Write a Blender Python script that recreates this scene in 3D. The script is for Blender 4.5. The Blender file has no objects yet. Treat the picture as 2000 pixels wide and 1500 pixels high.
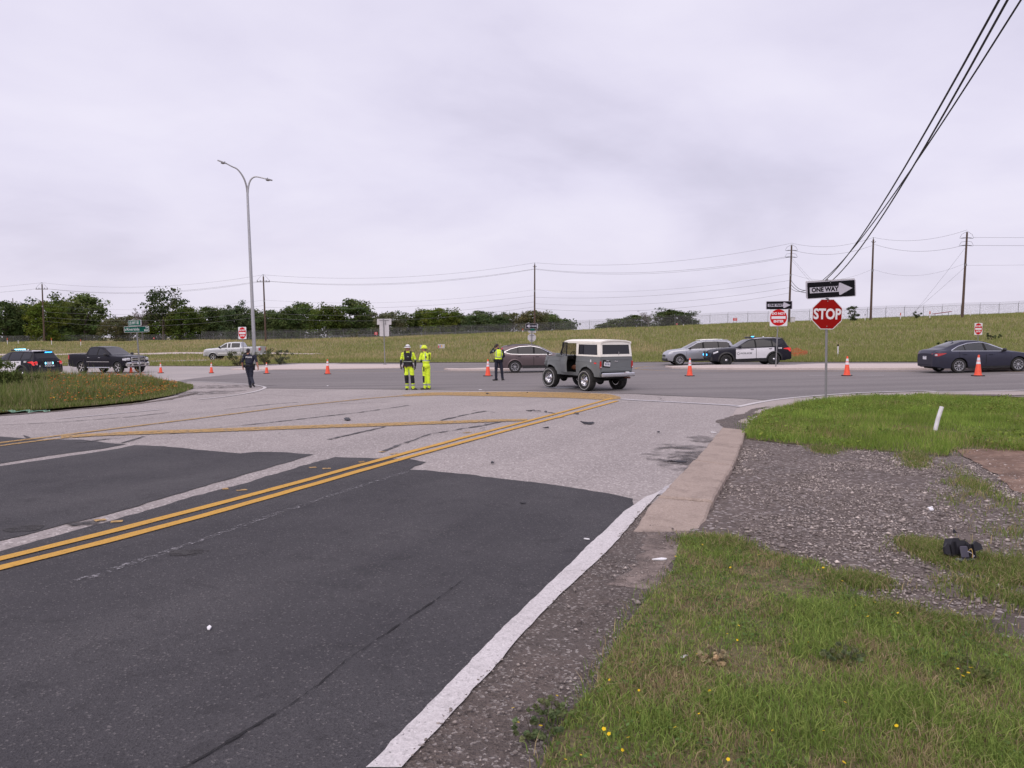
import bpy, bmesh, math, random
import numpy as np
from mathutils import Vector, Matrix

R = math.radians
random.seed(7)
rng = np.random.default_rng(11)
scene = bpy.context.scene
COL = scene.collection

# ---------------------------------------------------------------- camera
F_PX, HOR, CAM_Z = 1450.0, 658.0, 1.65
PITCH = math.atan((750.0 - HOR) / F_PX)
cam_d = bpy.data.cameras.new('Camera')
cam_d.sensor_width = 36.0
cam_d.lens = 36.0 * F_PX / 2000.0
cam_d.clip_start = 0.05
cam_d.clip_end = 6000.0
cam = bpy.data.objects.new('Camera', cam_d)
COL.objects.link(cam)
cam.location = (0, 0, CAM_Z)
cam.rotation_euler = (math.pi / 2 - PITCH, 0, 0)
scene.camera = cam

# ---------------------------------------------------------------- world: overcast sky
world = bpy.data.worlds.new('World')
scene.world = world
world.use_nodes = True
SUN_ELEV, SUN_AZ = R(52), R(205)
def build_world():
    nt = world.node_tree
    n, l = nt.nodes, nt.links
    n.clear()
    out = n.new('ShaderNodeOutputWorld')
    bg = n.new('ShaderNodeBackground')
    sky = n.new('ShaderNodeTexSky')
    sky.sky_type = 'NISHITA'
    sky.sun_disc = False
    sky.sun_elevation = SUN_ELEV
    sky.sun_rotation = SUN_AZ
    skym = n.new('ShaderNodeMix'); skym.data_type = 'RGBA'; skym.blend_type = 'MULTIPLY'
    skym.inputs[0].default_value = 1.0
    l.new(sky.outputs[0], skym.inputs[6])
    skym.inputs[7].default_value = (0.08, 0.08, 0.08, 1)
    tc = n.new('ShaderNodeTexCoord')
    sep = n.new('ShaderNodeSeparateXYZ')
    l.new(tc.outputs['Generated'], sep.inputs[0])
    zc = n.new('ShaderNodeMath'); zc.operation = 'MAXIMUM'; zc.inputs[1].default_value = 0.0
    l.new(sep.outputs[2], zc.inputs[0])
    za = n.new('ShaderNodeMath'); za.operation = 'ADD'; za.inputs[1].default_value = 0.22
    l.new(zc.outputs[0], za.inputs[0])
    dx = n.new('ShaderNodeMath'); dx.operation = 'DIVIDE'
    dy = n.new('ShaderNodeMath'); dy.operation = 'DIVIDE'
    l.new(sep.outputs[0], dx.inputs[0]); l.new(za.outputs[0], dx.inputs[1])
    l.new(sep.outputs[1], dy.inputs[0]); l.new(za.outputs[0], dy.inputs[1])
    cmb = n.new('ShaderNodeCombineXYZ')
    l.new(dx.outputs[0], cmb.inputs[0]); l.new(dy.outputs[0], cmb.inputs[1])
    def noise(scale, detail, rough, off, dist=0.0):
        mp = n.new('ShaderNodeMapping'); mp.inputs['Location'].default_value = off
        l.new(cmb.outputs[0], mp.inputs[0])
        t = n.new('ShaderNodeTexNoise')
        t.inputs['Scale'].default_value = scale
        t.inputs['Detail'].default_value = detail
        t.inputs['Roughness'].default_value = rough
        t.inputs['Distortion'].default_value = dist
        l.new(mp.outputs[0], t.inputs['Vector'])
        return t
    a = noise(0.62, 5.0, 0.52, (3.1, 1.7, 0), 0.5)
    b = noise(2.1, 6.0, 0.55, (9.3, 4.2, 0), 0.3)
    mx = n.new('ShaderNodeMath'); mx.operation = 'MULTIPLY_ADD'
    l.new(b.outputs['Fac'], mx.inputs[0]); mx.inputs[1].default_value = 0.35
    l.new(a.outputs['Fac'], mx.inputs[2])
    ramp = n.new('ShaderNodeValToRGB')
    ramp.color_ramp.interpolation = 'B_SPLINE'
    e = ramp.color_ramp.elements
    e[0].position = 0.48; e[0].color = (0.60, 0.572, 0.71, 1)
    e[1].position = 0.88; e[1].color = (0.85, 0.815, 0.935, 1)
    m = e.new(0.64); m.color = (0.725, 0.688, 0.85, 1)
    l.new(mx.outputs[0], ramp.inputs[0])
    # the cloud base is paler and slightly pink low down, as seen all along the horizon
    low = n.new('ShaderNodeMapRange')
    low.inputs['From Min'].default_value = 0.0; low.inputs['From Max'].default_value = 0.20
    low.inputs['To Min'].default_value = 0.55; low.inputs['To Max'].default_value = 0.0
    l.new(zc.outputs[0], low.inputs['Value'])
    lm = n.new('ShaderNodeMix'); lm.data_type = 'RGBA'
    l.new(low.outputs[0], lm.inputs[0])
    l.new(ramp.outputs[0], lm.inputs[6])
    lm.inputs[7].default_value = (0.755, 0.70, 0.79, 1)
    fin = n.new('ShaderNodeMix'); fin.data_type = 'RGBA'; fin.inputs[0].default_value = 0.05
    l.new(lm.outputs[2], fin.inputs[6]); l.new(skym.outputs[2], fin.inputs[7])
    l.new(fin.outputs[2], bg.inputs['Color'])
    bg.inputs['Strength'].default_value = 0.84
    l.new(bg.outputs[0], out.inputs[0])
build_world()

# ---------------------------------------------------------------- sun behind the overcast
sun_d = bpy.data.lights.new('Sun', 'SUN')
sun_d.energy = 1.5
sun_d.angle = R(70)
sun_d.color = (1.0, 0.90, 0.80)
sun = bpy.data.objects.new('Sun', sun_d)
COL.objects.link(sun)
sun.rotation_euler = (math.pi / 2 - SUN_ELEV, 0, math.pi - SUN_AZ)
sun.location = (0, -20, 40)

scene.view_settings.view_transform = 'Standard'
scene.view_settings.look = 'None'
scene.view_settings.exposure = 0.36
scene.view_settings.gamma = 1.0
scene.view_settings.use_curve_mapping = False
scene.cycles.use_denoising = True
scene.cycles.max_bounces = 6
scene.cycles.diffuse_bounces = 3
scene.cycles.transparent_max_bounces = 12

# ---------------------------------------------------------------- helpers
def clamp(v, a, b): return max(a, min(b, v))
def G(x, y):
    """height of the paved ground: flat at the camera, then falling a little, tilting up to the right"""
    x = np.asarray(x, float); y = np.asarray(y, float)
    s = np.clip((y - 2.0) / 24.0, 0, 1)
    xx = np.clip(x, -90, 70)
    return s * (-0.48 + 0.016 * xx + 0.010 * np.clip(xx - 10, 0, 25))
def sm(t):
    t = np.clip(t, 0, 1)
    return t * t * (3 - 2 * t)
def HILL(x, y):
    """height of the grass bank beyond the highway"""
    x = np.asarray(x, float); y = np.asarray(y, float)
    g = G(x, y)
    zt = np.interp(x, [-300, -150, -93, -45, 0, 36, 60, 75, 110, 300], [0.0, 0.1, 0.4, 0.9, 2.05, 3.3, 4.0, 4.6, 5.9, 9.0])
    zt = zt + 0.012 * np.clip(y - 100, 0, 90) * sm((x - 5) / 50)
    w = sm((x + 30) / 40)
    y0 = 92 * (1 - w) + 58 * w
    y1 = 140 * (1 - w) + 100 * w
    t = np.clip((y - y0) / (y1 - y0), 0, 1)
    t = 0.35 * t + 0.65 * sm(t)
    bump = 0.10 * np.sin(x * 0.21 + 1.3) * np.sin(y * 0.17 + x * 0.05) + 0.06 * np.sin(x * 0.53 + y * 0.31)
    return g + t * (zt - g) + bump * np.clip((y - y0) / 12, 0, 1) * np.clip((400 - y) / 200, 0, 1)
def P(px, py, dz=0.0, h=G):
    """point of the ground seen at a pixel of the photograph"""
    cp, sp = math.cos(PITCH), math.sin(PITCH)
    u, v = (px - 1000.0) / F_PX, (750.0 - py) / F_PX
    d = Vector((u, cp + v * sp, -sp + v * cp))
    f = lambda t: CAM_Z + d.z * t - (float(h(d.x * t, d.y * t)) + dz)
    a = 0.5
    b = a
    while f(b) > 0 and b < 900:
        a = b
        b *= 1.02
    for _ in range(40):
        m = (a + b) / 2
        if f(m) > 0: a = m
        else: b = m
    return Vector((d.x * b, d.y * b, CAM_Z + d.z * b))
def PX(px, Y):
    """x at depth Y on the pixel column px"""
    return (px - 1000.0) / F_PX * Y
def PZ(py, Y):
    """height at depth Y on the pixel row py"""
    return CAM_Z + (HOR - py) / F_PX * Y
def vnoise(x, y, seed=0):
    """smooth value noise for numpy arrays, 0..1"""
    x = np.asarray(x, float); y = np.asarray(y, float)
    xi = np.floor(x); yi = np.floor(y)
    fx = x - xi; fy = y - yi
    fx = fx * fx * (3 - 2 * fx); fy = fy * fy * (3 - 2 * fy)
    def h(a, b):
        v = np.sin(a * 127.1 + b * 311.7 + seed * 74.7) * 43758.5453
        return v - np.floor(v)
    return (h(xi, yi) * (1 - fx) + h(xi + 1, yi) * fx) * (1 - fy) + (h(xi, yi + 1) * (1 - fx) + h(xi + 1, yi + 1) * fx) * fy
def fbm(x, y, seed=0):
    return 0.55 * vnoise(x, y, seed) + 0.3 * vnoise(x * 2.1, y * 2.1, seed + 1) + 0.15 * vnoise(x * 4.3, y * 4.3, seed + 2)

def tag(o, label=None, cat=None, group=None, kind=None):
    if label: o['label'] = label
    if cat: o['category'] = cat
    if group: o['group'] = group
    if kind: o['kind'] = kind
    return o
def empty(name, loc=(0, 0, 0), rz=0.0, label=None, cat=None, group=None):
    o = bpy.data.objects.new(name, None)
    COL.objects.link(o)
    o.location = loc
    o.rotation_euler = (0, 0, rz)
    o.empty_display_size = 0.2
    return tag(o, label, cat, group)
def copy_tree(o, parent=None):
    c = o.copy()
    COL.objects.link(c)
    c.parent = parent
    for ch in list(o.children):
        copy_tree(ch, c)
    return c
def link_mesh(name, me, parent=None, mats=()):
    for m in mats: me.materials.append(m)
    o = bpy.data.objects.new(name, me)
    COL.objects.link(o)
    if parent: o.parent = parent
    return o

class MB:
    """collects shapes; build() links them as one mesh object"""
    def __init__(s): s.v = []; s.f = []; s.m = []; s.cur = 0
    def add(s, vs, fs):
        b = len(s.v)
        s.v += [tuple(p) for p in vs]
        for f in fs:
            s.f.append(tuple(i + b for i in f)); s.m.append(s.cur)
        return s
    def box(s, c, d, rot=None, bev=0.0):
        hx, hy, hz = d[0] / 2, d[1] / 2, d[2] / 2
        if bev > 0:
            bev = min(bev, hx * .9, hy * .9, hz * .9)
            vs = []
            for z, k in ((-hz, bev), (-hz + bev, 0), (hz - bev, 0), (hz, bev)):
                ax, ay = hx - k, hy - k
                c2 = bev if k == 0 else bev * .5
                vs += [(-ax + c2, -ay, z), (ax - c2, -ay, z), (ax, -ay + c2, z), (ax, ay - c2, z), (ax - c2, ay, z), (-ax + c2, ay, z), (-ax, ay - c2, z), (-ax, -ay + c2, z)]
            fs = [tuple(range(7, -1, -1)), tuple(range(24, 32))]
            for r in range(3):
                for i in range(8):
                    j = (i + 1) % 8
                    fs.append((r * 8 + i, r * 8 + j, r * 8 + 8 + j, r * 8 + 8 + i))
        else:
            vs = [(x, y, z) for z in (-hz, hz) for x, y in ((-hx, -hy), (hx, -hy), (hx, hy), (-hx, hy))]
            fs = [(3, 2, 1, 0), (4, 5, 6, 7), (0, 1, 5, 4), (1, 2, 6, 5), (2, 3, 7, 6), (3, 0, 4, 7)]
        M4 = rot.to_4x4() if rot is not None else Matrix.Identity(4)
        return s.add([M4 @ Vector(p) + Vector(c) for p in vs], fs)
    def tube(s, pts, rads, n=8, cap=True):
        pts = [Vector(p) for p in pts]
        if not hasattr(rads, '__len__'): rads = [rads] * len(pts)
        vs = []
        up = None
        for i, p in enumerate(pts):
            t = (pts[min(i + 1, len(pts) - 1)] - pts[max(i - 1, 0)]).normalized()
            if up is None:
                up = Vector((0, 0, 1)) if abs(t.z) < .9 else Vector((1, 0, 0))
            a = t.cross(up).normalized()
            b = a.cross(t).normalized()
            up = b
            for k in range(n):
                q = 2 * math.pi * k / n
                vs.append(p + (a * math.cos(q) + b * math.sin(q)) * rads[i])
        fs = []
        for i in range(len(pts) - 1):
            for k in range(n):
                j = (k + 1) % n
                fs.append((i * n + k, i * n + j, i * n + n + j, i * n + n + k))
        if cap:
            fs.append(tuple(range(n - 1, -1, -1)))
            fs.append(tuple(range((len(pts) - 1) * n, len(pts) * n)))
        return s.add(vs, fs)
    def lathe(s, prof, n=24, c=(0, 0, 0), axis='Z', closed=False):
        """prof: (r, h) list turned about an axis"""
        vs = []
        for r, h in prof:
            for k in range(n):
                q = 2 * math.pi * k / n
                a, b = r * math.cos(q), r * math.sin(q)
                p = (a, b, h) if axis == 'Z' else ((a, h, b) if axis == 'Y' else (h, a, b))
                vs.append((p[0] + c[0], p[1] + c[1], p[2] + c[2]))
        fs = []
        m = len(prof)
        for i in range(m - 1 + (1 if closed else 0)):
            i2 = (i + 1) % m
            for k in range(n):
                j = (k + 1) % n
                fs.append((i * n + k, i * n + j, i2 * n + j, i2 * n + k))
        return s.add(vs, fs)
    def prism(s, poly, M4, t):
        """poly in local xy, extruded by t along local z, placed by matrix"""
        n = len(poly)
        vs = [M4 @ Vector((x, y, 0)) for x, y in poly] + [M4 @ Vector((x, y, t)) for x, y in poly]
        fs = [tuple(range(n - 1, -1, -1)), tuple(range(n, 2 * n))]
        fs += [(i, (i + 1) % n, (i + 1) % n + n, i + n) for i in range(n)]
        return s.add(vs, fs)
    def ell(s, c, r, nu=14, nv=9, rot=None, z0=-1.0, z1=1.0):
        vs = []
        for j in range(nv):
            zz = z0 + (z1 - z0) * j / (nv - 1)
            zz = math.sin(zz * math.pi / 2)
            rr = math.sqrt(max(0, 1 - zz * zz))
            for k in range(nu):
                q = 2 * math.pi * k / nu
                p = Vector((rr * math.cos(q) * r[0], rr * math.sin(q) * r[1], zz * r[2]))
                if rot is not None: p = rot @ p
                vs.append(p + Vector(c))
        fs = []
        for j in range(nv - 1):
            for k in range(nu):
                i = (k + 1) % nu
                fs.append((j * nu + k, j * nu + i, j * nu + nu + i, j * nu + nu + k))
        fs.append(tuple(range(nu - 1, -1, -1))); fs.append(tuple(range((nv - 1) * nu, nv * nu)))
        return s.add(vs, fs)
    def build(s, name, mats, parent=None, smooth=None, fix=True):
        me = bpy.data.meshes.new(name)
        me.from_pydata(s.v, [], s.f)
        if not isinstance(mats, (list, tuple)): mats = [mats]
        if len(mats) > 1: me.polygons.foreach_set('material_index', s.m)
        if fix:
            bm = bmesh.new(); bm.from_mesh(me)
            bmesh.ops.remove_doubles(bm, verts=bm.verts, dist=1e-5)
            bmesh.ops.recalc_face_normals(bm, faces=bm.faces)
            bm.to_mesh(me); bm.free()
        me.update()
        if smooth is not None:
            me.polygons.foreach_set('use_smooth', [True] * len(me.polygons))
            me.set_sharp_from_angle(angle=R(smooth))
        return link_mesh(name, me, parent, mats)

# ---------------------------------------------------------------- materials
MATS = {}
def srgb(r, g, b):
    f = lambda c: (c / 255 / 12.92) if c / 255 <= 0.04045 else ((c / 255 + 0.055) / 1.055) ** 2.4
    return (f(r), f(g), f(b))
def nd(nt, t, **kw):
    x = nt.nodes.new(t)
    for k, v in kw.items(): setattr(x, k, v)
    return x
def mat(name, col, rough=0.55, metal=0.0, coat=0.0, spec=0.5, emit=0.0, ecol=None, var=0.0, vscale=6.0, bump=0.0, bscale=60.0, dirt=None, alpha=1.0):
    """plain object material: base colour with a little noise, optional dust, bump"""
    if name in MATS: return MATS[name]
    m = bpy.data.materials.new(name); m.use_nodes = True
    nt = m.node_tree; b = nt.nodes['Principled BSDF']; l = nt.links
    b.inputs['Roughness'].default_value = rough
    b.inputs['Metallic'].default_value = metal
    b.inputs['Coat Weight'].default_value = coat
    b.inputs['Coat Roughness'].default_value = 0.06
    b.inputs['Specular IOR Level'].default_value = spec
    tc = nd(nt, 'ShaderNodeTexCoord')
    no = nd(nt, 'ShaderNodeTexNoise'); no.inputs['Scale'].default_value = vscale; no.inputs['Detail'].default_value = 5
    l.new(tc.outputs['Object'], no.inputs['Vector'])
    v = max(var, 0.03)
    mx = nd(nt, 'ShaderNodeMix', data_type='RGBA')
    mx.inputs[6].default_value = (*[c * (1 - v) for c in col], 1)
    mx.inputs[7].default_value = (*[min(1, c * (1 + v)) for c in col], 1)
    l.new(no.outputs['Fac'], mx.inputs[0])
    src = mx.outputs[2]
    if dirt:
        d2 = nd(nt, 'ShaderNodeTexNoise'); d2.inputs['Scale'].default_value = 9; d2.inputs['Detail'].default_value = 8
        l.new(tc.outputs['Object'], d2.inputs['Vector'])
        rp = nd(nt, 'ShaderNodeMapRange'); rp.inputs[1].default_value = .45; rp.inputs[2].default_value = .75; rp.inputs[4].default_value = dirt[1]
        l.new(d2.outputs['Fac'], rp.inputs[0])
        m2 = nd(nt, 'ShaderNodeMix', data_type='RGBA')
        l.new(rp.outputs[0], m2.inputs[0]); l.new(src, m2.inputs[6]); m2.inputs[7].default_value = (*dirt[0], 1)
        src = m2.outputs[2]
    l.new(src, b.inputs['Base Color'])
    if bump:
        n2 = nd(nt, 'ShaderNodeTexNoise'); n2.inputs['Scale'].default_value = bscale; n2.inputs['Detail'].default_value = 4
        l.new(tc.outputs['Object'], n2.inputs['Vector'])
        bp = nd(nt, 'ShaderNodeBump'); bp.inputs['Strength'].default_value = bump; bp.inputs['Distance'].default_value = 0.02
        l.new(n2.outputs['Fac'], bp.inputs['Height']); l.new(bp.outputs[0], b.inputs['Normal'])
    if emit:
        b.inputs['Emission Color'].default_value = (*(ecol or col), 1)
        b.inputs['Emission Strength'].default_value = emit
    if alpha < 1: b.inputs['Alpha'].default_value = alpha
    MATS[name] = m
    return m
def glass(name, col, rough=0.03, alpha=0.8):
    """tinted car window: dark, glossy, a little see-through"""
    m = mat(name, col, rough=rough, spec=0.45, coat=0.0)
    b = m.node_tree.nodes['Principled BSDF']
    b.inputs['Alpha'].default_value = alpha
    return m
def paint(name, col, metal=0.0, rough=0.32, flake=0.0):
    m = mat(name, col, rough=rough, metal=metal, coat=0.06, spec=0.12, var=0.05, vscale=2.5, dirt=((0.16, 0.14, 0.125), 0.05))
    return m
def ground_mat(name, c1, c2, speck, scale=2.2, fine=170.0, streak=None, rough=0.9, bump=0.35, sp_amt=0.5, blotch=None, bdist=0.006, crack=0.0, worn=None, sp_lo=.78, mid=(24, .22)):
    """surface seen from close by: large tone patches, aggregate speckle, streaks along the traffic, blotches, cracks, worn-through paint"""
    if name in MATS: return MATS[name]
    m = bpy.data.materials.new(name); m.use_nodes = True
    nt = m.node_tree; b = nt.nodes['Principled BSDF']; l = nt.links
    b.inputs['Roughness'].default_value = rough
    b.inputs['Specular IOR Level'].default_value = 0.3
    geo = nd(nt, 'ShaderNodeNewGeometry')
    def noise(s, d=4, ro=.55, vec=None, dist=0):
        t = nd(nt, 'ShaderNodeTexNoise'); t.inputs['Scale'].default_value = s; t.inputs['Detail'].default_value = d
        t.inputs['Roughness'].default_value = ro; t.inputs['Distortion'].default_value = dist
        l.new(vec or geo.outputs['Position'], t.inputs['Vector'])
        return t
    def rng_(src, a, b2, lo=0., hi=1.):
        t = nd(nt, 'ShaderNodeMapRange'); t.inputs[1].default_value = a; t.inputs[2].default_value = b2
        t.inputs[3].default_value = lo; t.inputs[4].default_value = hi
        l.new(src, t.inputs[0]); return t.outputs[0]
    def mix(f, a, b2, blend='MIX'):
        t = nd(nt, 'ShaderNodeMix', data_type='RGBA', blend_type=blend)
        for i, s in ((0, f), (6, a), (7, b2)):
            if hasattr(s, 'links') or hasattr(s, 'node'): l.new(s, t.inputs[i])
            else: t.inputs[i].default_value = s if i == 0 else (*s, 1)
        return t.outputs[2]
    big = noise(scale, 6, .6)
    c = mix(rng_(big.outputs['Fac'], .3, .7), c1, c2)
    if streak:
        mp = nd(nt, 'ShaderNodeMapping', vector_type='TEXTURE'); mp.inputs['Scale'].default_value = tuple(1 / q for q in streak[0])
        if len(streak) > 3: mp.inputs['Rotation'].default_value = (0, 0, streak[3])
        l.new(geo.outputs['Position'], mp.inputs[0])
        st = noise(1.0, 4, .6, mp.outputs[0])
        c = mix(rng_(st.outputs['Fac'], .42, .68, 0, streak[2]), c, streak[1])
    if blotch:
        bl = noise(blotch[0], 7, .65, None, .6)
        c = mix(rng_(bl.outputs['Fac'], blotch[3] if len(blotch) > 3 else .56, .74, 0, blotch[2]), c, blotch[1])
    vo = nd(nt, 'ShaderNodeTexVoronoi'); vo.inputs['Scale'].default_value = fine * .55
    l.new(geo.outputs['Position'], vo.inputs['Vector'])
    fn = noise(fine, 3, .6)
    sep = nd(nt, 'ShaderNodeSeparateColor'); l.new(vo.outputs['Color'], sep.inputs[0])
    if mid:
        c = mix(rng_(noise(mid[0], 5, .7).outputs['Fac'], .38, .66, 0, mid[1]), c, tuple(k * .45 for k in c1))
    c = mix(rng_(sep.outputs[0], sp_lo, .97, 0, sp_amt), c, speck)
    c = mix(rng_(sep.outputs[1], .70, .98, 0, sp_amt * .8), c, tuple(k * .35 for k in c1))
    c = mix(rng_(fn.outputs['Fac'], .30, .70, 0, .62), c, tuple(k * .5 for k in c1))
    if crack:
        cv = nd(nt, 'ShaderNodeTexVoronoi', feature='DISTANCE_TO_EDGE'); cv.inputs['Scale'].default_value = crack
        wn = noise(1.7, 5, .6)
        ad = nd(nt, 'ShaderNodeMix', data_type='RGBA', blend_type='ADD'); ad.inputs[0].default_value = .5
        l.new(geo.outputs['Position'], ad.inputs[6]); l.new(wn.outputs['Color'], ad.inputs[7])
        l.new(ad.outputs[2], cv.inputs['Vector'])
        gate = rng_(noise(.23, 2).outputs['Fac'], .50, .62)
        ck = nd(nt, 'ShaderNodeMath', operation='MULTIPLY')
        l.new(rng_(cv.outputs['Distance'], .0, .006, .8, 0), ck.inputs[0]); l.new(gate, ck.inputs[1])
        c = mix(ck.outputs[0], c, tuple(k * .22 for k in c1))
    l.new(c, b.inputs['Base Color'])
    bp = nd(nt, 'ShaderNodeBump'); bp.inputs['Strength'].default_value = bump; bp.inputs['Distance'].default_value = bdist
    hs = nd(nt, 'ShaderNodeMath', operation='ADD')
    l.new(fn.outputs['Fac'], hs.inputs[0]); l.new(vo.outputs['Distance'], hs.inputs[1])
    l.new(hs.outputs[0], bp.inputs['Height']); l.new(bp.outputs[0], b.inputs['Normal'])
    if worn:
        wa = noise(worn[0], 8, .7)
        l.new(rng_(wa.outputs['Fac'], worn[1], worn[1] + worn[2], 0, 1), b.inputs['Alpha'])
    MATS[name] = m
    return m
def attr_mat(name, rough=0.8, spec=0.2, trans=0.0, vary=0.0):
    """material whose colour comes from the colour stored on each blade, leaf or stone"""
    if name in MATS: return MATS[name]
    m = bpy.data.materials.new(name); m.use_nodes = True
    nt = m.node_tree; b = nt.nodes['Principled BSDF']
    a = nd(nt, 'ShaderNodeAttribute'); a.attribute_name = 'Col'
    no = nd(nt, 'ShaderNodeTexNoise'); no.inputs['Scale'].default_value = 3.0
    tc = nd(nt, 'ShaderNodeTexCoord'); nt.links.new(tc.outputs['Object'], no.inputs['Vector'])
    hs = nd(nt, 'ShaderNodeHueSaturation')
    mr = nd(nt, 'ShaderNodeMapRange'); mr.inputs[3].default_value = .8; mr.inputs[4].default_value = 1.2
    nt.links.new(no.outputs['Fac'], mr.inputs[0]); nt.links.new(mr.outputs[0], hs.inputs['Value'])
    if vary:
        oi = nd(nt, 'ShaderNodeObjectInfo')
        mh = nd(nt, 'ShaderNodeMapRange'); mh.inputs[3].default_value = .5 - .03 * vary; mh.inputs[4].default_value = .5 + .02 * vary
        ms_ = nd(nt, 'ShaderNodeMapRange'); ms_.inputs[3].default_value = 1.1; ms_.inputs[4].default_value = 1 - .35 * vary
        nt.links.new(oi.outputs['Random'], mh.inputs[0]); nt.links.new(mh.outputs[0], hs.inputs['Hue'])
        nt.links.new(oi.outputs['Random'], ms_.inputs[0]); nt.links.new(ms_.outputs[0], hs.inputs['Saturation'])
    nt.links.new(a.outputs['Color'], hs.inputs['Color'])
    nt.links.new(hs.outputs[0], b.inputs['Base Color'])
    b.inputs['Roughness'].default_value = rough
    b.inputs['Specular IOR Level'].default_value = spec
    if trans:
        tr = nd(nt, 'ShaderNodeBsdfTranslucent'); nt.links.new(hs.outputs[0], tr.inputs[0])
        ms = nd(nt, 'ShaderNodeMixShader'); ms.inputs[0].default_value = trans
        nt.links.new(b.outputs[0], ms.inputs[1]); nt.links.new(tr.outputs[0], ms.inputs[2])
        nt.links.new(ms.outputs[0], nt.nodes['Material Output'].inputs[0])
    MATS[name] = m
    return m
def np_mesh(name, verts, faces_flat, counts, cols, material, parent=None):
    """fast mesh from numpy arrays with one colour per vertex"""
    me = bpy.data.meshes.new(name)
    nv, nl, npoly = len(verts), len(faces_flat), len(counts)
    me.vertices.add(nv); me.loops.add(nl); me.polygons.add(npoly)
    me.vertices.foreach_set('co', np.ascontiguousarray(verts, np.float32).ravel())
    me.loops.foreach_set('vertex_index', np.ascontiguousarray(faces_flat, np.int32))
    starts = np.concatenate([[0], np.cumsum(counts)[:-1]]).astype(np.int32)
    me.polygons.foreach_set('loop_start', starts)
    if cols is not None:
        ca = me.color_attributes.new('Col', 'FLOAT_COLOR', 'POINT')
        c4 = np.ones((nv, 4), np.float32); c4[:, :3] = cols
        ca.data.foreach_set('color', c4.ravel())
    me.update(calc_edges=True)
    me.validate()
    return link_mesh(name, me, parent, [material])
def tri_blades(x, y, z, h, w, cols, lean=0.35, seg=1):
    """blades of grass: seg=1 a single triangle, seg=2 a bent blade; returns verts, faces, counts, colours"""
    n = len(x)
    a = rng.uniform(0, 2 * np.pi, n)
    la = rng.uniform(0, 2 * np.pi, n)
    lm = rng.uniform(0, lean, n) * h
    dx, dy = np.cos(a) * w / 2, np.sin(a) * w / 2
    tx, ty = np.cos(la) * lm, np.sin(la) * lm
    if seg == 1:
        v = np.stack([np.stack([x - dx, y - dy, z - .02], 1), np.stack([x + dx, y + dy, z - .02], 1), np.stack([x + tx, y + ty, z + h], 1)], 1).reshape(-1, 3)
        f = np.arange(3 * n)
        return v, f, np.full(n, 3), np.repeat(cols, 3, 0)
    mxx, myy = x + tx * .3, y + ty * .3
    v = np.stack([np.stack([x - dx, y - dy, z - .01], 1), np.stack([x + dx, y + dy, z - .01], 1),
                  np.stack([mxx + dx * .8, myy + dy * .8, z + h * .55], 1), np.stack([mxx - dx * .8, myy - dy * .8, z + h * .55], 1),
                  np.stack([x + tx * 1.2, y + ty * 1.2, z + h * .95], 1)], 1).reshape(-1, 3)
    b = np.arange(n)[:, None] * 5
    f = np.concatenate([b + [0, 1, 2, 3], b + [3, 2, 4]], 1).ravel()
    return v, f, np.tile([4, 3], n), np.repeat(cols, 5, 0)
def in_poly(x, y, poly):
    inside = np.zeros(len(x), bool)
    n = len(poly)
    for i in range(n):
        x1, y1 = poly[i][0], poly[i][1]; x2, y2 = poly[(i + 1) % n][0], poly[(i + 1) % n][1]
        c = ((y1 > y) != (y2 > y)) & (x < (x2 - x1) * (y - y1) / (y2 - y1 + 1e-12) + x1)
        inside ^= c
    return inside
def scatter(poly, n):
    xs = [p[0] for p in poly]; ys = [p[1] for p in poly]
    x = rng.uniform(min(xs), max(xs), n); y = rng.uniform(min(ys), max(ys), n)
    k = in_poly(x, y, poly)
    return x[k], y[k]
def resample(pts, step, jit=0.0, seed=0, closed=False):
    """densify a polyline in the ground plane and make it uneven"""
    pts = [Vector((p[0], p[1])) for p in pts]
    if closed: pts = pts + [pts[0]]
    out = []
    s = 0.0
    for a, b in zip(pts[:-1], pts[1:]):
        d = (b - a).length
        k = max(1, min(400, int(d / step)))
        nrm = Vector((-(b - a).y, (b - a).x)).normalized() if d > 0 else Vector((0, 0))
        for i in range(k):
            q = a.lerp(b, i / k)
            if jit and i > 0 or (jit and not closed):
                q = q + nrm * jit * ((float(fbm(s * 1.9 + i * d / k * 2.3, seed * 3.7, seed)) - .5) * 2 + random.uniform(-.35, .35))
            out.append(q)
        s += d
    if not closed: out.append(pts[-1])
    return out
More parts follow.
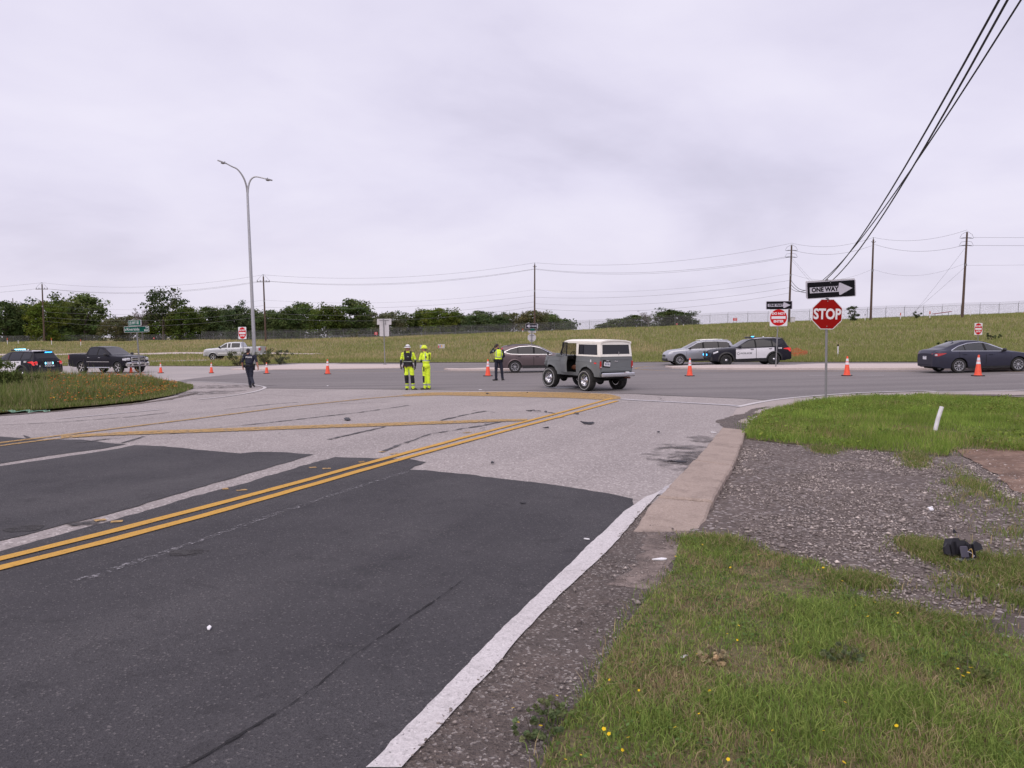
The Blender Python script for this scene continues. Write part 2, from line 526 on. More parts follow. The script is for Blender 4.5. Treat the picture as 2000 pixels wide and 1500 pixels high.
def sheet(name, poly, dz, m, step=2.0, h=G, parent=None, kind='structure', zfun=None):
    """polygon of the ground plane laid on the terrain, cut into a grid so that it follows it"""
    bm = bmesh.new()
    vs = [bm.verts.new((p[0], p[1], 0)) for p in poly]
    f = bm.faces.new(vs)
    bmesh.ops.triangulate(bm, faces=[f])
    xs = [p[0] for p in poly]; ys = [p[1] for p in poly]
    def cuts(a, b, ax):
        st = step
        k = math.ceil(a / st) * st
        while k < b:
            bmesh.ops.bisect_plane(bm, geom=bm.verts[:] + bm.edges[:] + bm.faces[:], plane_co=(k, 0, 0) if ax == 0 else (0, k, 0), plane_no=(1, 0, 0) if ax == 0 else (0, 1, 0), dist=1e-5)
            k += st * (1 if (ax == 1 and k < 40) or ax == 0 and abs(k) < 30 else 4)
    cuts(min(xs), max(xs), 0); cuts(min(ys), max(ys), 1)
    for v in bm.verts:
        v.co.z = float(h(v.co.x, v.co.y)) + dz + (zfun(v.co.x, v.co.y) if zfun else 0)
    for fc in bm.faces:
        if fc.normal.z < 0: fc.normal_flip()
    bmesh.ops.recalc_face_normals(bm, faces=bm.faces)
    for fc in bm.faces:
        fc.normal_update()
        if fc.normal.z < 0: fc.normal_flip()
    me = bpy.data.meshes.new(name); bm.to_mesh(me); bm.free()
    o = link_mesh(name, me, parent, [m])
    if not parent: o['kind'] = kind
    return o
def strip(name, left, right, dz, m, parent=None, step=0.35, jit=0.01, seed=1, h=G):
    """painted line between two edges (polylines given end to end)"""
    def arc(pts, n):
        pts = [Vector((p[0], p[1])) for p in pts]
        ds = [0.0]
        for a, b in zip(pts[:-1], pts[1:]): ds.append(ds[-1] + (b - a).length)
        t = np.linspace(0, ds[-1], n)
        return np.stack([np.interp(t, ds, [p.x for p in pts]), np.interp(t, ds, [p.y for p in pts])], 1), ds[-1]
    L = max(arc(left, 2)[1], arc(right, 2)[1])
    n = max(3, int(L / step))
    a, _ = arc(left, n); b, _ = arc(right, n)
    t = np.arange(n) * step
    d = b - a
    w = np.linalg.norm(d, axis=1, keepdims=True) + 1e-9
    a = a + d / w * (jit * 2 * (fbm(t * 1.7, t * 0 + seed, seed) - .5) + jit * (rng.random(n) - .5))[:, None]
    b = b + d / w * (jit * 2 * (fbm(t * 1.7, t * 0 + seed + 9, seed + 5) - .5) + jit * (rng.random(n) - .5))[:, None]
    v = np.concatenate([np.c_[a, h(a[:, 0], a[:, 1]) + dz], np.c_[b, h(b[:, 0], b[:, 1]) + dz]])
    f = []
    for i in range(n - 1): f.append((i, i + 1, n + i + 1, n + i))
    me = bpy.data.meshes.new(name); me.from_pydata([tuple(p) for p in v], [], f)
    bm = bmesh.new(); bm.from_mesh(me)
    for fc in bm.faces:
        fc.normal_update()
        if fc.normal.z < 0: fc.normal_flip()
    bm.to_mesh(me); bm.free()
    o = link_mesh(name, me, parent, [m])
    if not parent: o['kind'] = 'structure'
    return o
def line(name, pts, width, dz, m, **kw):
    """painted line of even width along a polyline of ground points"""
    p = [Vector((q[0], q[1])) for q in pts]
    l, r = [], []
    for i in range(len(p)):
        t = (p[min(i + 1, len(p) - 1)] - p[max(i - 1, 0)]).normalized()
        nn = Vector((-t.y, t.x)) * width / 2
        l.append(p[i] + nn); r.append(p[i] - nn)
    return strip(name, l, r, dz, m, **kw)
def smooth_poly(pts, k=8):
    """Catmull-Rom through the points"""
    p = [Vector((q[0], q[1])) for q in pts]
    out = []
    for i in range(len(p) - 1):
        a, b, c, d = p[max(i - 1, 0)], p[i], p[i + 1], p[min(i + 2, len(p) - 1)]
        for j in range(k):
            t = j / k
            out.append(.5 * ((2 * b) + (c - a) * t + (2 * a - 5 * b + 4 * c - d) * t * t + (3 * b - a - 3 * c + d) * t ** 3))
    out.append(p[-1])
    return out
def text_mesh(s, size, m, parent, M4, name='lettering', bold=0.0, sx=1.0, depth=0.002, align='CENTER'):
    cu = bpy.data.curves.new('txt', 'FONT')
    cu.body = s; cu.size = size; cu.align_x = align; cu.align_y = 'CENTER'
    cu.offset = bold; cu.extrude = depth; cu.resolution_u = 3
    o = bpy.data.objects.new('txt', cu)
    COL.objects.link(o)
    dg = bpy.context.evaluated_depsgraph_get()
    me = bpy.data.meshes.new_from_object(o.evaluated_get(dg))
    bpy.data.objects.remove(o); bpy.data.curves.remove(cu)
    me.transform(M4 @ Matrix.Diagonal((sx, 1, 1, 1)))
    me.materials.clear()
    ob = link_mesh(name, me, parent, [m])
    return ob
def frame(o, x, y):
    """matrix whose local x, y axes are the given directions, origin o"""
    x = Vector(x).normalized(); y = Vector(y).normalized(); z = x.cross(y)
    return Matrix(((x.x, y.x, z.x, o[0]), (x.y, y.y, z.y, o[1]), (x.z, y.z, z.z, o[2]), (0, 0, 0, 1)))

# ================================================================ the setting: ground, roads, markings
C_OLD = ground_mat('old_chipseal', (0.455, 0.405, 0.398), (0.37, 0.328, 0.325), (0.74, 0.68, 0.67), scale=.55, fine=85, mid=(30, .36), streak=((.09, .7, 1), (0.27, 0.24, 0.24), .6, R(66)), blotch=(.9, (0.25, 0.215, 0.212), .4), bump=.7, sp_amt=.8, crack=.16)
C_DARK = ground_mat('dark_asphalt', (0.066, 0.063, 0.072), (0.112, 0.106, 0.115), (0.27, 0.25, 0.25), scale=.8, fine=190, sp_lo=.94, mid=(75, .5), streak=((.10, .75, 1), (0.148, 0.140, 0.148), .65, R(66)), blotch=(4.5, (0.026, 0.024, 0.028), .55, .53), bump=.8, sp_amt=.6, bdist=.008)
C_HWY = ground_mat('highway_asphalt', (0.235, 0.212, 0.215), (0.275, 0.25, 0.25), (0.40, 0.37, 0.37), scale=.3, fine=70, streak=((.02, .85, 1), (0.15, 0.135, 0.14), .75), bump=.3, sp_amt=.4)
C_CONC = ground_mat('pavement_concrete', (0.50, 0.45, 0.44), (0.42, 0.378, 0.372), (0.5, 0.47, 0.47), scale=.4, fine=60, streak=((.03, .6, 1), (0.30, 0.28, 0.29), .6), bump=.2, sp_amt=.3)
C_MED = ground_mat('median_concrete', (0.68, 0.58, 0.55), (0.60, 0.51, 0.485), (0.62, 0.55, 0.54), scale=.7, fine=50, blotch=(2.5, (0.38, 0.31, 0.29), .4), bump=.25, sp_amt=.3)
C_SHOULD = ground_mat('shoulder_concrete', (0.50, 0.43, 0.41), (0.41, 0.355, 0.34), (0.52, 0.47, 0.46), scale=.8, fine=70, blotch=(1.3, (0.22, 0.185, 0.17), .5), bump=.3)
C_DIRT = ground_mat('dirt_shoulder', (0.19, 0.155, 0.142), (0.14, 0.118, 0.112), (0.52, 0.47, 0.45), scale=1.6, fine=120, blotch=(2.2, (0.26, 0.20, 0.175), .7, .48), bump=1.0, sp_amt=.9, bdist=.015)
C_GRAV = ground_mat('gravel_bed', (0.17, 0.135, 0.124), (0.255, 0.208, 0.192), (0.62, 0.56, 0.55), scale=.9, fine=55, blotch=(1.1, (0.105, 0.086, 0.083), .8, .48), bump=1.0, sp_amt=.8, bdist=.02, mid=(9, .4))
C_SOIL = ground_mat('grass_soil', (0.17, 0.15, 0.07), (0.22, 0.185, 0.105), (0.34, 0.29, 0.17), scale=1.1, fine=60, blotch=(2.0, (0.27, 0.20, 0.135), .7, .48), bump=1.0, sp_amt=.6, bdist=.02)
C_SAND = ground_mat('sandy_wash', (0.33, 0.265, 0.24), (0.27, 0.215, 0.195), (0.45, 0.38, 0.35), scale=2.5, fine=130, bump=.5, sp_amt=.5, worn=(3.0, .36, .22))
C_FIELD = ground_mat('field_grass', (0.235, 0.222, 0.085), (0.32, 0.27, 0.13), (0.34, 0.30, 0.15), scale=.11, fine=9, streak=((.05, .35, 1), (0.31, 0.25, 0.125), .55), blotch=(.35, (0.13, 0.155, 0.045), .6, .5), bump=1.0, sp_amt=.5, bdist=.1)
C_YEL = ground_mat('yellow_paint', (0.70, 0.39, 0.075), (0.62, 0.355, 0.085), (0.68, 0.42, 0.14), scale=2.5, fine=110, bump=.3, sp_amt=.3, worn=(26, .30, .10))
C_YELW = ground_mat('yellow_paint_old', (0.54, 0.34, 0.13), (0.50, 0.33, 0.15), (0.58, 0.42, 0.24), scale=2.0, fine=100, bump=.3, sp_amt=.3, worn=(14, .36, .16))
C_WHT = ground_mat('white_paint', (0.72, 0.68, 0.695), (0.64, 0.60, 0.61), (0.8, 0.77, 0.78), scale=2.2, fine=100, blotch=(5, (0.42, 0.385, 0.385), .5), bump=.35, sp_amt=.4, worn=(70, .33, .07))
C_WHTW = ground_mat('white_paint_old', (0.60, 0.57, 0.60), (0.54, 0.51, 0.54), (0.7, 0.66, 0.68), scale=2.2, fine=100, bump=.3, sp_amt=.3, worn=(16, .33, .14))
C_WHTF = ground_mat('white_paint_faint', (0.34, 0.33, 0.35), (0.25, 0.24, 0.26), (0.4, 0.39, 0.4), scale=2.2, fine=100, bump=.3, sp_amt=.3, worn=(24, .50, .12))
C_STAIN = ground_mat('oily_stain', (0.13, 0.115, 0.115), (0.16, 0.142, 0.142), (0.24, 0.22, 0.22), scale=3, fine=90, bump=.4, sp_amt=.3, worn=(2.6, .44, .26), rough=.7)
C_SEAL = ground_mat('crack_seal', (0.11, 0.105, 0.112), (0.14, 0.132, 0.14), (0.2, 0.19, 0.2), scale=3, fine=90, bump=.2, sp_amt=.2, worn=(5, .36, .14))
C_CRACK = ground_mat('crack_dark', (0.024, 0.023, 0.026), (0.03, 0.029, 0.032), (0.04, 0.04, 0.04), scale=3, fine=90, bump=.1, sp_amt=.1, worn=(9, .36, .12))
C_SEALD = ground_mat('patch_seal', (0.068, 0.064, 0.067), (0.08, 0.075, 0.078), (0.12, 0.11, 0.11), scale=3, fine=300, bump=.3, sp_amt=.2, worn=(7, .38, .2))
C_KERB = ground_mat('kerb_concrete', (0.47, 0.375, 0.325), (0.39, 0.31, 0.268), (0.50, 0.42, 0.385), scale=1.8, fine=110, blotch=(3.4, (0.17, 0.13, 0.112), .8, .50), bump=.5, sp_amt=.45)
C_APRON = ground_mat('apron_concrete', (0.23, 0.135, 0.095), (0.34, 0.235, 0.185), (0.42, 0.32, 0.26), scale=1.6, fine=40, streak=((.5, 2.0, 1), (0.11, 0.07, 0.055), .8, R(30)), blotch=(2.4, (0.075, 0.052, 0.042), .9, .47), bump=.4)

PP = lambda *a: [P(x, y) for x, y in a]

# --- earth under everything, reaching the horizon
def build_ground():
    xs = np.concatenate([np.linspace(-4000, -330, 12), np.arange(-300, 301, 6), np.linspace(330, 4000, 12)])
    ys = np.concatenate([np.linspace(-60, -6, 8), np.arange(-4, 60, 2), np.arange(60, 260, 5), np.linspace(270, 5000, 18)])
    X, Y = np.meshgrid(xs, ys)
    Z = np.where(Y < 48, G(X, Y) - .06, HILL(X, Y) - .10)
    Z = np.where(Y > 260, Z - (Y - 260) * .0008, Z)
    v = np.stack([X, Y, Z], 2).reshape(-1, 3)
    nx, ny = len(xs), len(ys)
    f = [(j * nx + i, j * nx + i + 1, (j + 1) * nx + i + 1, (j + 1) * nx + i) for j in range(ny - 1) for i in range(nx - 1)]
    me = bpy.data.meshes.new('ground'); me.from_pydata([tuple(p) for p in v], [], f)
    o = link_mesh('ground', me, None, [C_FIELD]); o['kind'] = 'structure'
build_ground()

# --- the grass bank beyond the highway
E_PX = [(-900, 718), (-300, 717.5), (0, 716.5), (138, 715), (400, 715.5), (450, 716), (505, 713), (580, 709.6), (840, 708.6), (1060, 708.4), (1300, 707.6), (1600, 708), (2000, 707.4), (2600, 707)]
E_PT = [P(x, y) for x, y in E_PX]
E_X = np.array([-400] + [p.x for p in E_PT] + [400]); E_Y = np.array([E_PT[0].y] + [p.y for p in E_PT] + [E_PT[-1].y])
def edge_y(x): return np.interp(x, E_X, E_Y)
def build_field():
    xs = np.concatenate([np.linspace(-400, -160, 20), np.arange(-150, 151, 1.5), np.linspace(160, 400, 20)])
    ts = np.concatenate([np.arange(0, 60, 2.0), np.arange(60, 150, 4.0), np.arange(150, 260, 12.)])
    X, T = np.meshgrid(xs, ts)
    Y = edge_y(X) + T
    Z = HILL(X, Y) + .05
    v = np.stack([X, Y, Z], 2).reshape(-1, 3)
    nx, ny = len(xs), len(ts)
    f = [(j * nx + i, j * nx + i + 1, (j + 1) * nx + i + 1, (j + 1) * nx + i) for j in range(ny - 1) for i in range(nx - 1)]
    me = bpy.data.meshes.new('grass_bank'); me.from_pydata([tuple(p) for p in v], [], f)
    me.polygons.foreach_set('use_smooth', [True] * len(me.polygons))
    o = link_mesh('grass_bank', me, None, [C_FIELD]); o['kind'] = 'structure'
build_field()
HF = lambda x, y: HILL(x, y) + .05
# lanes that run through the grass on the left
line('far_lane', [(-260, 82), (-60, 82), (-38, 82.5), (-30, 84)], 6.0, .02, C_CONC, h=HF, step=2, jit=.1)
line('far_lane', [(-260, 112), (-95, 111), (-42, 105), (-26, 99)], 2.6, .03, C_MED, h=HF, step=2, jit=.1)

# --- side road: aged chip seal, dark resurfaced lanes
old = PP((-900, 905), (-300, 846), (0, 811), (105, 803), (210, 793), (280, 785), (345, 772), (372, 760), (352, 747.5), (420, 742), (520, 742), (1500, 752), (1700, 760), (1640, 790), (1512, 803), (1464, 835), (1456, 850), (1411, 843), (1355, 910), (1290, 980), (1262, 1004), (1222, 1042), (1180, 1092), (1022, 1245), (975, 1303), (786, 1505))
old = [(p.x, p.y) for p in old] + [(-1.3, -4), (-60, -4), (-60, 20)]
sheet('side_road', old, 0.0, C_OLD, step=2)
EDGE_L = PP((712, 1505), (860, 1356), (980, 1232), (1100, 1116), (1184, 1036), (1220, 1000), (1262, 972))
EDGE_R = PP((786, 1505), (900, 1378), (972, 1300), (1020, 1242), (1100, 1158), (1180, 1086), (1216, 1046), (1252, 1003), (1290, 962))
near_strip = [(-1.05, -.5)]
patch_a = PP((1236, 975), (1180, 963), (1070, 946), (960, 933), (880, 924), (832, 919), (800, 918), (822, 908), (832, 903), (800, 897), (720, 895), (655, 893), (560, 920), (440, 954), (300, 994), (150, 1036), (0, 1078), (-420, 1196))
patch_a = [(p.x, p.y) for p in patch_a] + [(-6.5, 1.2), (-5, -3), (-1.4, -3)] + [(p.x + .03, p.y) for p in PP((690, 1560), (730, 1500), (990, 1232), (1110, 1116), (1194, 1036), (1230, 1000))]
sheet('dark_lane', resample(patch_a, .12, .05, 3, True), .006, C_DARK, step=1)
patch_b = PP((0, 911), (110, 895), (210, 880), (262, 870), (320, 872), (400, 880), (470, 886), (500, 883), (560, 884), (612, 888), (540, 909), (400, 950), (240, 997), (0, 1057), (-420, 1166), (-900, 1100))
sheet('dark_lane', resample(patch_b, .2, .06, 5, True), .006, C_DARK, step=1)
patch_c = PP((-500, 862), (0, 853), (52, 857), (45, 850), (70, 859), (160, 859), (215, 866), (246, 868), (200, 877), (100, 890), (0, 906), (-500, 985))
sheet('dark_lane', resample(patch_c, .4, .05, 8, True), .006, C_DARK, step=1)

# --- highway
hwy = PP((250, 752), (330, 747), (380, 739), (540, 722), (620, 715), (680, 708), (840, 706), (1300, 704), (1600, 704), (2000, 704))
hwy = [(p.x, p.y) for p in hwy] + [(90, 56), (90, 25.9), (22, 25.7)] + [(p.x, p.y) for p in PP((2000, 763.6), (1800, 765), (1700, 768), (1640, 771), (1560, 777), (1500, 782), (1460, 779), (1340, 774.5), (1240, 769.5), (1040, 764), (960, 763.4), (780, 760.8), (520, 758.6), (512, 756), (490, 752), (460, 749.5), (380, 745.5))]
sheet('highway', resample(hwy, 1.2, .06, 4, True), .010, C_HWY, step=4)
cl = PP((0, 714), (138, 712.5), (400, 713), (450, 713), (580, 708), (720, 707))
cl = [(-140, E_PT[0].y + 6)] + [(p.x, p.y) for p in cl] + [(p.x, p.y) for p in PP((700, 722), (600, 745), (500, 753), (460, 751), (380, 746.5), (330, 746), (126, 743), (0, 746))] + [(-140, P(0, 746).y + 3)]
sheet('highway_slab', cl, .005, C_CONC, step=4)
sh = PP((1440, 797), (1500, 784), (1560, 777.5), (1640, 771.5), (1700, 768.4), (1800, 765.6), (2000, 764.2))
sh = [(p.x, p.y) for p in sh] + [(60, 25.6), (60, 22.0)] + [(p.x, p.y) for p in PP((2000, 776), (1900, 772), (1794, 774), (1662, 780), (1576, 791), (1512, 806), (1470, 830), (1440, 838), (1420, 822))]
sheet('shoulder', resample(sh, .6, .05, 6, True), .007, C_SHOULD, step=2)
def island(name, poly, hgt, m, jit=0.0, kind='structure', parent=None, step=1.0, chamfer=.04, h=G):
    """raised slab following the ground, with kerb faces"""
    pts = resample(poly, step, jit, 2, True)
    n = len(pts)
    cen = sum((Vector((p[0], p[1])) for p in pts), Vector((0, 0))) / n
    bm = bmesh.new()
    rings = []
    area = sum(pts[i][0] * pts[(i + 1) % n][1] - pts[(i + 1) % n][0] * pts[i][1] for i in range(n))
    sgn = 1 if area > 0 else -1
    for inset, z in ((0, -.06), (0, hgt - chamfer), (chamfer, hgt)):
        ring = []
        for i, p in enumerate(pts):
            t = Vector(pts[(i + 1) % n]) - Vector(pts[i - 1])
            nn = Vector((-t.y, t.x)).normalized() * sgn * inset
            q = Vector((p[0], p[1])) + nn
            ring.append(bm.verts.new((q.x, q.y, float(h(q.x, q.y)) + z)))
        rings.append(ring)
    for a, b in zip(rings[:-1], rings[1:]):
        for i in range(n):
            bm.faces.new((a[i], a[(i + 1) % n], b[(i + 1) % n], b[i]))
    top = bm.faces.new(rings[-1])
    bmesh.ops.triangulate(bm, faces=[top])
    bmesh.ops.recalc_face_normals(bm, faces=bm.faces)
    me = bpy.data.meshes.new(name); bm.to_mesh(me); bm.free()
    o = link_mesh(name, me, parent, [m])
    if not parent: o['kind'] = kind
    return o
PM = lambda *a: [tuple(P(x, y, .15).xy) for x, y in a]
# right median: nose at the crossing, runs off to the right
PB = lambda *a: [tuple(P(x, y).xy) for x, y in a]
m1 = PB((1299, 718.5), (1312, 720.6), (1360, 722), (1440, 722.8), (1640, 723.3), (1806, 723.5), (2000, 724)) + [(95, 39.5), (95, 48.5)] + PM((2000, 709.8), (1800, 709.6), (1600, 709.8), (1566, 711), (1552, 712), (1440, 712), (1390, 712.4), (1340, 713.4), (1310, 715))
island('median', m1, .15, C_MED)
m2 = PB((867, 723), (880, 724.3), (930, 724.8), (1004, 724.6), (1014, 723)) + PM((1010, 717.6), (964, 717.4), (900, 719.4))
island('median', m2, .15, C_MED, step=.6)
m3 = PM((452, 718.5), (520, 718.6), (600, 718.2), (700, 717), (782, 715.6), (790, 713), (784, 710), (700, 709.8), (588, 709.8), (535, 713))
island('median', m3, .10, C_MED, step=.8)

# --- paint on the highway
hy = .018
line('lane_line', smooth_poly(PP((1440, 795.5), (1500, 783.6), (1560, 776.6), (1640, 770.2), (1700, 767), (1800, 764.4), (2000, 763)) + [Vector((40, 25.8, 0)), Vector((70, 25.8, 0))]), .19, hy, C_WHT, step=.3, jit=.008)
line('lane_line', smooth_poly([Vector((-60, P(0, 744).y + 1.5, 0))] + PP((0, 741), (200, 743), (300, 744.2), (380, 745.6), (460, 749.3), (500, 753), (517, 757), (508, 762.5), (480, 769), (430, 776.4), (385, 781))), .14, hy, C_WHT, step=.3, jit=.008)
line('lane_line', PP((1581, 733.6), (1726, 733.4)), .12, hy, C_WHT, step=.5)
line('lane_line', PP((1956, 732.6), (2100, 732.6)), .12, hy, C_WHT, step=.5)
line('lane_line', smooth_poly(PP((1300, 725), (1262, 722.6), (1241, 720), (1262, 716.6), (1300, 714.8), (1330, 713.6))), .14, hy, C_YELW, step=.4)
line('lane_line', PP((1300, 725), (1640, 725.8), (1806, 726), (2000, 726.6)), .12, hy, C_YELW, step=.6)
line('lane_line', PP((600, 727), (740, 725.4), (860, 726.6), (1000, 728)), .11, hy, C_YELW, step=.6)
line('lane_line', PP((0, 722.6), (140, 722), (300, 719.6), (400, 719.4)), .12, hy, C_WHT, step=.6)
line('lane_line', PP((0, 735), (250, 737), (420, 733), (480, 729.6), (560, 728)), .11, hy, C_WHTW, step=.6)
line('lane_line', PP((950, 723.6), (965, 723.6)), .2, hy, C_WHTW, step=.6)

# --- paint on the side road
ry = .014
DY_U = PP((-420, 1198), (0, 1094), (190, 1047), (380, 998), (570, 947), (700, 911), (800, 884), (900, 857), (1000, 831), (1100, 805), (1196, 778))
DY_D = PP((-420, 1221), (0, 1112), (190, 1064), (380, 1014), (570, 960), (700, 922), (800, 893.5), (900, 866), (1000, 839), (1100, 812.5), (1206, 783.5))
DY_U = [DY_U[0] + (DY_U[0] - DY_U[2]).normalized() * 6] + DY_U
DY_D = [DY_D[0] + (DY_D[0] - DY_D[2]).normalized() * 6] + DY_D
line('centre_line', DY_U, .13, ry, C_YEL, step=.18, jit=.009, seed=3)
line('centre_line', DY_D, .13, ry, C_YEL, step=.18, jit=.009, seed=6)
strip('hatch_line', PP((790, 774.5), (860, 772.6), (1000, 775), (1100, 777.4), (1190, 782), (1212, 779)), PP((786, 771.5), (840, 767), (1000, 765.4), (1120, 767), (1190, 770), (1212, 775.6)), ry - .002, C_YELW, step=.3, jit=.05, seed=4)
line('hatch_line', PP((-500, 930), (-200, 892), (0, 866), (76, 856.6), (190, 842), (380, 818.6), (570, 794), (700, 780.4), (790, 773)), .19, ry + .001, C_YELW, step=.3, jit=.012, seed=7)
line('hatch_line', PP((-500, 936), (-200, 898), (0, 872), (76, 862), (120, 857)), .15, ry + .001, C_YELW, step=.3, jit=.012, seed=8)
strip('hatch_line', PP((120, 857), (200, 852), (380, 846), (570, 839), (760, 832.6), (960, 825), (1030, 822.4)), PP((118, 852), (266, 843), (380, 839.6), (570, 832.6), (760, 826.6), (960, 820), (1030, 819)), ry + .002, C_YELW, step=.3, jit=.02, seed=9)
line('stop_line', PP((1214, 780), (1240, 782), (1340, 787), (1440, 793)), .28, ry, C_WHTW, step=.3, jit=.02)
line('lane_line', PP((112, 819), (220, 809), (318, 800)), .12, ry, C_WHTW, step=.3)
strip('edge_line', EDGE_L, EDGE_R, ry, C_WHT, step=.07, jit=.012, seed=11)
line('edge_line', PP((1288, 968), (1300, 958), (1318, 946)), .10, ry, C_WHTW, step=.1, jit=.02)
line('ghost_line', PP((480, 1026), (560, 998), (640, 972), (700, 952), (760, 934), (796, 923)), .08, ry - .003, C_WHTF, step=.15, jit=.02, seed=13)
line('ghost_line', PP((150, 1137), (300, 1088), (420, 1047), (480, 1026)), .09, ry - .003, C_WHTF, step=.15, jit=.02, seed=14)
for i, (a, b) in enumerate((((434, 957), (446, 956)), ((462, 960), (482, 958)), ((604, 915), (618, 914)), ((630, 917), (646, 916)), ((700, 904), (712, 903)), ((184, 1019), (206, 1016)), ((216, 1022), (240, 1020)), ((740, 884), (752, 883)), ((762, 888), (776, 886)), ((905, 846), (920, 845)), ((1086, 817), (1100, 815)))):
    line('marker_patch', PP(a, b), .10, ry - .001, C_YELW, step=.05, jit=.02, seed=20 + i)
# crack seal and skid marks on the old surface
for i, pts in enumerate((((640, 859), (700, 846), (752, 834)), ((150, 866), (210, 858), (285, 852), (236, 866)), ((860, 822), (900, 812), (950, 803), (966, 806)), ((330, 848), (420, 837), (560, 822), (700, 806), (800, 792)), ((0, 831), (120, 825), (250, 815), (330, 806)), ((440, 800), (530, 790), (580, 786)), ((980, 824), (940, 832), (880, 842), (840, 848), (790, 866), (740, 884)))):
    line('crack_seal', PP(*pts), .07, .012, C_SEAL, step=.2, jit=.05, seed=40 + i)
line('crack', PP((900, 1138), (840, 1182), (760, 1236), (680, 1290), (620, 1342), (560, 1384), (480, 1432), (350, 1510)), .0032, .012, C_CRACK, step=.04, jit=.012, seed=52)
line('crack', PP((900, 1138), (960, 1140), (1060, 1146), (1110, 1152)), .003, .012, C_CRACK, step=.04, jit=.006, seed=53)
def disc(px, py, r, m, dz, sx=1.0):
    c = P(px, py)
    pts = [(c.x + r * sx * math.cos(a) * (1 + .16 * math.sin(3 * a + px)), c.y + r * math.sin(a) * (1 + .12 * math.cos(2 * a + py))) for a in np.linspace(0, 2 * math.pi, 26)[:-1]]
    return sheet('stain', pts, dz, m, step=1)
for px, py, r, sx in ((1340, 880, .9, .5), (1330, 890, 1.0, .55), (1320, 905, .8, .45), (1372, 858, .5, .6), (402, 756, 1.2, 2.6), (420, 765, .6, 2.2), (380, 769, .9, 1.8)):
    disc(px, py, r, C_STAIN, .0125, sx)
disc(365, 1081, .12, C_SEALD, .0115, 1.25); disc(48, 1034, .13, C_SEALD, .0115, 1.3); disc(168, 1022, .13, C_SEALD, .0115, 1.2)
line('broken_edge', PP((1448, 846), (1420, 826), (1450, 812), (1490, 808)), .5, .0105, C_DIRT, step=.2, jit=.14, seed=61)
line('broken_edge', PP((1440, 820), (1476, 800), (1500, 795)), .16, .0135, C_DIRT, step=.1, jit=.06, seed=62)
line('broken_edge', PP((1790, 772.5), (1850, 772), (1930, 772.6), (2000, 774)) + [Vector((24, 23.4, 0)), Vector((50, 23.4, 0))], .62, .016, C_DIRT, step=.25, jit=.12, seed=63)
line('broken_edge', PP((-200, 832), (0, 812), (105, 804), (210, 794.4), (290, 786), (345, 777), (380, 768)), .35, .0105, C_DIRT, step=.3, jit=.16, seed=64)

# --- roadside on the right: dirt, kerb slabs, gravel, verges, drain apron
dirt = PP((1262, 985), (1292, 985), (1290, 1010), (1330, 1052), (1316, 1120), (1280, 1160), (1230, 1224), (1190, 1290), (1162, 1360), (1112, 1400), (1072, 1472), (1056, 1520))
dirt = [(p.x, p.y) for p in dirt] + [(.12, -2), (-1.3, -2)] + [(p.x - .02, p.y) for p in PP((784, 1505), (900, 1376), (972, 1300), (1020, 1240), (1100, 1156), (1180, 1084), (1216, 1044), (1250, 1003))]
sheet('dirt_shoulder', resample(dirt, .12, .012, 9, True), .004, C_DIRT, step=.5)
grav = PP((1440, 850), (1480, 858), (1590, 866), (1740, 878), (1850, 884), (1900, 876), (2040, 940), (2160, 1010), (2250, 1150), (2250, 1330), (1900, 1290), (1700, 1220), (1560, 1160), (1340, 1090), (1340, 1050), (1376, 990), (1416, 920))
grav = [(p.x, p.y) for p in grav]
sheet('gravel_patch', grav, .010, C_GRAV, step=.5, zfun=lambda x, y: .012 * (float(fbm(x * 2.1, y * 2.1, 3)) - .5))
vfar = PP((1460, 859), (1455, 848), (1464, 831), (1488, 814), (1512, 801), (1576, 788), (1662, 778), (1740, 776), (1794, 776), (1900, 778), (2000, 781))
vfar = [(p.x, p.y) for p in vfar] + [(34, 20), (34, 12), (14, 12)] + [(p.x, p.y) for p in PP((2120, 886), (2000, 884), (1900, 878), (1862, 880), (1850, 893), (1737, 884), (1660, 879), (1587, 872), (1520, 866))]
def bumpv(x, y): return .02 * (float(fbm(x * .8, y * .8, 5)) - .3)
sheet('grass_verge', resample(vfar, .3, .10, 12, True), .014, C_SOIL, step=1, zfun=bumpv)
vnear = PP((1330, 1056), (1370, 1062), (1475, 1079), (1587, 1101), (1640, 1128), (1655, 1168), (1775, 1210), (1887, 1244), (2000, 1258), (2200, 1280))
vnear = [(p.x, p.y) for p in vnear] + [(7.5, 2.5), (7.5, -2), (.15, -2)] + [(p.x, p.y) for p in PP((1052, 1520), (1068, 1472), (1108, 1400), (1158, 1360), (1186, 1290), (1226, 1224), (1276, 1160), (1312, 1120))]
sheet('grass_verge', resample(vnear, .15, .02, 14, True), .014, C_SOIL, step=.5, zfun=lambda x, y: .03 * (float(fbm(x * 1.7, y * 1.7, 8)) - .4))
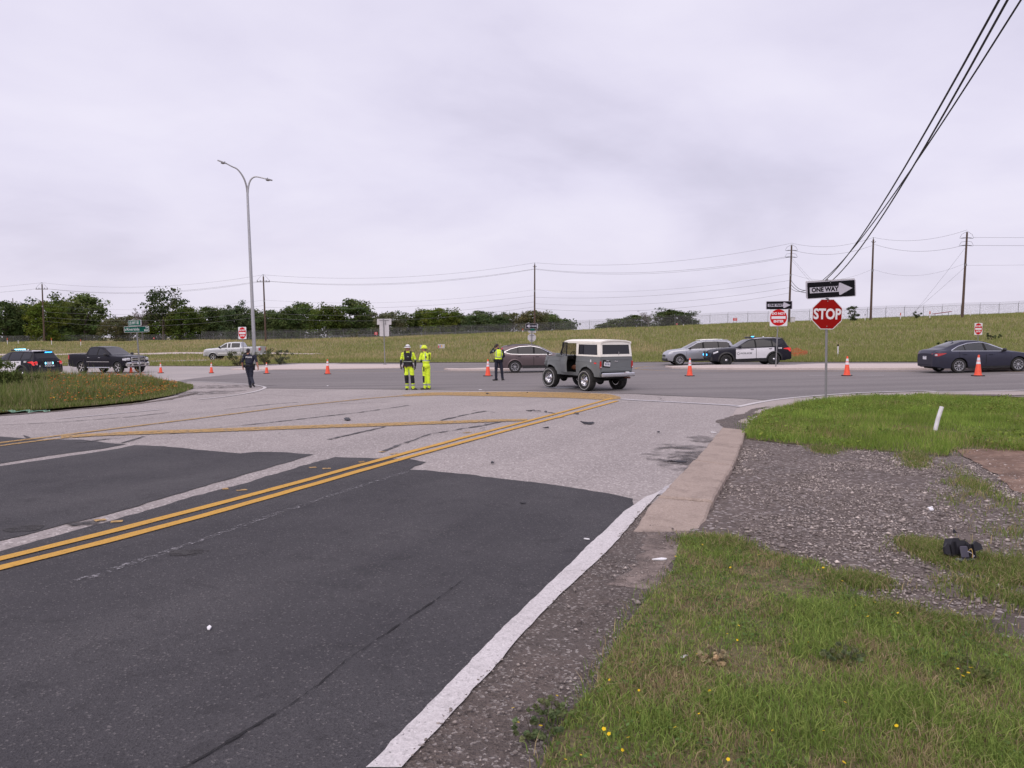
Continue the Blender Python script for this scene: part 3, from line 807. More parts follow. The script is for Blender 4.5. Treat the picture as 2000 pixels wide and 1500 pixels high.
# weed patches on the gravel
WEED = []
for i, poly in enumerate((((1645, 1125), (1700, 1128), (1735, 1142), (1715, 1156), (1660, 1150)), ((1790, 1150), (1860, 1138), (1960, 1130), (2080, 1140), (2080, 1200), (1990, 1190), (1880, 1176)), ((1860, 1105), (1930, 1098), (2060, 1110), (2060, 1134), (1930, 1124)), ((1770, 1066), (1800, 1060), (1846, 1080), (1842, 1094)),
                          ((1840, 938), (1880, 930), (1920, 945), (1990, 990), (2080, 1040), (2080, 1110), (2000, 1100), (1930, 1050), (1890, 1010), (1850, 985)), ((1590, 872), (1640, 880), (1610, 890)), ((1770, 886), (1800, 896), (1790, 920), (1770, 910)), ((1890, 930), (1960, 975), (2080, 1040), (2080, 1250), (1990, 1240), (1930, 1180), (1905, 1110), (1900, 1040), (1860, 990)), ((1830, 1090), (1900, 1096), (1910, 1112), (1850, 1110)), ((1690, 1190), (1790, 1200), (1900, 1225), (1880, 1250), (1760, 1222)), ((1330, 1056), (1400, 1058), (1470, 1075), (1400, 1080)), ((1850, 905), (1930, 955), (1990, 995), (1960, 1000), (1880, 950)))):
    pl = [tuple(p.xy) for p in PP(*poly)]
    WEED.append(pl)


# kerb: long concrete slabs, each a piece of its own
kerb = empty('kerb'); kerb['kind'] = 'structure'
KL = PP((1411, 843), (1384, 875), (1355, 910), (1320, 946), (1285, 984), (1262, 1006), (1232, 1040))
KR = PP((1456, 848), (1446, 884), (1430, 921), (1410, 958), (1391, 994), (1378, 1020), (1360, 1054))
for i0, i1 in ((0, 2), (2, 4), (4, 6)):
    a = [KL[k].xy for k in range(i0, i1 + 1)]; b = [KR[k].xy for k in range(i0, i1 + 1)]
    gap = .012
    d0 = (a[1] - a[0]).normalized() * gap
    a[0] = a[0] + d0; b[0] = b[0] + d0
    a[-1] = a[-1] - d0; b[-1] = b[-1] - d0
    hh = .085 if i0 < 4 else .07
    yj, ye = (KL[4].y + KR[4].y) / 2, (KL[6].y + KR[6].y) / 2
    hk = (lambda x, y: G(x, y) - .075 * np.clip((yj - .15 - np.asarray(y, float)) / (yj - .15 - ye), 0, 1.1)) if i0 == 4 else G
    island('slab', [tuple(q) for q in a] + [tuple(q) for q in reversed(b)], hh, C_KERB, h=hk, jit=.022, parent=kerb, step=.12, chamfer=.02)

line('sandy_wash', PP((1300, 1000), (1310, 1040), (1290, 1085), (1240, 1150)), .42, .0065, C_SAND, step=.1, jit=.10, seed=66)
line('sandy_wash', PP((1330, 1040), (1316, 1070), (1300, 1105)), .16, .0085, C_SAND, step=.1, jit=.06, seed=67)
# drain apron: concrete slab falling away to the right
ap = [tuple(p.xy) for p in PP((1866, 880), (1900, 903), (1932, 924), (1966, 947), (2000, 968), (2070, 1016), (2130, 1060), (2300, 1000), (2300, 878), (2100, 876))]
sheet('drain_apron', resample(ap, .15, .06, 33, True), .022, C_APRON, step=.5)

# left corner island, grown over with grass and flowers
isl = PP((-700, 880), (-200, 828), (0, 807), (105, 799), (210, 790), (280, 782), (330, 774), (360, 766), (378, 759), (372, 753), (350, 749), (280, 746), (126, 743.4), (0, 747), (-300, 760))
ISL = [(p.x, p.y) for p in isl]
sheet('grass_verge', resample(ISL, .6, .22, 15, True), .02, C_SOIL, step=2, zfun=lambda x, y: .03 * (float(fbm(x * .4, y * .4, 4)) - .3))

# ================================================================ vegetation
ORD = ['', 'first', 'second', 'third', 'fourth', 'fifth', 'sixth', 'seventh', 'eighth', 'ninth', 'tenth', 'eleventh', 'twelfth', 'thirteenth', 'fourteenth', 'fifteenth', 'sixteenth', 'seventeenth', 'eighteenth', 'nineteenth', 'twentieth', 'twenty-first', 'twenty-second', 'twenty-third', 'twenty-fourth', 'twenty-fifth', 'twenty-sixth', 'twenty-seventh', 'twenty-eighth', 'twenty-ninth', 'thirtieth', 'thirty-first', 'thirty-second', 'thirty-third', 'thirty-fourth', 'thirty-fifth', 'thirty-sixth', 'thirty-seventh', 'thirty-eighth', 'thirty-ninth', 'fortieth', 'forty-first', 'forty-second', 'forty-third', 'forty-fourth', 'forty-fifth']
BARK = mat('bark', (0.10, 0.08, 0.065), rough=.9, var=.3, vscale=3, bump=.6, bscale=20)
BARK_GREY = mat('bark_grey', (0.22, 0.20, 0.20), rough=.9, var=.25, vscale=3)
LEAF = attr_mat('leaves', trans=.35, vary=.6)
GRASS = attr_mat('grass_blades', trans=.4)
STONE = attr_mat('gravel_stones', rough=.9)
PETAL = attr_mat('petals', rough=.6, trans=.2)

def leaf_cloud(cent, rad, per, size, base, r):
    """leaf quads in clumps: cent (k,3), rad (k,)"""
    k = len(cent)
    n = k * per
    ci = np.repeat(np.arange(k), per)
    d = r.normal(size=(n, 3)); d /= np.linalg.norm(d, axis=1, keepdims=True)
    rr = r.random(n) ** .45
    p = cent[ci] + d * (rad[ci] * rr)[:, None] * np.array([1, 1, .75])
    nrm = d * .6 + r.normal(size=(n, 3)) * .6 + np.array([0, 0, .5])
    nrm /= np.linalg.norm(nrm, axis=1, keepdims=True)
    a = np.cross(nrm, r.normal(size=(n, 3))); a /= np.linalg.norm(a, axis=1, keepdims=True)
    b = np.cross(nrm, a)
    s = size * r.uniform(.6, 1.3, n)[:, None]
    v = np.stack([p - a * s * .5, p + b * s * .32, p + a * s * .55, p - b * s * .32], 1).reshape(-1, 3)
    tone = r.uniform(.72, 1.3, k)[ci] * r.uniform(.8, 1.25, n)
    warm = r.uniform(-.1, .25, k)[ci]
    c = np.array(base)[None] * tone[:, None]
    c[:, 0] *= 1 + warm
    return v, np.arange(4 * n), np.full(n, 4), np.repeat(np.clip(c, 0, 1), 4, 0)
def make_tree(seed, hgt, width, base, dens=1.0, bare=False, lowcrown=.03):
    """trunk with limbs and a clumped crown, unit placed at origin"""
    r = np.random.default_rng(seed)
    root = empty('broadleaf_tree')
    tb = MB()
    trunk_h = hgt * .55
    lean = r.normal(0, .04, 2) * hgt
    pts = [(lean[0] * t ** 2, lean[1] * t ** 2, trunk_h * t) for t in (0, .3, .6, 1)]
    tb.tube([(p[0], p[1], p[2] - .2 if i == 0 else p[2]) for i, p in enumerate(pts)], [hgt * .03, hgt * .024, hgt * .018, hgt * .011], 7)
    ends = []
    nl = 16 if bare else 10
    for i in range(nl):
        t = r.uniform(.25, 1)
        s = Vector((lean[0] * t * t, lean[1] * t * t, trunk_h * t))
        a = r.uniform(0, 2 * math.pi)
        L = width * r.uniform(.25, .46)
        e = s + Vector((math.cos(a) * L, math.sin(a) * L, hgt * r.uniform(.12, .42)))
        e.z = min(e.z, hgt * .93)
        mid = s.lerp(e, .5) + Vector((0, 0, hgt * .02))
        tb.tube([s, mid, e], [hgt * .010, hgt * .006, hgt * .0025], 5)
        ends.append(e)
        for k in range(4 if bare else 2):
            q = s.lerp(e, r.uniform(.4, .95))
            w = q + Vector(r.normal(0, 1, 3)) * width * .10 + Vector((0, 0, hgt * .10))
            tb.tube([q, q.lerp(w, .5) + Vector((0, 0, .05 * hgt * .2)), w], [hgt * .004, hgt * .003, hgt * .0012], 4)
            ends.append(w)
    tb.build('trunk', BARK_GREY if bare else BARK, root, smooth=60)
    if bare:
        cent = np.array([tuple(e) for e in ends]); rad = np.full(len(cent), width * .07)
        v, f, c, col = leaf_cloud(cent, rad, 22, width * .035, (0.20, 0.19, 0.17), r)
        np_mesh('crown', v, f, c, col, LEAF, root)
        return root
    k = int(80 * dens)
    cz = r.uniform(lowcrown, 1, k)
    prof = np.interp((cz - lowcrown) / (1 - lowcrown), [0, .2, .5, .75, .92, 1], [.75, .95, 1, .82, .5, .2])
    ang = r.uniform(0, 2 * np.pi, k); rr = np.sqrt(r.uniform(.1, 1, k)) * prof * width * .46
    cent = np.stack([np.cos(ang) * rr * r.uniform(.85, 1.15, k), np.sin(ang) * rr, cz * hgt * .94], 1)
    cent = np.concatenate([cent, np.array([tuple(e) for e in ends])])
    rad = r.uniform(.09, .19, len(cent)) * width * .9
    v, f, c, col = leaf_cloud(cent, rad, int(62 * dens), width * .052, base, r)
    np_mesh('crown', v, f, c, col, LEAF, root)
    return root
PROTO = [make_tree(1, 9.5, 9, (0.080, 0.128, 0.028)), make_tree(2, 9.5, 8.5, (0.10, 0.152, 0.034)), make_tree(3, 9.5, 9.5, (0.066, 0.108, 0.028), 1.1),
         make_tree(4, 9.5, 9, (0.125, 0.14, 0.065), .75), make_tree(5, 9.5, 8.0, (0.055, 0.085, 0.03), .55, lowcrown=.38), make_tree(6, 9.0, 7.5, (0.1, 0.09, 0.06), bare=True)]
T_LIST = [(10, 588, 70, 0), (48, 592, 76, 2), (92, 588, 70, 1), (128, 586, 66, 2), (168, 574, 92, 1), (228, 622, 56, 3), (255, 616, 60, 3), (279, 601, 40, 5), (321, 557, 80, 4), (312, 612, 80, 0), (366, 597, 70, 2),
          (404, 599, 66, 0), (436, 603, 60, 1), (464, 596, 56, 2), (494, 604, 60, 0), (530, 606, 64, 1), (562, 599, 62, 2), (594, 591, 74, 1), (640, 597, 70, 0), (688, 584, 90, 0), (728, 610, 60, 3), (762, 609, 60, 3), (792, 614, 54, 2), (832, 604, 62, 1), (858, 602, 66, 1), (894, 609, 62, 2), (936, 607, 70, 0), (968, 616, 56, 2), (1002, 611, 58, 3), (1038, 606, 66, 3), (1074, 613, 60, 1), (1104, 624, 44, 0),
          (1184, 632, 46, 0), (1212, 622, 50, 1), (1240, 615, 54, 0), (1266, 609, 36, 5), (1314, 605, 82, 2), (1346, 624, 48, 1), (150, 618, 90, 0), (548, 622, 90, 2), (700, 622, 90, 2), (870, 628, 90, 2)]
SPECIAL = {168: 'tallest green tree at the right end of the far left clump', 279: 'grey half-bare tree left of the tall open-crowned tree', 321: 'tall open-crowned tree showing branches, highest of the whole treeline', 688: 'big round-topped dark tree above the fence, left of the blank sign back', 1266: 'bare grey tree beside the rounded dark tree on the hill', 1314: 'rounded dark green tree alone against the sky on the hill', 1346: 'small low tree at the right foot of the rounded hill tree', 228: 'low hazy olive tree in the treeline gap behind the green street signs'}
used = set()
_order = sorted(T_LIST)
for i, (px, top, wpx, kind) in enumerate(T_LIST):
    Y = 205 + 14 * math.sin(i * 2.3) if px < 1150 else 188 + 5 * math.sin(i)
    if i >= 38: Y = 226
    x = PX(px, Y)
    zb = float(HILL(x, Y))
    hgt = PZ(top, Y) - zb
    wid = wpx * Y / F_PX * 1.12
    if kind in used: t = copy_tree(PROTO[kind])
    else: t = PROTO[kind]; used.add(kind)
    t.location = (x, Y, zb)
    t.rotation_euler = (0, 0, i * 1.7)
    ph, pw = (9.5, [9, 8.5, 9.5, 9, 8, 7.5][kind])
    if kind == 5: ph = 9.0
    t.scale = (wid / pw, wid / pw, hgt / ph)
    k = _order.index((px, top, wpx, kind)) + 1
    look = ['dark green', 'mid green', 'deep green', 'pale olive', 'open-crowned', 'bare grey'][kind]
    lab = SPECIAL.get(px) or f'{look} broadleaf tree behind the fence, {ORD[k]} from the left in the treeline'
    tag(t, lab, 'tree', 'trees behind the airfield fence')

# thicket that closes the view under and behind the trees
def thicket():
    r = np.random.default_rng(77)
    k = 560
    px = np.concatenate([r.uniform(-40, 1118, k - 70), r.uniform(1168, 1362, 70)])
    Y = r.uniform(222, 240, k)
    X = (px - 1000) / F_PX * Y
    top = np.where(px > 1150, 636., np.where((px > 212) & (px < 262), 632., 622.)) + r.uniform(-6, 10, k)
    zt = CAM_Z + (HOR - top) / F_PX * Y
    zb = HILL(X, Y)
    z = zb + (zt - zb) * r.random(k) ** .8
    cent = np.stack([X, Y, z], 1)
    v, f, c, col = leaf_cloud(cent, np.full(k, 2.6), 46, .75, (0.060, 0.085, 0.030), r)
    o = np_mesh('far_thicket', v, f, c, col, LEAF)
    tag(o, 'dark thicket filling the gaps behind the treeline', 'thicket', kind='stuff')
thicket()

# --- grass of the bank, the verges and the island
def field_cols(x, y, t):
    n1 = fbm(x * .09, y * .13, 2); n2 = fbm(x * .5, y * .5, 7)
    tan = np.clip(.12 + 1.3 * (n1 - .42) + .5 * np.exp(-((t - 16) / 6.) ** 2) + .35 * np.exp(-((t - 62) / 16.) ** 2) - .3 * np.exp(-(t / 4.) ** 2) + .5 * (n2 - .5), 0, 1) * np.where(x > 14, .32, .85)
    tan = np.where(rng.random(len(x)) < tan, 1., 0.) * .8 + .2 * tan
    g = np.array([0.215, 0.26, 0.075]); g2 = np.array([0.30, 0.31, 0.115]); d = np.array([0.50, 0.40, 0.23])
    k = rng.random(len(x))[:, None]
    c = (g * k + g2 * (1 - k)) * (1 - tan[:, None]) + d * tan[:, None]
    return c * rng.uniform(.7, 1.25, len(x))[:, None]
def hill_grass():
    n = 330000
    Y = 46 + (rng.random(n) ** 1.7) * 120
    X = rng.uniform(-.80, .80, n) * Y
    t = Y - edge_y(X)
    k = t > .1
    k &= ~((np.abs(Y - 82) < 3.2) & (X < -32))
    k &= ~((np.abs(Y - np.interp(X, [-260, -95, -42, -26], [112, 111, 105, 99])) < 1.8) & (X < -25))
    X, Y, t = X[k], Y[k], t[k]
    h = (.14 + .28 * fbm(X * .3, Y * .3, 9)) * rng.uniform(.6, 1.3, len(X)) * np.clip(.35 + t / 6, .35, 1)
    w = .02 + Y * .0006
    cols = field_cols(X, Y, t)
    v, f, c, col = tri_blades(X, Y, HILL(X, Y) + .05, h, w, cols, .5)
    o = np_mesh('bank_grass', v, f, c, col, GRASS)
    tag(o, 'tall wild grass, green and straw coloured, on the bank beyond the highway', 'grass', kind='stuff')
    # yellow wild flowers in drifts
    n = 26000
    Y = 48 + rng.random(n) * 70; X = rng.uniform(-.75, .75, n) * Y; t = Y - edge_y(X)
    q = fbm(X * .16, Y * .16, 21)
    k = (t > 1.5) & (q > .60) & (rng.random(n) < (q - .58) * 3)
    X, Y = X[k], Y[k]; n = len(X)
    z = HILL(X, Y) + rng.uniform(.3, .62, n)
    s = .035 + Y * .00035
    a = rng.uniform(0, 6.28, n)
    v = np.stack([np.stack([X + s * np.cos(a + q), Y + s * np.sin(a + q), z + s * np.sin(q * 2) * .8], 1) for q in (0, 1.57, 3.14, 4.71)], 1).reshape(-1, 3)
    col = np.repeat(np.array([.62, .45, .03]) * rng.uniform(.7, 1.1, n)[:, None], 4, 0)
    o = np_mesh('bank_flowers', v, np.arange(4 * n), np.full(n, 4), col, PETAL)
    tag(o, 'drifts of small yellow wild flowers in the bank grass', 'wild flowers', kind='stuff')
hill_grass()

def near_grass():
    parts = []
    # foreground verge
    n = 900000
    x = rng.uniform(.0, 7.5, n); y = 2.2 + rng.random(n) ** 1.25 * 6.3
    k = in_poly(x, y, vnear) & (x < .74 * y + .4)
    x, y = x[k], y[k]
    d = fbm(x * 1.6, y * 1.6, 31)
    bare = fbm(x * 2.6 + 5, y * 2.6, 35)
    keep = rng.random(len(x)) < np.clip(.30 + 1.5 * (d - .3) - 1.3 * np.clip(bare - .58, 0, 1), .10, 1) * .62
    x, y, d, bare = x[keep], y[keep], d[keep], bare[keep]
    n = len(x)
    h = (.012 + .055 * np.clip(d - .22, 0, 1)) * rng.uniform(.6, 1.5, n)
    tall = rng.random(n) < .02
    h[tall] *= 2.0
    dry = np.clip(.22 + 2.3 * (bare - .47) - .5 * (d - .4) + .25 * (fbm(x * 9, y * 9, 3) - .5), 0, .95)
    isdry = rng.random(n) < dry
    k2 = rng.random(n)[:, None]
    g = np.array([0.17, 0.275, 0.058]) * k2 + np.array([0.33, 0.39, 0.11]) * (1 - k2)
    c = np.where(isdry[:, None], np.array([0.46, 0.36, 0.215]) * rng.uniform(.55, 1.15, n)[:, None], g * rng.uniform(.6, 1.35, n)[:, None])
    parts.append(tri_blades(x, y, G(x, y) + .02, h, rng.uniform(.0022, .0042, n) * (1 + y * .10), c, 1.3, 2))
    print('near blades', n)
    # far verge round the stop sign
    x, y = scatter(vfar, 330000)
    k = (x < .76 * y + 1) & (y > 8)
    x, y = x[k], y[k]; n = len(x)
    d = .5 * fbm(x * .7, y * .7, 41) + .5 * fbm(x * 2.6, y * 2.6, 43)
    h = (.02 + .30 * np.clip(d - .28, 0, 1)) * rng.uniform(.5, 1.4, n)
    h[rng.random(n) < .01] *= 1.8
    isdry = rng.random(n) < np.clip(.10 + 1.2 * (fbm(x * .9 + 9, y * .9, 44) - .5), 0, .8)
    k2 = rng.random(n)[:, None]
    g = np.array([0.17, 0.29, 0.045]) * k2 + np.array([0.32, 0.40, 0.09]) * (1 - k2)
    c = np.where(isdry[:, None], np.array([0.42, 0.35, 0.17]), g) * rng.uniform(.6, 1.25, n)[:, None] * (.62 + .75 * fbm(x * 1.7 + 3, y * 1.7, 47))[:, None]
    parts.append(tri_blades(x, y, G(x, y) + .05, h, rng.uniform(.006, .012, n) * (1 + y * .012), c, .9, 1))
    # broad-leaved weeds and clover among the blades
    for poly, cnt, rad, ls, hh, base in ((vnear, 1500, .055, .020, .025, (0.13, 0.20, 0.06)), (vfar, 1500, .16, .055, .07, (0.17, 0.25, 0.05))):
        x, y = scatter(poly, cnt * 5)
        k = (x < .76 * y + 1) & (y > 2.3) & (fbm(x * (1.4 if ls < .03 else .6), y * (1.4 if ls < .03 else .6), 91) > .50)
        x, y = x[k][:cnt], y[k][:cnt]
        cc = np.stack([x, y, G(x, y) + hh], 1)
        v, f, c, col = leaf_cloud(cc, np.full(len(x), rad), 16, ls, base, rng)
        v[:, 2] = np.maximum(v[:, 2], G(v[:, 0], v[:, 1]) + .015)
        parts.append((v, f, c, col))
    # weeds on the gravel
    for pl in WEED:
        x, y = scatter(pl, 14000)
        x = x + rng.normal(0, .10, len(x)); y = y + rng.normal(0, .10, len(y))
        k = (x < .76 * y + 1) & (rng.random(len(x)) < 1.7 * fbm(x * 3.5, y * 3.5, 58) - .25)
        x, y = x[k], y[k]; n = len(x)
        if n == 0: continue
        d = fbm(x * 2.2, y * 2.2, 51)
        k = rng.random(n) < np.clip(d * 1.6 - .25, .05, 1)
        x, y, d = x[k], y[k], d[k]; n = len(x)
        isdry = rng.random(n) < .28
        k2 = rng.random(n)[:, None]
        g = np.array([0.14, 0.22, 0.05]) * k2 + np.array([0.26, 0.30, 0.085]) * (1 - k2)
        c = np.where(isdry[:, None], np.array([0.42, 0.34, 0.19]), g) * rng.uniform(.6, 1.2, n)[:, None]
        parts.append(tri_blades(x, y, G(x, y) + .012, (.02 + .06 * d) * rng.uniform(.5, 1.4, n), rng.uniform(.003, .006, n) * (1 + y * .06), c, 1.3, 2))
    # fringe of single tufts over the edges of gravel and dirt
    xs, ys = [], []
    edges = [(Vector(a), Vector(b), 700, .045) for a, b in zip(vnear[:-1], vnear[1:])] + [(Vector(a), Vector(b), 330, .11) for a, b in zip(vfar[:-1], vfar[1:])]
    for a, b, dens, sd in edges:
        m = int((b - a).length * dens)
        tt = rng.random(m); off = rng.normal(0, sd, m)
        nn = Vector((-(b - a).y, (b - a).x)).normalized()
        xs.append(a.x + (b.x - a.x) * tt + nn.x * off); ys.append(a.y + (b.y - a.y) * tt + nn.y * off)
    x = np.concatenate(xs); y = np.concatenate(ys)
    k = (y > 2) & (x < .76 * y + 1) & (rng.random(len(x)) < .75 * fbm(x * 4, y * 4, 77))
    x, y = x[k], y[k]; n = len(x)
    c = np.where((rng.random(n) < .3)[:, None], np.array([0.42, 0.34, 0.19]), np.array([0.17, 0.25, 0.06])) * rng.uniform(.7, 1.2, n)[:, None]
    parts.append(tri_blades(x, y, G(x, y) + .01, rng.uniform(.02, .07, n) * (1 + (y > 9) * .6), rng.uniform(.003, .005, n) * (1 + y * .07), c, 1.3, 2))
    off = 0; V, F, C, K = [], [], [], []
    for v, f, c, col in parts:
        V.append(v); F.append(f + off); C.append(c); K.append(col); off += len(v)
    o = np_mesh('verge_grass', np.concatenate(V), np.concatenate(F), np.concatenate(C), np.concatenate(K), GRASS)
    tag(o, 'short green and dry grass on the near roadside beside the gravel', 'grass', kind='stuff')
near_grass()

def flat_flowers(name, x, y, z, s, col, label):
    """little five-petalled heads tilted to the sky"""
    n = len(x)
    a0 = rng.uniform(0, 6.28, n)
    tilt = rng.uniform(-.5, .5, (n, 2))
    ring = []
    for q in range(5):
        a = a0 + q * 1.2566
        dx, dy = np.cos(a) * s, np.sin(a) * s
        ring.append(np.stack([x + dx, y + dy, z + dx * tilt[:, 0] + dy * tilt[:, 1]], 1))
    v = np.stack(ring, 1).reshape(-1, 3)
    o = np_mesh(name, v, np.arange(5 * n), np.full(n, 5), np.repeat(col, 5, 0), PETAL)
    tag(o, label, 'wild flowers', kind='stuff')
def near_flowers():
    x, y = scatter(vnear, 2600)
    k = (y > 2.5) & (x < .74 * y + .3) & (fbm(x * 1.1, y * 1.1, 61) > .50)
    k &= rng.random(len(x)) < .42
    x, y = x[k], y[k]
    px = PP((1750, 1440), (1905, 1325), (1880, 1340), (1870, 1330), (1895, 1318), (1890, 1345), (1008, 1355), (1088, 1376), (1002, 1416), (1012, 1434), (1056, 1434), (1523, 1268), (1542, 1276), (1578, 1268), (1650, 1396))
    x = np.concatenate([x, [p.x for p in px]]); y = np.concatenate([y, [p.y for p in px]])
    n = len(x)
    flat_flowers('verge_flowers', x, y, G(x, y) + rng.uniform(.035, .085, n), rng.uniform(.005, .010, n), np.tile([.80, .55, .02], (n, 1)) * rng.uniform(.8, 1.1, n)[:, None], 'tiny yellow flowers dotted through the near grass')
near_flowers()

def island_plants():
    x, y = scatter(ISL, 900000)
    k = (x > -.74 * y - 2) & (y < 60)
    x, y = x[k], y[k]
    idx = rng.permutation(len(x))[:150000]
    x, y = x[idx], y[idx]; n = len(x)
    edge = np.abs(fbm(x * .5, y * .5, 12))
    # lower at the road side, taller inside
    ins = np.full(n, 9.0)
    for (ax, ay), (bx_, by) in zip(ISL, ISL[1:] + ISL[:1]):
        dx, dy = bx_ - ax, by - ay
        t = np.clip(((x - ax) * dx + (y - ay) * dy) / (dx * dx + dy * dy), 0, 1)
        ins = np.minimum(ins, np.hypot(x - ax - t * dx, y - ay - t * dy))
    ins = np.clip(ins / 2.0, .22, 1)
    h = (.16 + .60 * edge) * ins * rng.uniform(.5, 1.4, n)
    h[rng.random(n) < .012] *= 1.8
    k2 = rng.random(n)[:, None]
    g = np.array([0.125, 0.195, 0.045]) * k2 + np.array([0.24, 0.26, 0.085]) * (1 - k2)
    c = np.where((rng.random(n) < .2)[:, None], np.array([0.38, 0.31, 0.18]), g) * rng.uniform(.6, 1.25, n)[:, None]
    v, f, cc, col = tri_blades(x, y, G(x, y) + .03, h, .016 + y * .0007, c, .7)
    o = np_mesh('island_grass', v, f, cc, col, GRASS)
    tag(o, 'rank green grass on the corner island under the street-name signs', 'grass', kind='stuff')
    u = x / y * F_PX + 1000
    k = (fbm(x * .35, y * .35, 15) > .34) & (ins > .25) & (u > 90) & (u < 345) & (rng.random(n) < .6)
    x, y, h = x[k][:3600], y[k][:3600], h[k][:3600]; n = len(x)
    flat_flowers('island_flowers', x, y, G(x, y) + np.clip(h, .16, .8) + rng.uniform(.0, .10, n), rng.uniform(.016, .032, n), np.where((rng.random(n) < .75)[:, None], np.array([.62, .155, .03]), np.array([.60, .33, .03])) * rng.uniform(.7, 1.15, n)[:, None], 'orange wild flowers in the corner island grass')
island_plants()

def shrub(name, loc, hgt, wid, base, label, seed, n=34, per=46, ls=.09, group=None):
    r = np.random.default_rng(seed)
    root = empty(name, loc, 0, label, 'shrub', group)
    mb = MB()
    for i in range(7):
        a = r.uniform(0, 6.28)
        e = Vector((math.cos(a) * wid * .35, math.sin(a) * wid * .35, hgt * r.uniform(.5, .95)))
        mb.tube([(0, 0, -.1), e * .5 + Vector((0, 0, .08)), e], [.022 * hgt, .014 * hgt, .005 * hgt], 5)
    mb.build('stem', BARK, root)
    z = r.uniform(.1, .95, n)
    a = r.uniform(0, 6.28, n); rr = np.sqrt(r.random(n)) * wid * .45 * np.sin(np.clip(z, .15, 1) * 2.4)
    cent = np.stack([np.cos(a) * rr, np.sin(a) * rr, z * hgt], 1)
    v, f, c, col = leaf_cloud(cent, np.full(n, min(hgt, wid) * .15), per, ls, base, r)
    np_mesh('foliage', v, f, c, col, LEAF, root)
    return root
p = P(8, 778); shrub('roadside_shrub', (p.x - .45, p.y, p.z), 1.55, 2.3, (0.075, 0.115, 0.035), 'dark leafy shrub at the left picture edge before the rear police car', 71, 60, 70, .10)
p = P(-30, 760); shrub('roadside_shrub', (p.x - .8, p.y, p.z), 1.9, 2.6, (0.075, 0.11, 0.035), 'taller shrub cut by the left picture edge beside the police car', 72, 55, 60, .11)
p = P(118, 768); shrub('flowering_weed', (p.x, p.y, p.z), .8, 1.6, (0.07, 0.085, 0.03), 'bushy dark weed clump by the white island stake', 73, 30, 40, .06)
p = P(40, 775); shrub('flowering_weed', (p.x, p.y, p.z), 1.0, 1.8, (0.06, 0.085, 0.03), 'low weed clump in front of the left dark shrub', 74, 34, 40, .07)
for i, (px, py, hg, wd, lab) in enumerate(((520, 713, 1.5, 2.4, 'grey green bush right of the walking officer at the lamp post foot'), (548, 712, 1.3, 2.6, 'loose bush between the lamp post and the orange cones'), (466, 715, 1.5, 2.2, 'bush left of the walking officer below the do-not-enter sign'))):
    p = P(px, py); shrub('roadside_shrub', (p.x, p.y, p.z), hg, wd, (0.085, 0.105, 0.045), lab, 80 + i, 26, 34, .12)
def on_hill(px, Y): x = PX(px, Y); return (x, Y, float(HILL(x, Y)) + .05)
shrub('hill_bush', on_hill(1665, 104), 2.3, 1.9, (0.05, 0.08, 0.025), 'round dark bush on the hill crest right of the stop sign', 90, 30, 50, .16)
shrub('hill_bush', on_hill(1788, 106), 1.1, 1.3, (0.06, 0.09, 0.03), 'small low bush on the hill crest between two utility poles', 91, 18, 36, .13)
shrub('hill_bush', on_hill(692, 175), 2.4, 3.2, (0.085, 0.11, 0.05), 'thin spreading bush against the fence left of the red notice', 92, 16, 22, .2)
shrub('hill_bush', on_hill(1845, 60), .9, 1.6, (0.035, 0.05, 0.02), 'dark weed clump on the slope above the sedan boot', 93, 16, 30, .12)
shrub('hill_bush', on_hill(1937, 72), .7, 1.6, (0.06, 0.085, 0.03), 'small dark weed on the slope right of the far do-not-enter sign', 94, 14, 30, .12)

for i, (px, py, wd, lab) in enumerate(((1048, 1440, .30, 'grey green trailing weed with yellow flowers on the dirt edge, nearest the camera'), (1075, 1405, .22, 'small trailing weed behind the nearest one on the dirt edge'), (1395, 1300, .20, 'tuft of long dry blades in the near grass'), (1650, 1300, .26, 'flat leafy weed rosette in the middle of the near grass'), (1890, 1330, .30, 'leafy weed with many yellow flowers in the near grass at right'))):
    p = P(px, py); shrub('verge_weed', (p.x, p.y, p.z + .012), .07, wd, (0.14, 0.19, 0.075) if i != 2 else (0.40, 0.32, 0.17), lab, 120 + i, 26, 26, .022)

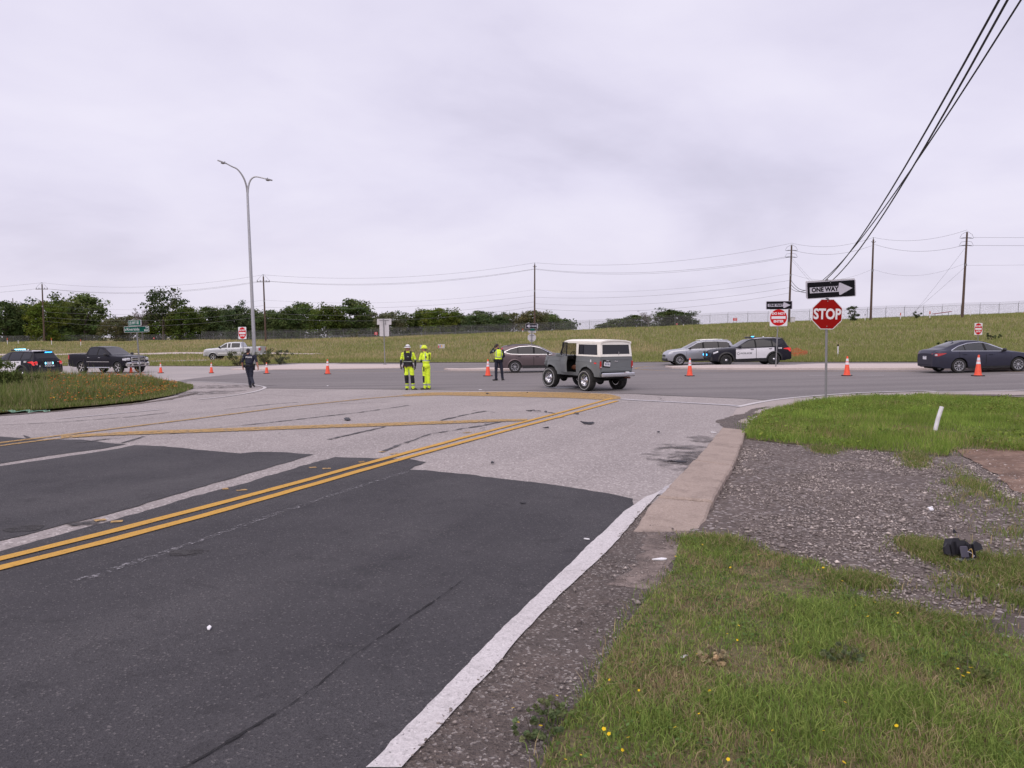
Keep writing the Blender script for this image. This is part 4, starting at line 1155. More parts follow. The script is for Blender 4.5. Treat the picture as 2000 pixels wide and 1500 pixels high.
# --- gravel stones
def gravel():
    x, y = scatter(grav, 110000)
    k = (x < .76 * y + 1) & ~in_poly(x, y, vnear) & ~in_poly(x, y, vfar)
    for pl in WEED: k &= ~(in_poly(x, y, pl) & (rng.random(len(x)) < .5))
    d = fbm(x * 1.1, y * 1.1, 19)
    k &= rng.random(len(x)) < np.clip((d - .40) * 5.0, .05, 1)
    x, y = x[k][:27000], y[k][:27000]
    x2, y2 = scatter([(p[0], p[1]) for p in dirt], 30000)
    k = (y2 > 2) & (fbm(x2 * 2, y2 * 2, 23) > .42)
    x2, y2 = x2[k][:3800], y2[k][:3800]
    n1 = len(x)
    x = np.concatenate([x, x2]); y = np.concatenate([y, y2]); n = len(x)
    s = rng.lognormal(-4.78, .48, n); s[n1:] *= .6
    big = rng.random(n) < .006; s[big] *= 2.0
    s = np.clip(s, .003, .035)
    base = np.array([(1, 0, 0), (0, 1, 0), (-1, 0, 0), (0, -1, 0), (0, 0, .75), (0, 0, -.5)], float)
    tri = np.array([(0, 1, 4), (1, 2, 4), (2, 3, 4), (3, 0, 4), (1, 0, 5), (2, 1, 5), (3, 2, 5), (0, 3, 5)])
    a = rng.uniform(0, 6.28, n)
    sc = rng.uniform(.6, 1.35, (n, 6, 1))
    v = base[None] * sc * s[:, None, None]
    ca, sa = np.cos(a)[:, None], np.sin(a)[:, None]
    vx = v[:, :, 0] * ca - v[:, :, 1] * sa * .8; vy = v[:, :, 0] * sa + v[:, :, 1] * ca * .8
    vz = v[:, :, 2] * .7
    V = np.stack([vx + x[:, None], vy + y[:, None], vz + (G(x, y) + .014 + s * .12)[:, None]], 2).reshape(-1, 3)
    F = (tri[None] + (np.arange(n) * 6)[:, None, None]).ravel()
    tone = (rng.beta(1.5, 2.8, n) * np.clip(.45 + fbm(x * 1.3, y * 1.3, 88), .4, 1.1))[:, None]
    c = np.array([.10, .082, .078]) * (1 - tone) + np.array([.70, .61, .57]) * tone
    c[n1:] *= .8
    o = np_mesh('gravel', V, F, np.full(n * 8, 3), np.repeat(c, 6, 0), STONE)
    tag(o, 'loose grey gravel between the kerb and the grass verge', 'gravel', kind='stuff')
gravel()

# ================================================================ fence, poles, wires, signs, cones
GALV = mat('galvanised_steel', (0.42, 0.42, 0.44), rough=.45, metal=.7, var=.1, vscale=8)
GALV_D = mat('weathered_steel', (0.27, 0.265, 0.275), rough=.55, metal=.5, var=.15, vscale=8)
WOOD_P = mat('pole_wood', (0.095, 0.062, 0.048), rough=.9, var=.3, vscale=2.0, bump=.4, bscale=15)
WIRE = mat('cable_black', (0.028, 0.028, 0.034), rough=.6)
WIRE_G = mat('conductor', (0.16, 0.16, 0.18), rough=.6)
INSUL = mat('insulator', (0.10, 0.10, 0.115), rough=.4)
SGN_RED = mat('sign_red', srgb(146, 14, 10), rough=.5, spec=.12, var=.05)
SGN_RED2 = mat('sign_red_bright', srgb(192, 26, 30), rough=.5, spec=.15, var=.05)
SGN_WHT = mat('sign_white', (0.74, 0.72, 0.76), rough=.4, var=.04)
SGN_GRY = mat('sign_reflective_grey', (0.50, 0.48, 0.56), rough=.4, var=.06)
SGN_BLK = mat('sign_black', (0.009, 0.009, 0.012), rough=.6, spec=.08)
SGN_GRN = mat('sign_green', (0.006, 0.105, 0.072), rough=.5, spec=.12, var=.06)
SGN_BACK = mat('sign_back_aluminium', (0.55, 0.535, 0.55), rough=.5, metal=.25, var=.12, vscale=5)
ORANGE = mat('cone_orange', (0.85, 0.085, 0.035), rough=.5, var=.08, dirt=((0.3, 0.08, 0.04), .35))
CONE_W = mat('cone_reflective', (0.74, 0.71, 0.76), rough=.4, var=.08)
RUBBER = mat('black_rubber', (0.022, 0.022, 0.024), rough=.8, var=.15)
POST_W = mat('stake_white', (0.72, 0.70, 0.74), rough=.6, var=.08, dirt=((0.35, 0.3, 0.27), .4))
POST_O = mat('stake_orange', (0.55, 0.10, 0.035), rough=.6, var=.1)

def chainlink():
    m = bpy.data.materials.new('chain_link'); m.use_nodes = True
    nt = m.node_tree; b = nt.nodes['Principled BSDF']; l = nt.links
    b.inputs['Base Color'].default_value = (0.17, 0.17, 0.18, 1); b.inputs['Roughness'].default_value = .7
    tc = nd(nt, 'ShaderNodeTexCoord'); sp = nd(nt, 'ShaderNodeSeparateXYZ'); l.new(tc.outputs['UV'], sp.inputs[0])
    # two families of diagonal wires
    outs = []
    for sg in (1, -1):
        a = nd(nt, 'ShaderNodeMath', operation='MULTIPLY'); a.inputs[1].default_value = sg; l.new(sp.outputs[1], a.inputs[0])
        s = nd(nt, 'ShaderNodeMath', operation='ADD'); l.new(sp.outputs[0], s.inputs[0]); l.new(a.outputs[0], s.inputs[1])
        d = nd(nt, 'ShaderNodeMath', operation='MULTIPLY'); d.inputs[1].default_value = 14; l.new(s.outputs[0], d.inputs[0])
        f = nd(nt, 'ShaderNodeMath', operation='FRACT'); l.new(d.outputs[0], f.inputs[0])
        c = nd(nt, 'ShaderNodeMath', operation='LESS_THAN'); c.inputs[1].default_value = .13; l.new(f.outputs[0], c.inputs[0])
        outs.append(c)
    mx = nd(nt, 'ShaderNodeMath', operation='MAXIMUM'); l.new(outs[0].outputs[0], mx.inputs[0]); l.new(outs[1].outputs[0], mx.inputs[1])
    l.new(mx.outputs[0], b.inputs['Alpha'])
    return m
CHAIN = chainlink()
FENCE_M = mat('fence_steel', (0.17, 0.17, 0.18), rough=.7, var=.1)
def fence(pts, hgt, spacing, label, barbed=True, mid=False):
    """chain-link fence along ground points (x, y); posts are pieces, the netting one sheet"""
    p0 = pts[0]
    z0 = float(HILL(p0[0], p0[1])) + .05
    root = empty('chain_link_fence', (p0[0], p0[1], z0), 0, label, 'fence')
    P3 = []
    L = 0
    for a, b in zip(pts[:-1], pts[1:]):
        d = math.hypot(b[0] - a[0], b[1] - a[1]); n = max(1, round(d / spacing))
        for i in range(n): P3.append((a[0] + (b[0] - a[0]) * i / n, a[1] + (b[1] - a[1]) * i / n))
    P3.append(pts[-1])
    P3 = [Vector((x - p0[0], y - p0[1], float(HILL(x, y)) + .05 - z0)) for x, y in P3]
    post = MB().tube([(0, 0, -.3), (0, 0, hgt)], .042, 6)
    if barbed: post.tube([(0, 0, hgt), (.0, -.22, hgt + .36)], .022, 5)
    pm = None
    for q in P3:
        if pm is None:
            o = post.build('post', FENCE_M, root); pm = o.data
        else:
            o = bpy.data.objects.new('post', pm); COL.objects.link(o); o.parent = root
        o.location = q
    rail = MB().tube([q + Vector((0, 0, hgt - .03)) for q in P3], .026, 5)
    rail.build('top_rail', FENCE_M, root)
    if mid: MB().tube([q + Vector((0, 0, hgt * .5)) for q in P3], .022, 5).build('middle_rail', FENCE_M, root)
    if barbed:
        for k in range(3):
            MB().tube([q + Vector((0, -.07 * (k + 1), hgt + .12 * (k + 1))) for q in P3], .011, 4).build('barbed_wire', FENCE_M, root)
    me = bpy.data.meshes.new('netting')
    vs = []
    for q in P3: vs += [tuple(q + Vector((0, .04, 0))), tuple(q + Vector((0, .04, hgt - .05)))]
    fs = [(2 * i, 2 * i + 2, 2 * i + 3, 2 * i + 1) for i in range(len(P3) - 1)]
    me.from_pydata(vs, [], fs)
    uv = me.uv_layers.new(name='UVMap')
    ds = [0]
    for a, b in zip(P3[:-1], P3[1:]): ds.append(ds[-1] + (b - a).length)
    for i, f in enumerate(fs):
        for j, (u, w) in enumerate(((ds[i], 0), (ds[i + 1], 0), (ds[i + 1], hgt), (ds[i], hgt))): uv.data[i * 4 + j].uv = (u, w)
    link_mesh('netting', me, root, [CHAIN])
    return root
fence([(PX(-120, 196), 196), (PX(0, 196), 196), (PX(200, 194), 194), (PX(392, 190), 190)], 1.75, 4.1, 'low dark chain-link fence before the far left trees', barbed=False)
fence([(PX(395, 188), 188), (PX(560, 182), 182), (PX(700, 180), 180), (PX(860, 172), 172), (PX(1050, 165), 165), (PX(1220, 160), 160), (PX(1420, 152), 152), (PX(1620, 146), 146), (PX(1800, 143), 143), (PX(2060, 140), 140)], 2.15, 3.6, 'long chain-link fence with barbed wire along the hill crest', barbed=True, mid=False)
fence([(PX(395, 196), 196), (PX(700, 190), 190), (PX(1050, 178), 178)], 1.1, 2.6, 'lower second fence behind the long chain-link fence', barbed=False)

# --- utility poles
def utility_pole(px, Y, top_y, label, style, lean=0.0, base_y=None):
    x = PX(px, Y)
    zb = float(HILL(x, Y)) + .05
    ht = PZ(top_y, Y) - zb
    root = empty('utility_pole', (x, Y, zb), 0, label, 'utility pole', 'utility poles along the hill')
    dx = lean * ht
    top = Vector((dx, 0, ht))
    MB().tube([(0, 0, -.4), (dx * .5, 0, ht * .5), tuple(top)], [.175, .145, .115], 10).build('pole', WOOD_P, root, smooth=50)
    att = []
    def at(z): return Vector((dx * z / ht, 0, z))
    if style == 'arm':
        z = ht - 1.0
        MB().box(at(z) + Vector((0, -.14, 0)), (2.4, .1, .12)).build('crossarm', GALV_D, root)
        for s in (-1.1, 1.1, -.55, .55):
            MB().tube([at(z) + Vector((s, -.14, .06)), at(z) + Vector((s, -.14, .30))], [.05, .065], 7).build('insulator', INSUL, root)
        MB().tube([top, top + Vector((0, 0, .28))], [.04, .06], 7).build('insulator', INSUL, root)
        q = [at(z) + Vector((-1.1, -.14, .3)), at(z) + Vector((-.7, -.14, .75)), top + Vector((0, 0, .42)), at(z) + Vector((.7, -.14, .75)), at(z) + Vector((1.1, -.14, .3))]
        MB().tube(q, .018, 4).build('jumper_wire', WIRE, root)
    elif style == 'deadend':
        for k, z in enumerate((ht - .75, ht - 1.75)):
            for s in (-1, 1):
                MB().tube([at(z) + Vector((s * .12, 0, 0)), at(z) + Vector((s * .45, 0, -.02)), at(z) + Vector((s * .85, 0, -.06))], [.045, .065, .03], 7).build('insulator', INSUL, root)
            q = [at(z) + Vector((-.95, 0, -.05)), at(z) + Vector((-.7, 0, .45)), at(z) + Vector((0, -.1, .85 if k == 0 else .55)), at(z) + Vector((.7, 0, .45)), at(z) + Vector((.95, 0, -.05))]
            MB().tube(q, .018, 4).build('jumper_wire', WIRE, root)
    else:
        MB().tube([top, top + Vector((.0, 0, .3))], [.04, .06], 7).build('insulator', INSUL, root)
        for s in (-.32, .32):
            MB().tube([at(ht - .5) + Vector((0, 0, 0)), at(ht - .5) + Vector((s, -.1, .18))], [.03, .055], 7).build('insulator', INSUL, root)
    MB().box(at(ht * .62) + Vector((0, -.15, 0)), (.22, .1, .3)).build('bracket', GALV_D, root)
    return Vector((x, Y, zb)), ht, (lambda z: Vector((x, Y, zb)) + at(z))
POLES = {}
POLES['a'] = utility_pole(88, 149, 556, 'leftmost utility pole, before the left trees', 'arm')
POLES['b'] = utility_pole(520, 137, 541, 'utility pole just right of the tall street lamp', 'arm', -.018)
POLES['c'] = utility_pole(1044, 132, 518, 'utility pole behind the left-pointing one-way sign', 'plain')
POLES['d'] = utility_pole(1539, 112, 481, 'utility pole behind the smaller one-way sign, carrying the cable loops', 'deadend', .012)
POLES['e'] = utility_pole(1698, 111, 470, 'plain utility pole right of the stop sign', 'plain', .004)
POLES['f'] = utility_pole(1876, 100, 456, 'rightmost utility pole, on the hill above the dark sedan', 'deadend', .02)
# stub of one more pole far behind the left trees
x = PX(30, 230); MB().tube([(x, 230, float(HILL(x, 230))), (x, 230, PZ(583, 230))], [.17, .11], 8).build('utility_pole', WOOD_P); tag(bpy.data.objects['utility_pole'] if bpy.data.objects['utility_pole'].type == 'MESH' else COL.objects[-1], 'far pole tip poking above the left trees', 'utility pole', 'utility poles along the hill')

def wire(a, b, sag, r, label, m=WIRE_G, n=22, group='power lines between the utility poles'):
    a, b = Vector(a), Vector(b)
    pts = [a.lerp(b, t) - Vector((0, 0, 4 * sag * t * (1 - t))) for t in np.linspace(0, 1, n)]
    o = MB().tube(pts, r, 5).build('power_line', m)
    return tag(o, label, 'power line', group)
def hgt(k, z): return POLES[k][2](POLES[k][1] + z)
V3 = Vector
segs = [('a', 'b', 'between the leftmost pole and the pole by the street lamp'), ('b', 'c', 'from the street lamp pole to the pole behind the left arrow sign'), ('c', 'd', 'from the middle pole to the pole with the cable loops'), ('d', 'e', 'across the gap behind the stop sign'), ('e', 'f', 'between the two rightmost utility poles')]
for a, b, w in segs:
    wire(hgt(a, .3), hgt(b, .3), 1.5 if a in 'abc' else .9, .016, 'top power line ' + w)
    wire(hgt(a, -.8) + V3((0, -.5, 0)), hgt(b, -1.6 if b in 'df' else -.8) + V3((0, -.5, 0)), 1.5 if a in 'abc' else 1.0, .018, 'second power line ' + w)
    if a in 'abc': wire(hgt(a, -.8) + V3((0, .5, 0)), hgt(b, -1.7 if b in 'df' else -.8) + V3((0, .5, 0)), 1.6, .016, 'third power line ' + w)
    wire(hgt(a, -POLES[a][1] * .36), hgt(b, -POLES[b][1] * .36), 1.3, .011, 'thin lower line ' + w)
    if a in 'abc':
        for k, zf in enumerate((.47, .56, .63)):
            wire(hgt(a, -POLES[a][1] * zf), hgt(b, -POLES[b][1] * zf + .3), 1.0 + .2 * k, .016, ['upper', 'middle', 'lowest'][k] + ' communications line ' + w)
f0 = hgt('f', -.7)
wire(f0 + V3((.9, 0, 0)), f0 + V3((62, -6, 2.2)), .9, .016, 'upper power line leaving the rightmost pole to the right')
wire(hgt('f', -1.75) + V3((.9, 0, 0)), hgt('f', -1.75) + V3((62, -6, 2.2)), .9, .018, 'lower power line leaving the rightmost pole to the right')
wire(hgt('f', -4.4), hgt('f', -4.4) + V3((62, -6, 2.4)), .7, .011, 'thin line leaving the rightmost pole to the right')
a0 = hgt('a', .3)
wire(a0, a0 + V3((-70, 14, -.4)), 1.3, .016, 'top power line leaving the leftmost pole to the left')
wire(hgt('a', -.8), hgt('a', -.8) + V3((-70, 14, -.4)), 1.3, .018, 'second power line leaving the leftmost pole to the left')
for k, (zz, px) in enumerate(((-1.9, 1772), (-4.6, 1764))):
    q = V3(on_hill(px, 108)); wire(hgt('f', zz), q, .1, .012, ['upper', 'lower'][k] + ' guy wire slanting down left of the rightmost pole', group='guy wires')
for k, (zz, px) in enumerate(((-1.8, 1660), (-2.1, 1652))):
    q = V3(on_hill(px, 112)); wire(hgt('d', zz), q, .1, .012, ['upper', 'lower'][k] + ' guy wire passing behind the stop sign', group='guy wires')
# heavy cables that come from behind the camera and end on pole d
def heavy(px_top, dxend, zend, sagf, r, label):
    pts = []
    e = hgt('d', zend)
    cx, cy = (px_top - 1000) / F_PX * 18.5, 18.5
    zc = CAM_Z + (HOR - 0) / F_PX * 18.5 * 1.0
    for Y in np.concatenate([np.linspace(-14, 18.5, 10), np.linspace(22, e.y, 34)]):
        t = (Y - cy) / (e.y - cy)
        x = cx + (e.x - cx) * t + dxend * math.sin(math.pi * clamp(t, 0, 1))
        ym = 64.0
        zmin = CAM_Z + 4.55 * sagf
        if Y <= ym: z = zmin + (zc - zmin) * ((ym - Y) / (ym - cy)) ** 2
        else: z = zmin + (e.z - zmin) * ((Y - ym) / (e.y - ym)) ** 2
        pts.append((x, Y, z))
    o = MB().tube(pts, r, 6).build('overhead_cable', WIRE, smooth=60)
    return tag(o, label, 'cable', 'heavy overhead cables')
heavy(1934, .0, -5.0, .99, .034, 'leftmost of the three heavy black cables sweeping overhead')
heavy(1950, .25, -5.7, .95, .034, 'middle one of the three heavy black cables sweeping overhead')
heavy(1977, -.35, -6.3, 1.02, .028, 'rightmost thinner one of the three heavy black cables overhead')

# --- street lamp
def street_lamp():
    p = P(498, 713)
    root = empty('street_lamp', p, 0, 'tall grey double-armed street lamp on the left', 'street lamp')
    Y = p.y
    zt = PZ(380, Y) - p.z
    lx = PX(490.5, Y) - p.x
    MB().tube([(0, 0, 0), (lx * .5, 0, zt * .5), (lx, 0, zt)], [.165, .135, .10], 14).build('pole', GALV, root, smooth=50)
    MB().box((0, 0, .05), (.45, .45, .1), bev=.02).build('base_plate', GALV_D, root)
    s = Y / F_PX
    def pt(px, py, dy=0): return V3((PX(px, Y) - p.x, dy, PZ(py, Y) - p.z))
    arm1 = [pt(490.3, 384), pt(489.5, 372), pt(486, 358), pt(480, 346), pt(471.5, 336), pt(462, 331.4), pt(452, 326)]
    arm2 = [pt(491, 384), pt(492.2, 372), pt(495, 361), pt(500, 353.6), pt(507, 350.6), pt(516, 352), pt(526, 354.6)]
    MB().tube(smooth3(arm1), np.linspace(.085, .05, len(smooth3(arm1))), 10).build('arm', GALV_D, root, smooth=60)
    MB().tube(smooth3(arm2), np.linspace(.085, .05, len(smooth3(arm2))), 10).build('arm', GALV, root, smooth=60)
    for a, b in ((arm1[-1], pt(434.5, 319.6)), (arm2[-1], pt(539, 357.6))):
        d = (b - a)
        L = d.length; x = d.normalized(); y = V3((0, 1, 0)); z = x.cross(y)
        if z.z < 0: y = -y; z = x.cross(y)
        M4 = Matrix(((x.x, y.x, z.x, a.x), (x.y, y.y, z.y, a.y), (x.z, y.z, z.z, a.z), (0, 0, 0, 1)))
        out = [(0, -.04), (.12 * L, -.10), (.4 * L, -.17), (.75 * L, -.14), (L, -.03), (L, .03), (.75 * L, .14), (.4 * L, .17), (.12 * L, .10), (0, .04)]
        mb = MB(); mb.prism(out, M4 @ Matrix.Translation((0, 0, -.05)), .10)
        mb.ell(M4 @ V3((.38 * L, 0, -.06)), (.20, .13, .09))
        hd = mb.build('lamp_head', GALV_D, root, smooth=40)
        MB().tube([M4 @ V3((.25 * L, 0, .05)), M4 @ V3((.25 * L, 0, .13))], .035, 8).build('photocell', INSUL, hd)
def smooth3(pts, k=5):
    out = []
    for i in range(len(pts) - 1):
        a, b, c, d = pts[max(i - 1, 0)], pts[i], pts[i + 1], pts[min(i + 2, len(pts) - 1)]
        for j in range(k):
            t = j / k
            out.append(.5 * ((2 * b) + (c - a) * t + (2 * a - 5 * b + 4 * c - d) * t * t + (3 * b - a - 3 * c + d) * t ** 3))
    out.append(pts[-1])
    return out
street_lamp()

# --- road signs.  Signs are built facing -Y (towards the camera); turned by rz
def rrect(w, h, r, n=4):
    pts = []
    for cx, cy, a0 in ((w / 2 - r, -h / 2 + r, -90), (w / 2 - r, h / 2 - r, 0), (-w / 2 + r, h / 2 - r, 90), (-w / 2 + r, -h / 2 + r, 180)):
        for i in range(n + 1):
            a = R(a0 + 90 * i / n); pts.append((cx + r * math.cos(a), cy + r * math.sin(a)))
    return pts
def face(o, tilt=0.0, yaw=0.0):
    """plate frame: x right, y up, z towards the viewer (-Y)"""
    Mx = Matrix.Translation(o) @ Matrix.Rotation(yaw, 4, 'Z') @ frame((0, 0, 0), (1, 0, 0), (0, 0, 1)) @ Matrix.Rotation(tilt, 4, 'Z')
    return Mx
def T(x, y, z): return Matrix.Translation((x, y, z))
def plate(root, name, poly, M4, m, t=.004, parent=None):
    return MB().prism(poly, M4, t).build(name, m, parent or root)
def bolts(root, M4, pts):
    for x, y in pts: MB().lathe([(.0, .008), (.012, .008), (.014, 0)], 8).build('bolt', GALV, root).matrix_local = M4 @ T(x, y, .006)
def octagon(r): return [(r / math.cos(R(22.5)) * math.cos(R(22.5 + 45 * i)), r / math.cos(R(22.5)) * math.sin(R(22.5 + 45 * i))) for i in range(8)]
def circle(r, n=32): return [(r * math.cos(2 * math.pi * i / n), r * math.sin(2 * math.pi * i / n)) for i in range(n)]
def oneway(root, M4, w, h, left=False, back=True):
    pl = plate(root, 'one_way_panel', rrect(w, h, h * .08), M4 @ T(0, 0, -.004), SGN_GRY)
    plate(root, 'panel_field', rrect(w - .045 * w, h - .08 * h, h * .05), M4 @ T(0, 0, .0006), SGN_BLK, .002, pl)
    s = -1 if left else 1
    aw, ah = w * .86, h * .70
    arrow = [(-.5 * aw, -.24 * ah), (.18 * aw, -.24 * ah), (.19 * aw, -.5 * ah), (.22 * aw, -.5 * ah), (.5 * aw, 0), (.22 * aw, .5 * ah), (.19 * aw, .5 * ah), (.18 * aw, .24 * ah), (-.5 * aw, .24 * ah)]
    if left: arrow = [(-x, y) for x, y in reversed(arrow)]
    plate(root, 'arrow', arrow, M4 @ T(0, 0, .003), SGN_GRY, .001, pl)
    text_mesh('ONE WAY', h * .35, SGN_BLK, pl, M4 @ T(-s * w * .125, 0, .0052), bold=.005 * h / .3, sx=w / h * .335 * .98, depth=.0008)
    return pl
def dne(root, M4, w, h):
    pl = plate(root, 'do_not_enter_panel', rrect(w, h, min(w, h) * .06), M4 @ T(0, 0, -.004), SGN_WHT)
    k = h / w
    Mk = M4 @ Matrix.Diagonal((1, k, 1, 1))
    r = w * .475
    plate(root, 'red_disc', circle(r), Mk @ T(0, 0, .0006), SGN_RED2, .002, pl)
    plate(root, 'bar', rrect(w * .80, w * .155, .01), Mk @ T(0, 0, .003), SGN_WHT, .001, pl)
    text_mesh('DO NOT', w * .19, SGN_WHT, pl, Mk @ T(0, w * .225, .0034), bold=w * .008, sx=.98, depth=.0008)
    text_mesh('ENTER', w * .19, SGN_WHT, pl, Mk @ T(0, -w * .225, .0034), bold=w * .008, sx=.98, depth=.0008)
    return pl
def post_obj(root, a, b, r=.03, m=GALV_D): return MB().tube([a, b], r, 10).build('post', m, root, smooth=50)

def stop_assembly():
    p = P(1615, 785)
    root = empty('stop_sign', p, 0, 'red stop sign with large one-way arrow above it, nearest of all signs', 'road sign')
    Y = p.y; s = Y / F_PX
    def pt(px, py, dy=0): return V3((PX(px, Y) - p.x, dy, PZ(py, Y) - p.z))
    post_obj(root, pt(1615, 790), pt(1611, 546, 0), .034)
    c = pt(1611.5, 614, -.06); r = 58.5 * s / 2
    M4 = face(c, R(-.6))
    pl = plate(root, 'stop_panel', octagon(r), M4 @ T(0, 0, -.004), SGN_WHT)
    plate(root, 'red_field', octagon(r * .955), M4 @ T(0, 0, .0006), SGN_RED, .002, pl)
    text_mesh('STOP', r * .95, SGN_WHT, pl, M4 @ T(0, -.01, .0034), bold=.014, sx=.80, depth=.0008)
    bolts(root, M4, ((0, r * .86), (0, -r * .80)))
    c = pt(1617.5, 566, -.07)
    M4 = face(c, R(3.4))
    oneway(root, M4, 96 * s, 33 * s)
    # second panel mounted back to back
    plate(root, 'rear_panel', rrect(96 * s, 33 * s, .03), face(pt(1619.5, 563.6, .05), R(3.4)), SGN_BACK)
    MB().box(pt(1612, 585, -.04), (.07, .06, .05), bev=.008).build('clamp', INSUL, root)
    bolts(root, M4, ((-.02, .25), (-.02, .19)))
stop_assembly()
def oneway_dne():
    p = P(1515.5, 716, .15)
    root = empty('do_not_enter_sign', p, 0, 'do-not-enter sign under a small one-way arrow on the median', 'road sign')
    Y = p.y; s = Y / F_PX
    def pt(px, py, dy=0): return V3((PX(px, Y) - p.x, dy, PZ(py, Y) - p.z))
    post_obj(root, pt(1515.5, 718), pt(1518.5, 592), .032)
    M4 = face(pt(1518, 620.5, -.06), R(.6)); w = 34.5 * s
    dne(root, M4, w, 33.5 * s)
    oneway(root, face(pt(1518.7, 596.6, -.06), R(.8)), 51.5 * s, 16 * s)
oneway_dne()
def dne_post(px, base_y, cx, cy, wpx, hpx, label, yaw=0.0, Y=None, hill=False):
    if hill:
        x = PX(px, Y); p = V3((x, Y, float(HILL(x, Y)) + .05))
    else: p = P(px, base_y)
    Y = p.y; s = Y / F_PX
    root = empty('do_not_enter_sign', p, 0, label, 'road sign')
    def pt(a, b, dy=0): return V3((PX(a, Y) - p.x, dy, PZ(b, Y) - p.z))
    post_obj(root, (0, 0, -.1), pt(cx + .3, cy - hpx * .4), .032)
    dne(root, face(pt(cx, cy, -.06), R(.4), yaw), wpx * s / math.cos(yaw), hpx * s)
dne_post(475.5, 714, 475, 650.5, 15.5, 23.5, 'do-not-enter sign beside the tall street lamp, above the walking officer', R(0))
dne_post(1909, 0, 1907.6, 642.5, 15.5, 23, 'do-not-enter sign on the slope directly above the dark sedan', R(0), Y=60, hill=True)
def blank_back():
    p = P(752, 712, .1)
    root = empty('road_sign', p, 0, 'grey backs of two stacked sign panels on a post, left of the rescuers', 'road sign')
    Y = p.y; s = Y / F_PX
    def pt(px, py, dy=0): return V3((PX(px, Y) - p.x, dy, PZ(py, Y) - p.z))
    post_obj(root, (0, 0, 0), pt(749.6, 622), .038)
    plate(root, 'upper_panel', rrect(28 * s, 11.4 * s, .03), face(pt(751, 628.6, .05)), SGN_BACK)
    plate(root, 'lower_panel', rrect(18.5 * s, 22.5 * s, .03), face(pt(751, 645.4, .05)), SGN_BACK)
    MB().box(pt(751, 625.5, .02), (19 * s, .04, .05)).build('brace', GALV_D, root)
    MB().box(pt(753.5, 629.5, .02), (.05, .05, .35)).build('brace', GALV_D, root)
    MB().box((0, 0, .02), (.25, .25, .04)).build('base_plate', GALV_D, root)
blank_back()
def left_arrow():
    Y = 58.0
    x = PX(1038, Y); p = V3((x, Y, float(HILL(x, Y)) + .05))
    root = empty('road_sign', p, 0, 'left-pointing one-way sign over a white octagon back, behind the mauve car', 'road sign')
    s = Y / F_PX
    def pt(px, py, dy=0): return V3((PX(px, Y) - p.x, dy, PZ(py, Y) - p.z))
    post_obj(root, (0, 0, -.1), pt(1038.6, 634), .034)
    oneway(root, face(pt(1037.6, 637, -.06), R(0)), 22.5 * s, 9 * s, left=True)
    plate(root, 'side_panel', rrect(6 * s, 9 * s, .03), face(pt(1049, 637, .1), 0, R(55)), SGN_BACK)
    plate(root, 'street_name_panel', rrect(8.5 * s, 4.6 * s, .02), face(pt(1040, 643.6, -.05), R(2)), SGN_GRN)
    plate(root, 'lower_panel', rrect(14.6 * s, 4.0 * s, .02), face(pt(1039.5, 648, .05)), SGN_BACK)
    plate(root, 'octagon_panel', octagon(8 * s), face(pt(1038.6, 659.4, .05)), SGN_BACK)
    MB().box(pt(1038.6, 654.5, .02), (9 * s, .04, .05)).build('brace', GALV_D, root)
    MB().box(pt(1038.6, 665, .02), (6 * s, .04, .05)).build('brace', GALV_D, root)
left_arrow()
def street_names():
    p = P(274.6, 750)
    root = empty('street_name_sign', p, 0, 'two green street-name blades on a grey post over the flowers', 'street sign')
    Y = p.y; s = Y / F_PX
    def pt(px, py, dy=0): return V3((PX(px, Y) - p.x, dy, PZ(py, Y) - p.z))
    post_obj(root, pt(274.6, 754), pt(268.4, 640), .036, GALV_D)
    for px, py, w, h, txt, yaw in ((266.2, 631, 31.5, 11, 'US HWY 183', R(-24)), (269.5, 643.2, 43, 11.4, None, R(14))):
        W = w * s / math.cos(yaw); Hh = h * s
        M4 = face(pt(px, py, -.05), R(1.6), yaw)
        pl = plate(root, 'blade', rrect(W, Hh, .03), M4 @ T(0, 0, -.03), SGN_WHT, .034)
        plate(root, 'green_field', rrect(W - .03, Hh - .03, .02), M4 @ T(0, 0, .0046), SGN_GRN, .002, pl)
        if txt: text_mesh(txt, Hh * .78, SGN_WHT, pl, M4 @ T(-.04, 0, .0075), bold=.001, sx=W / Hh * .175, depth=.0008)
        else:
            text_mesh('Riverside', Hh * .68, SGN_WHT, pl, M4 @ T(-W * .14, 0, .0075), bold=.001, sx=.80, depth=.0008)
            text_mesh('E', Hh * .42, SGN_WHT, pl, M4 @ T(-W * .445, -.02, .0075), bold=.003, sx=.9, depth=.0008)
            text_mesh('DR', Hh * .32, SGN_WHT, pl, M4 @ T(W * .42, Hh * .22, .0075), bold=.003, sx=.9, depth=.0008)
            text_mesh('8200', Hh * .34, SGN_WHT, pl, M4 @ T(W * .385, -Hh * .2, .0075), bold=.003, sx=.9, depth=.0008)
    MB().box(pt(267.6, 637, 0), (.09, .09, .12), bev=.01).build('bracket', GALV_D, root)
street_names()

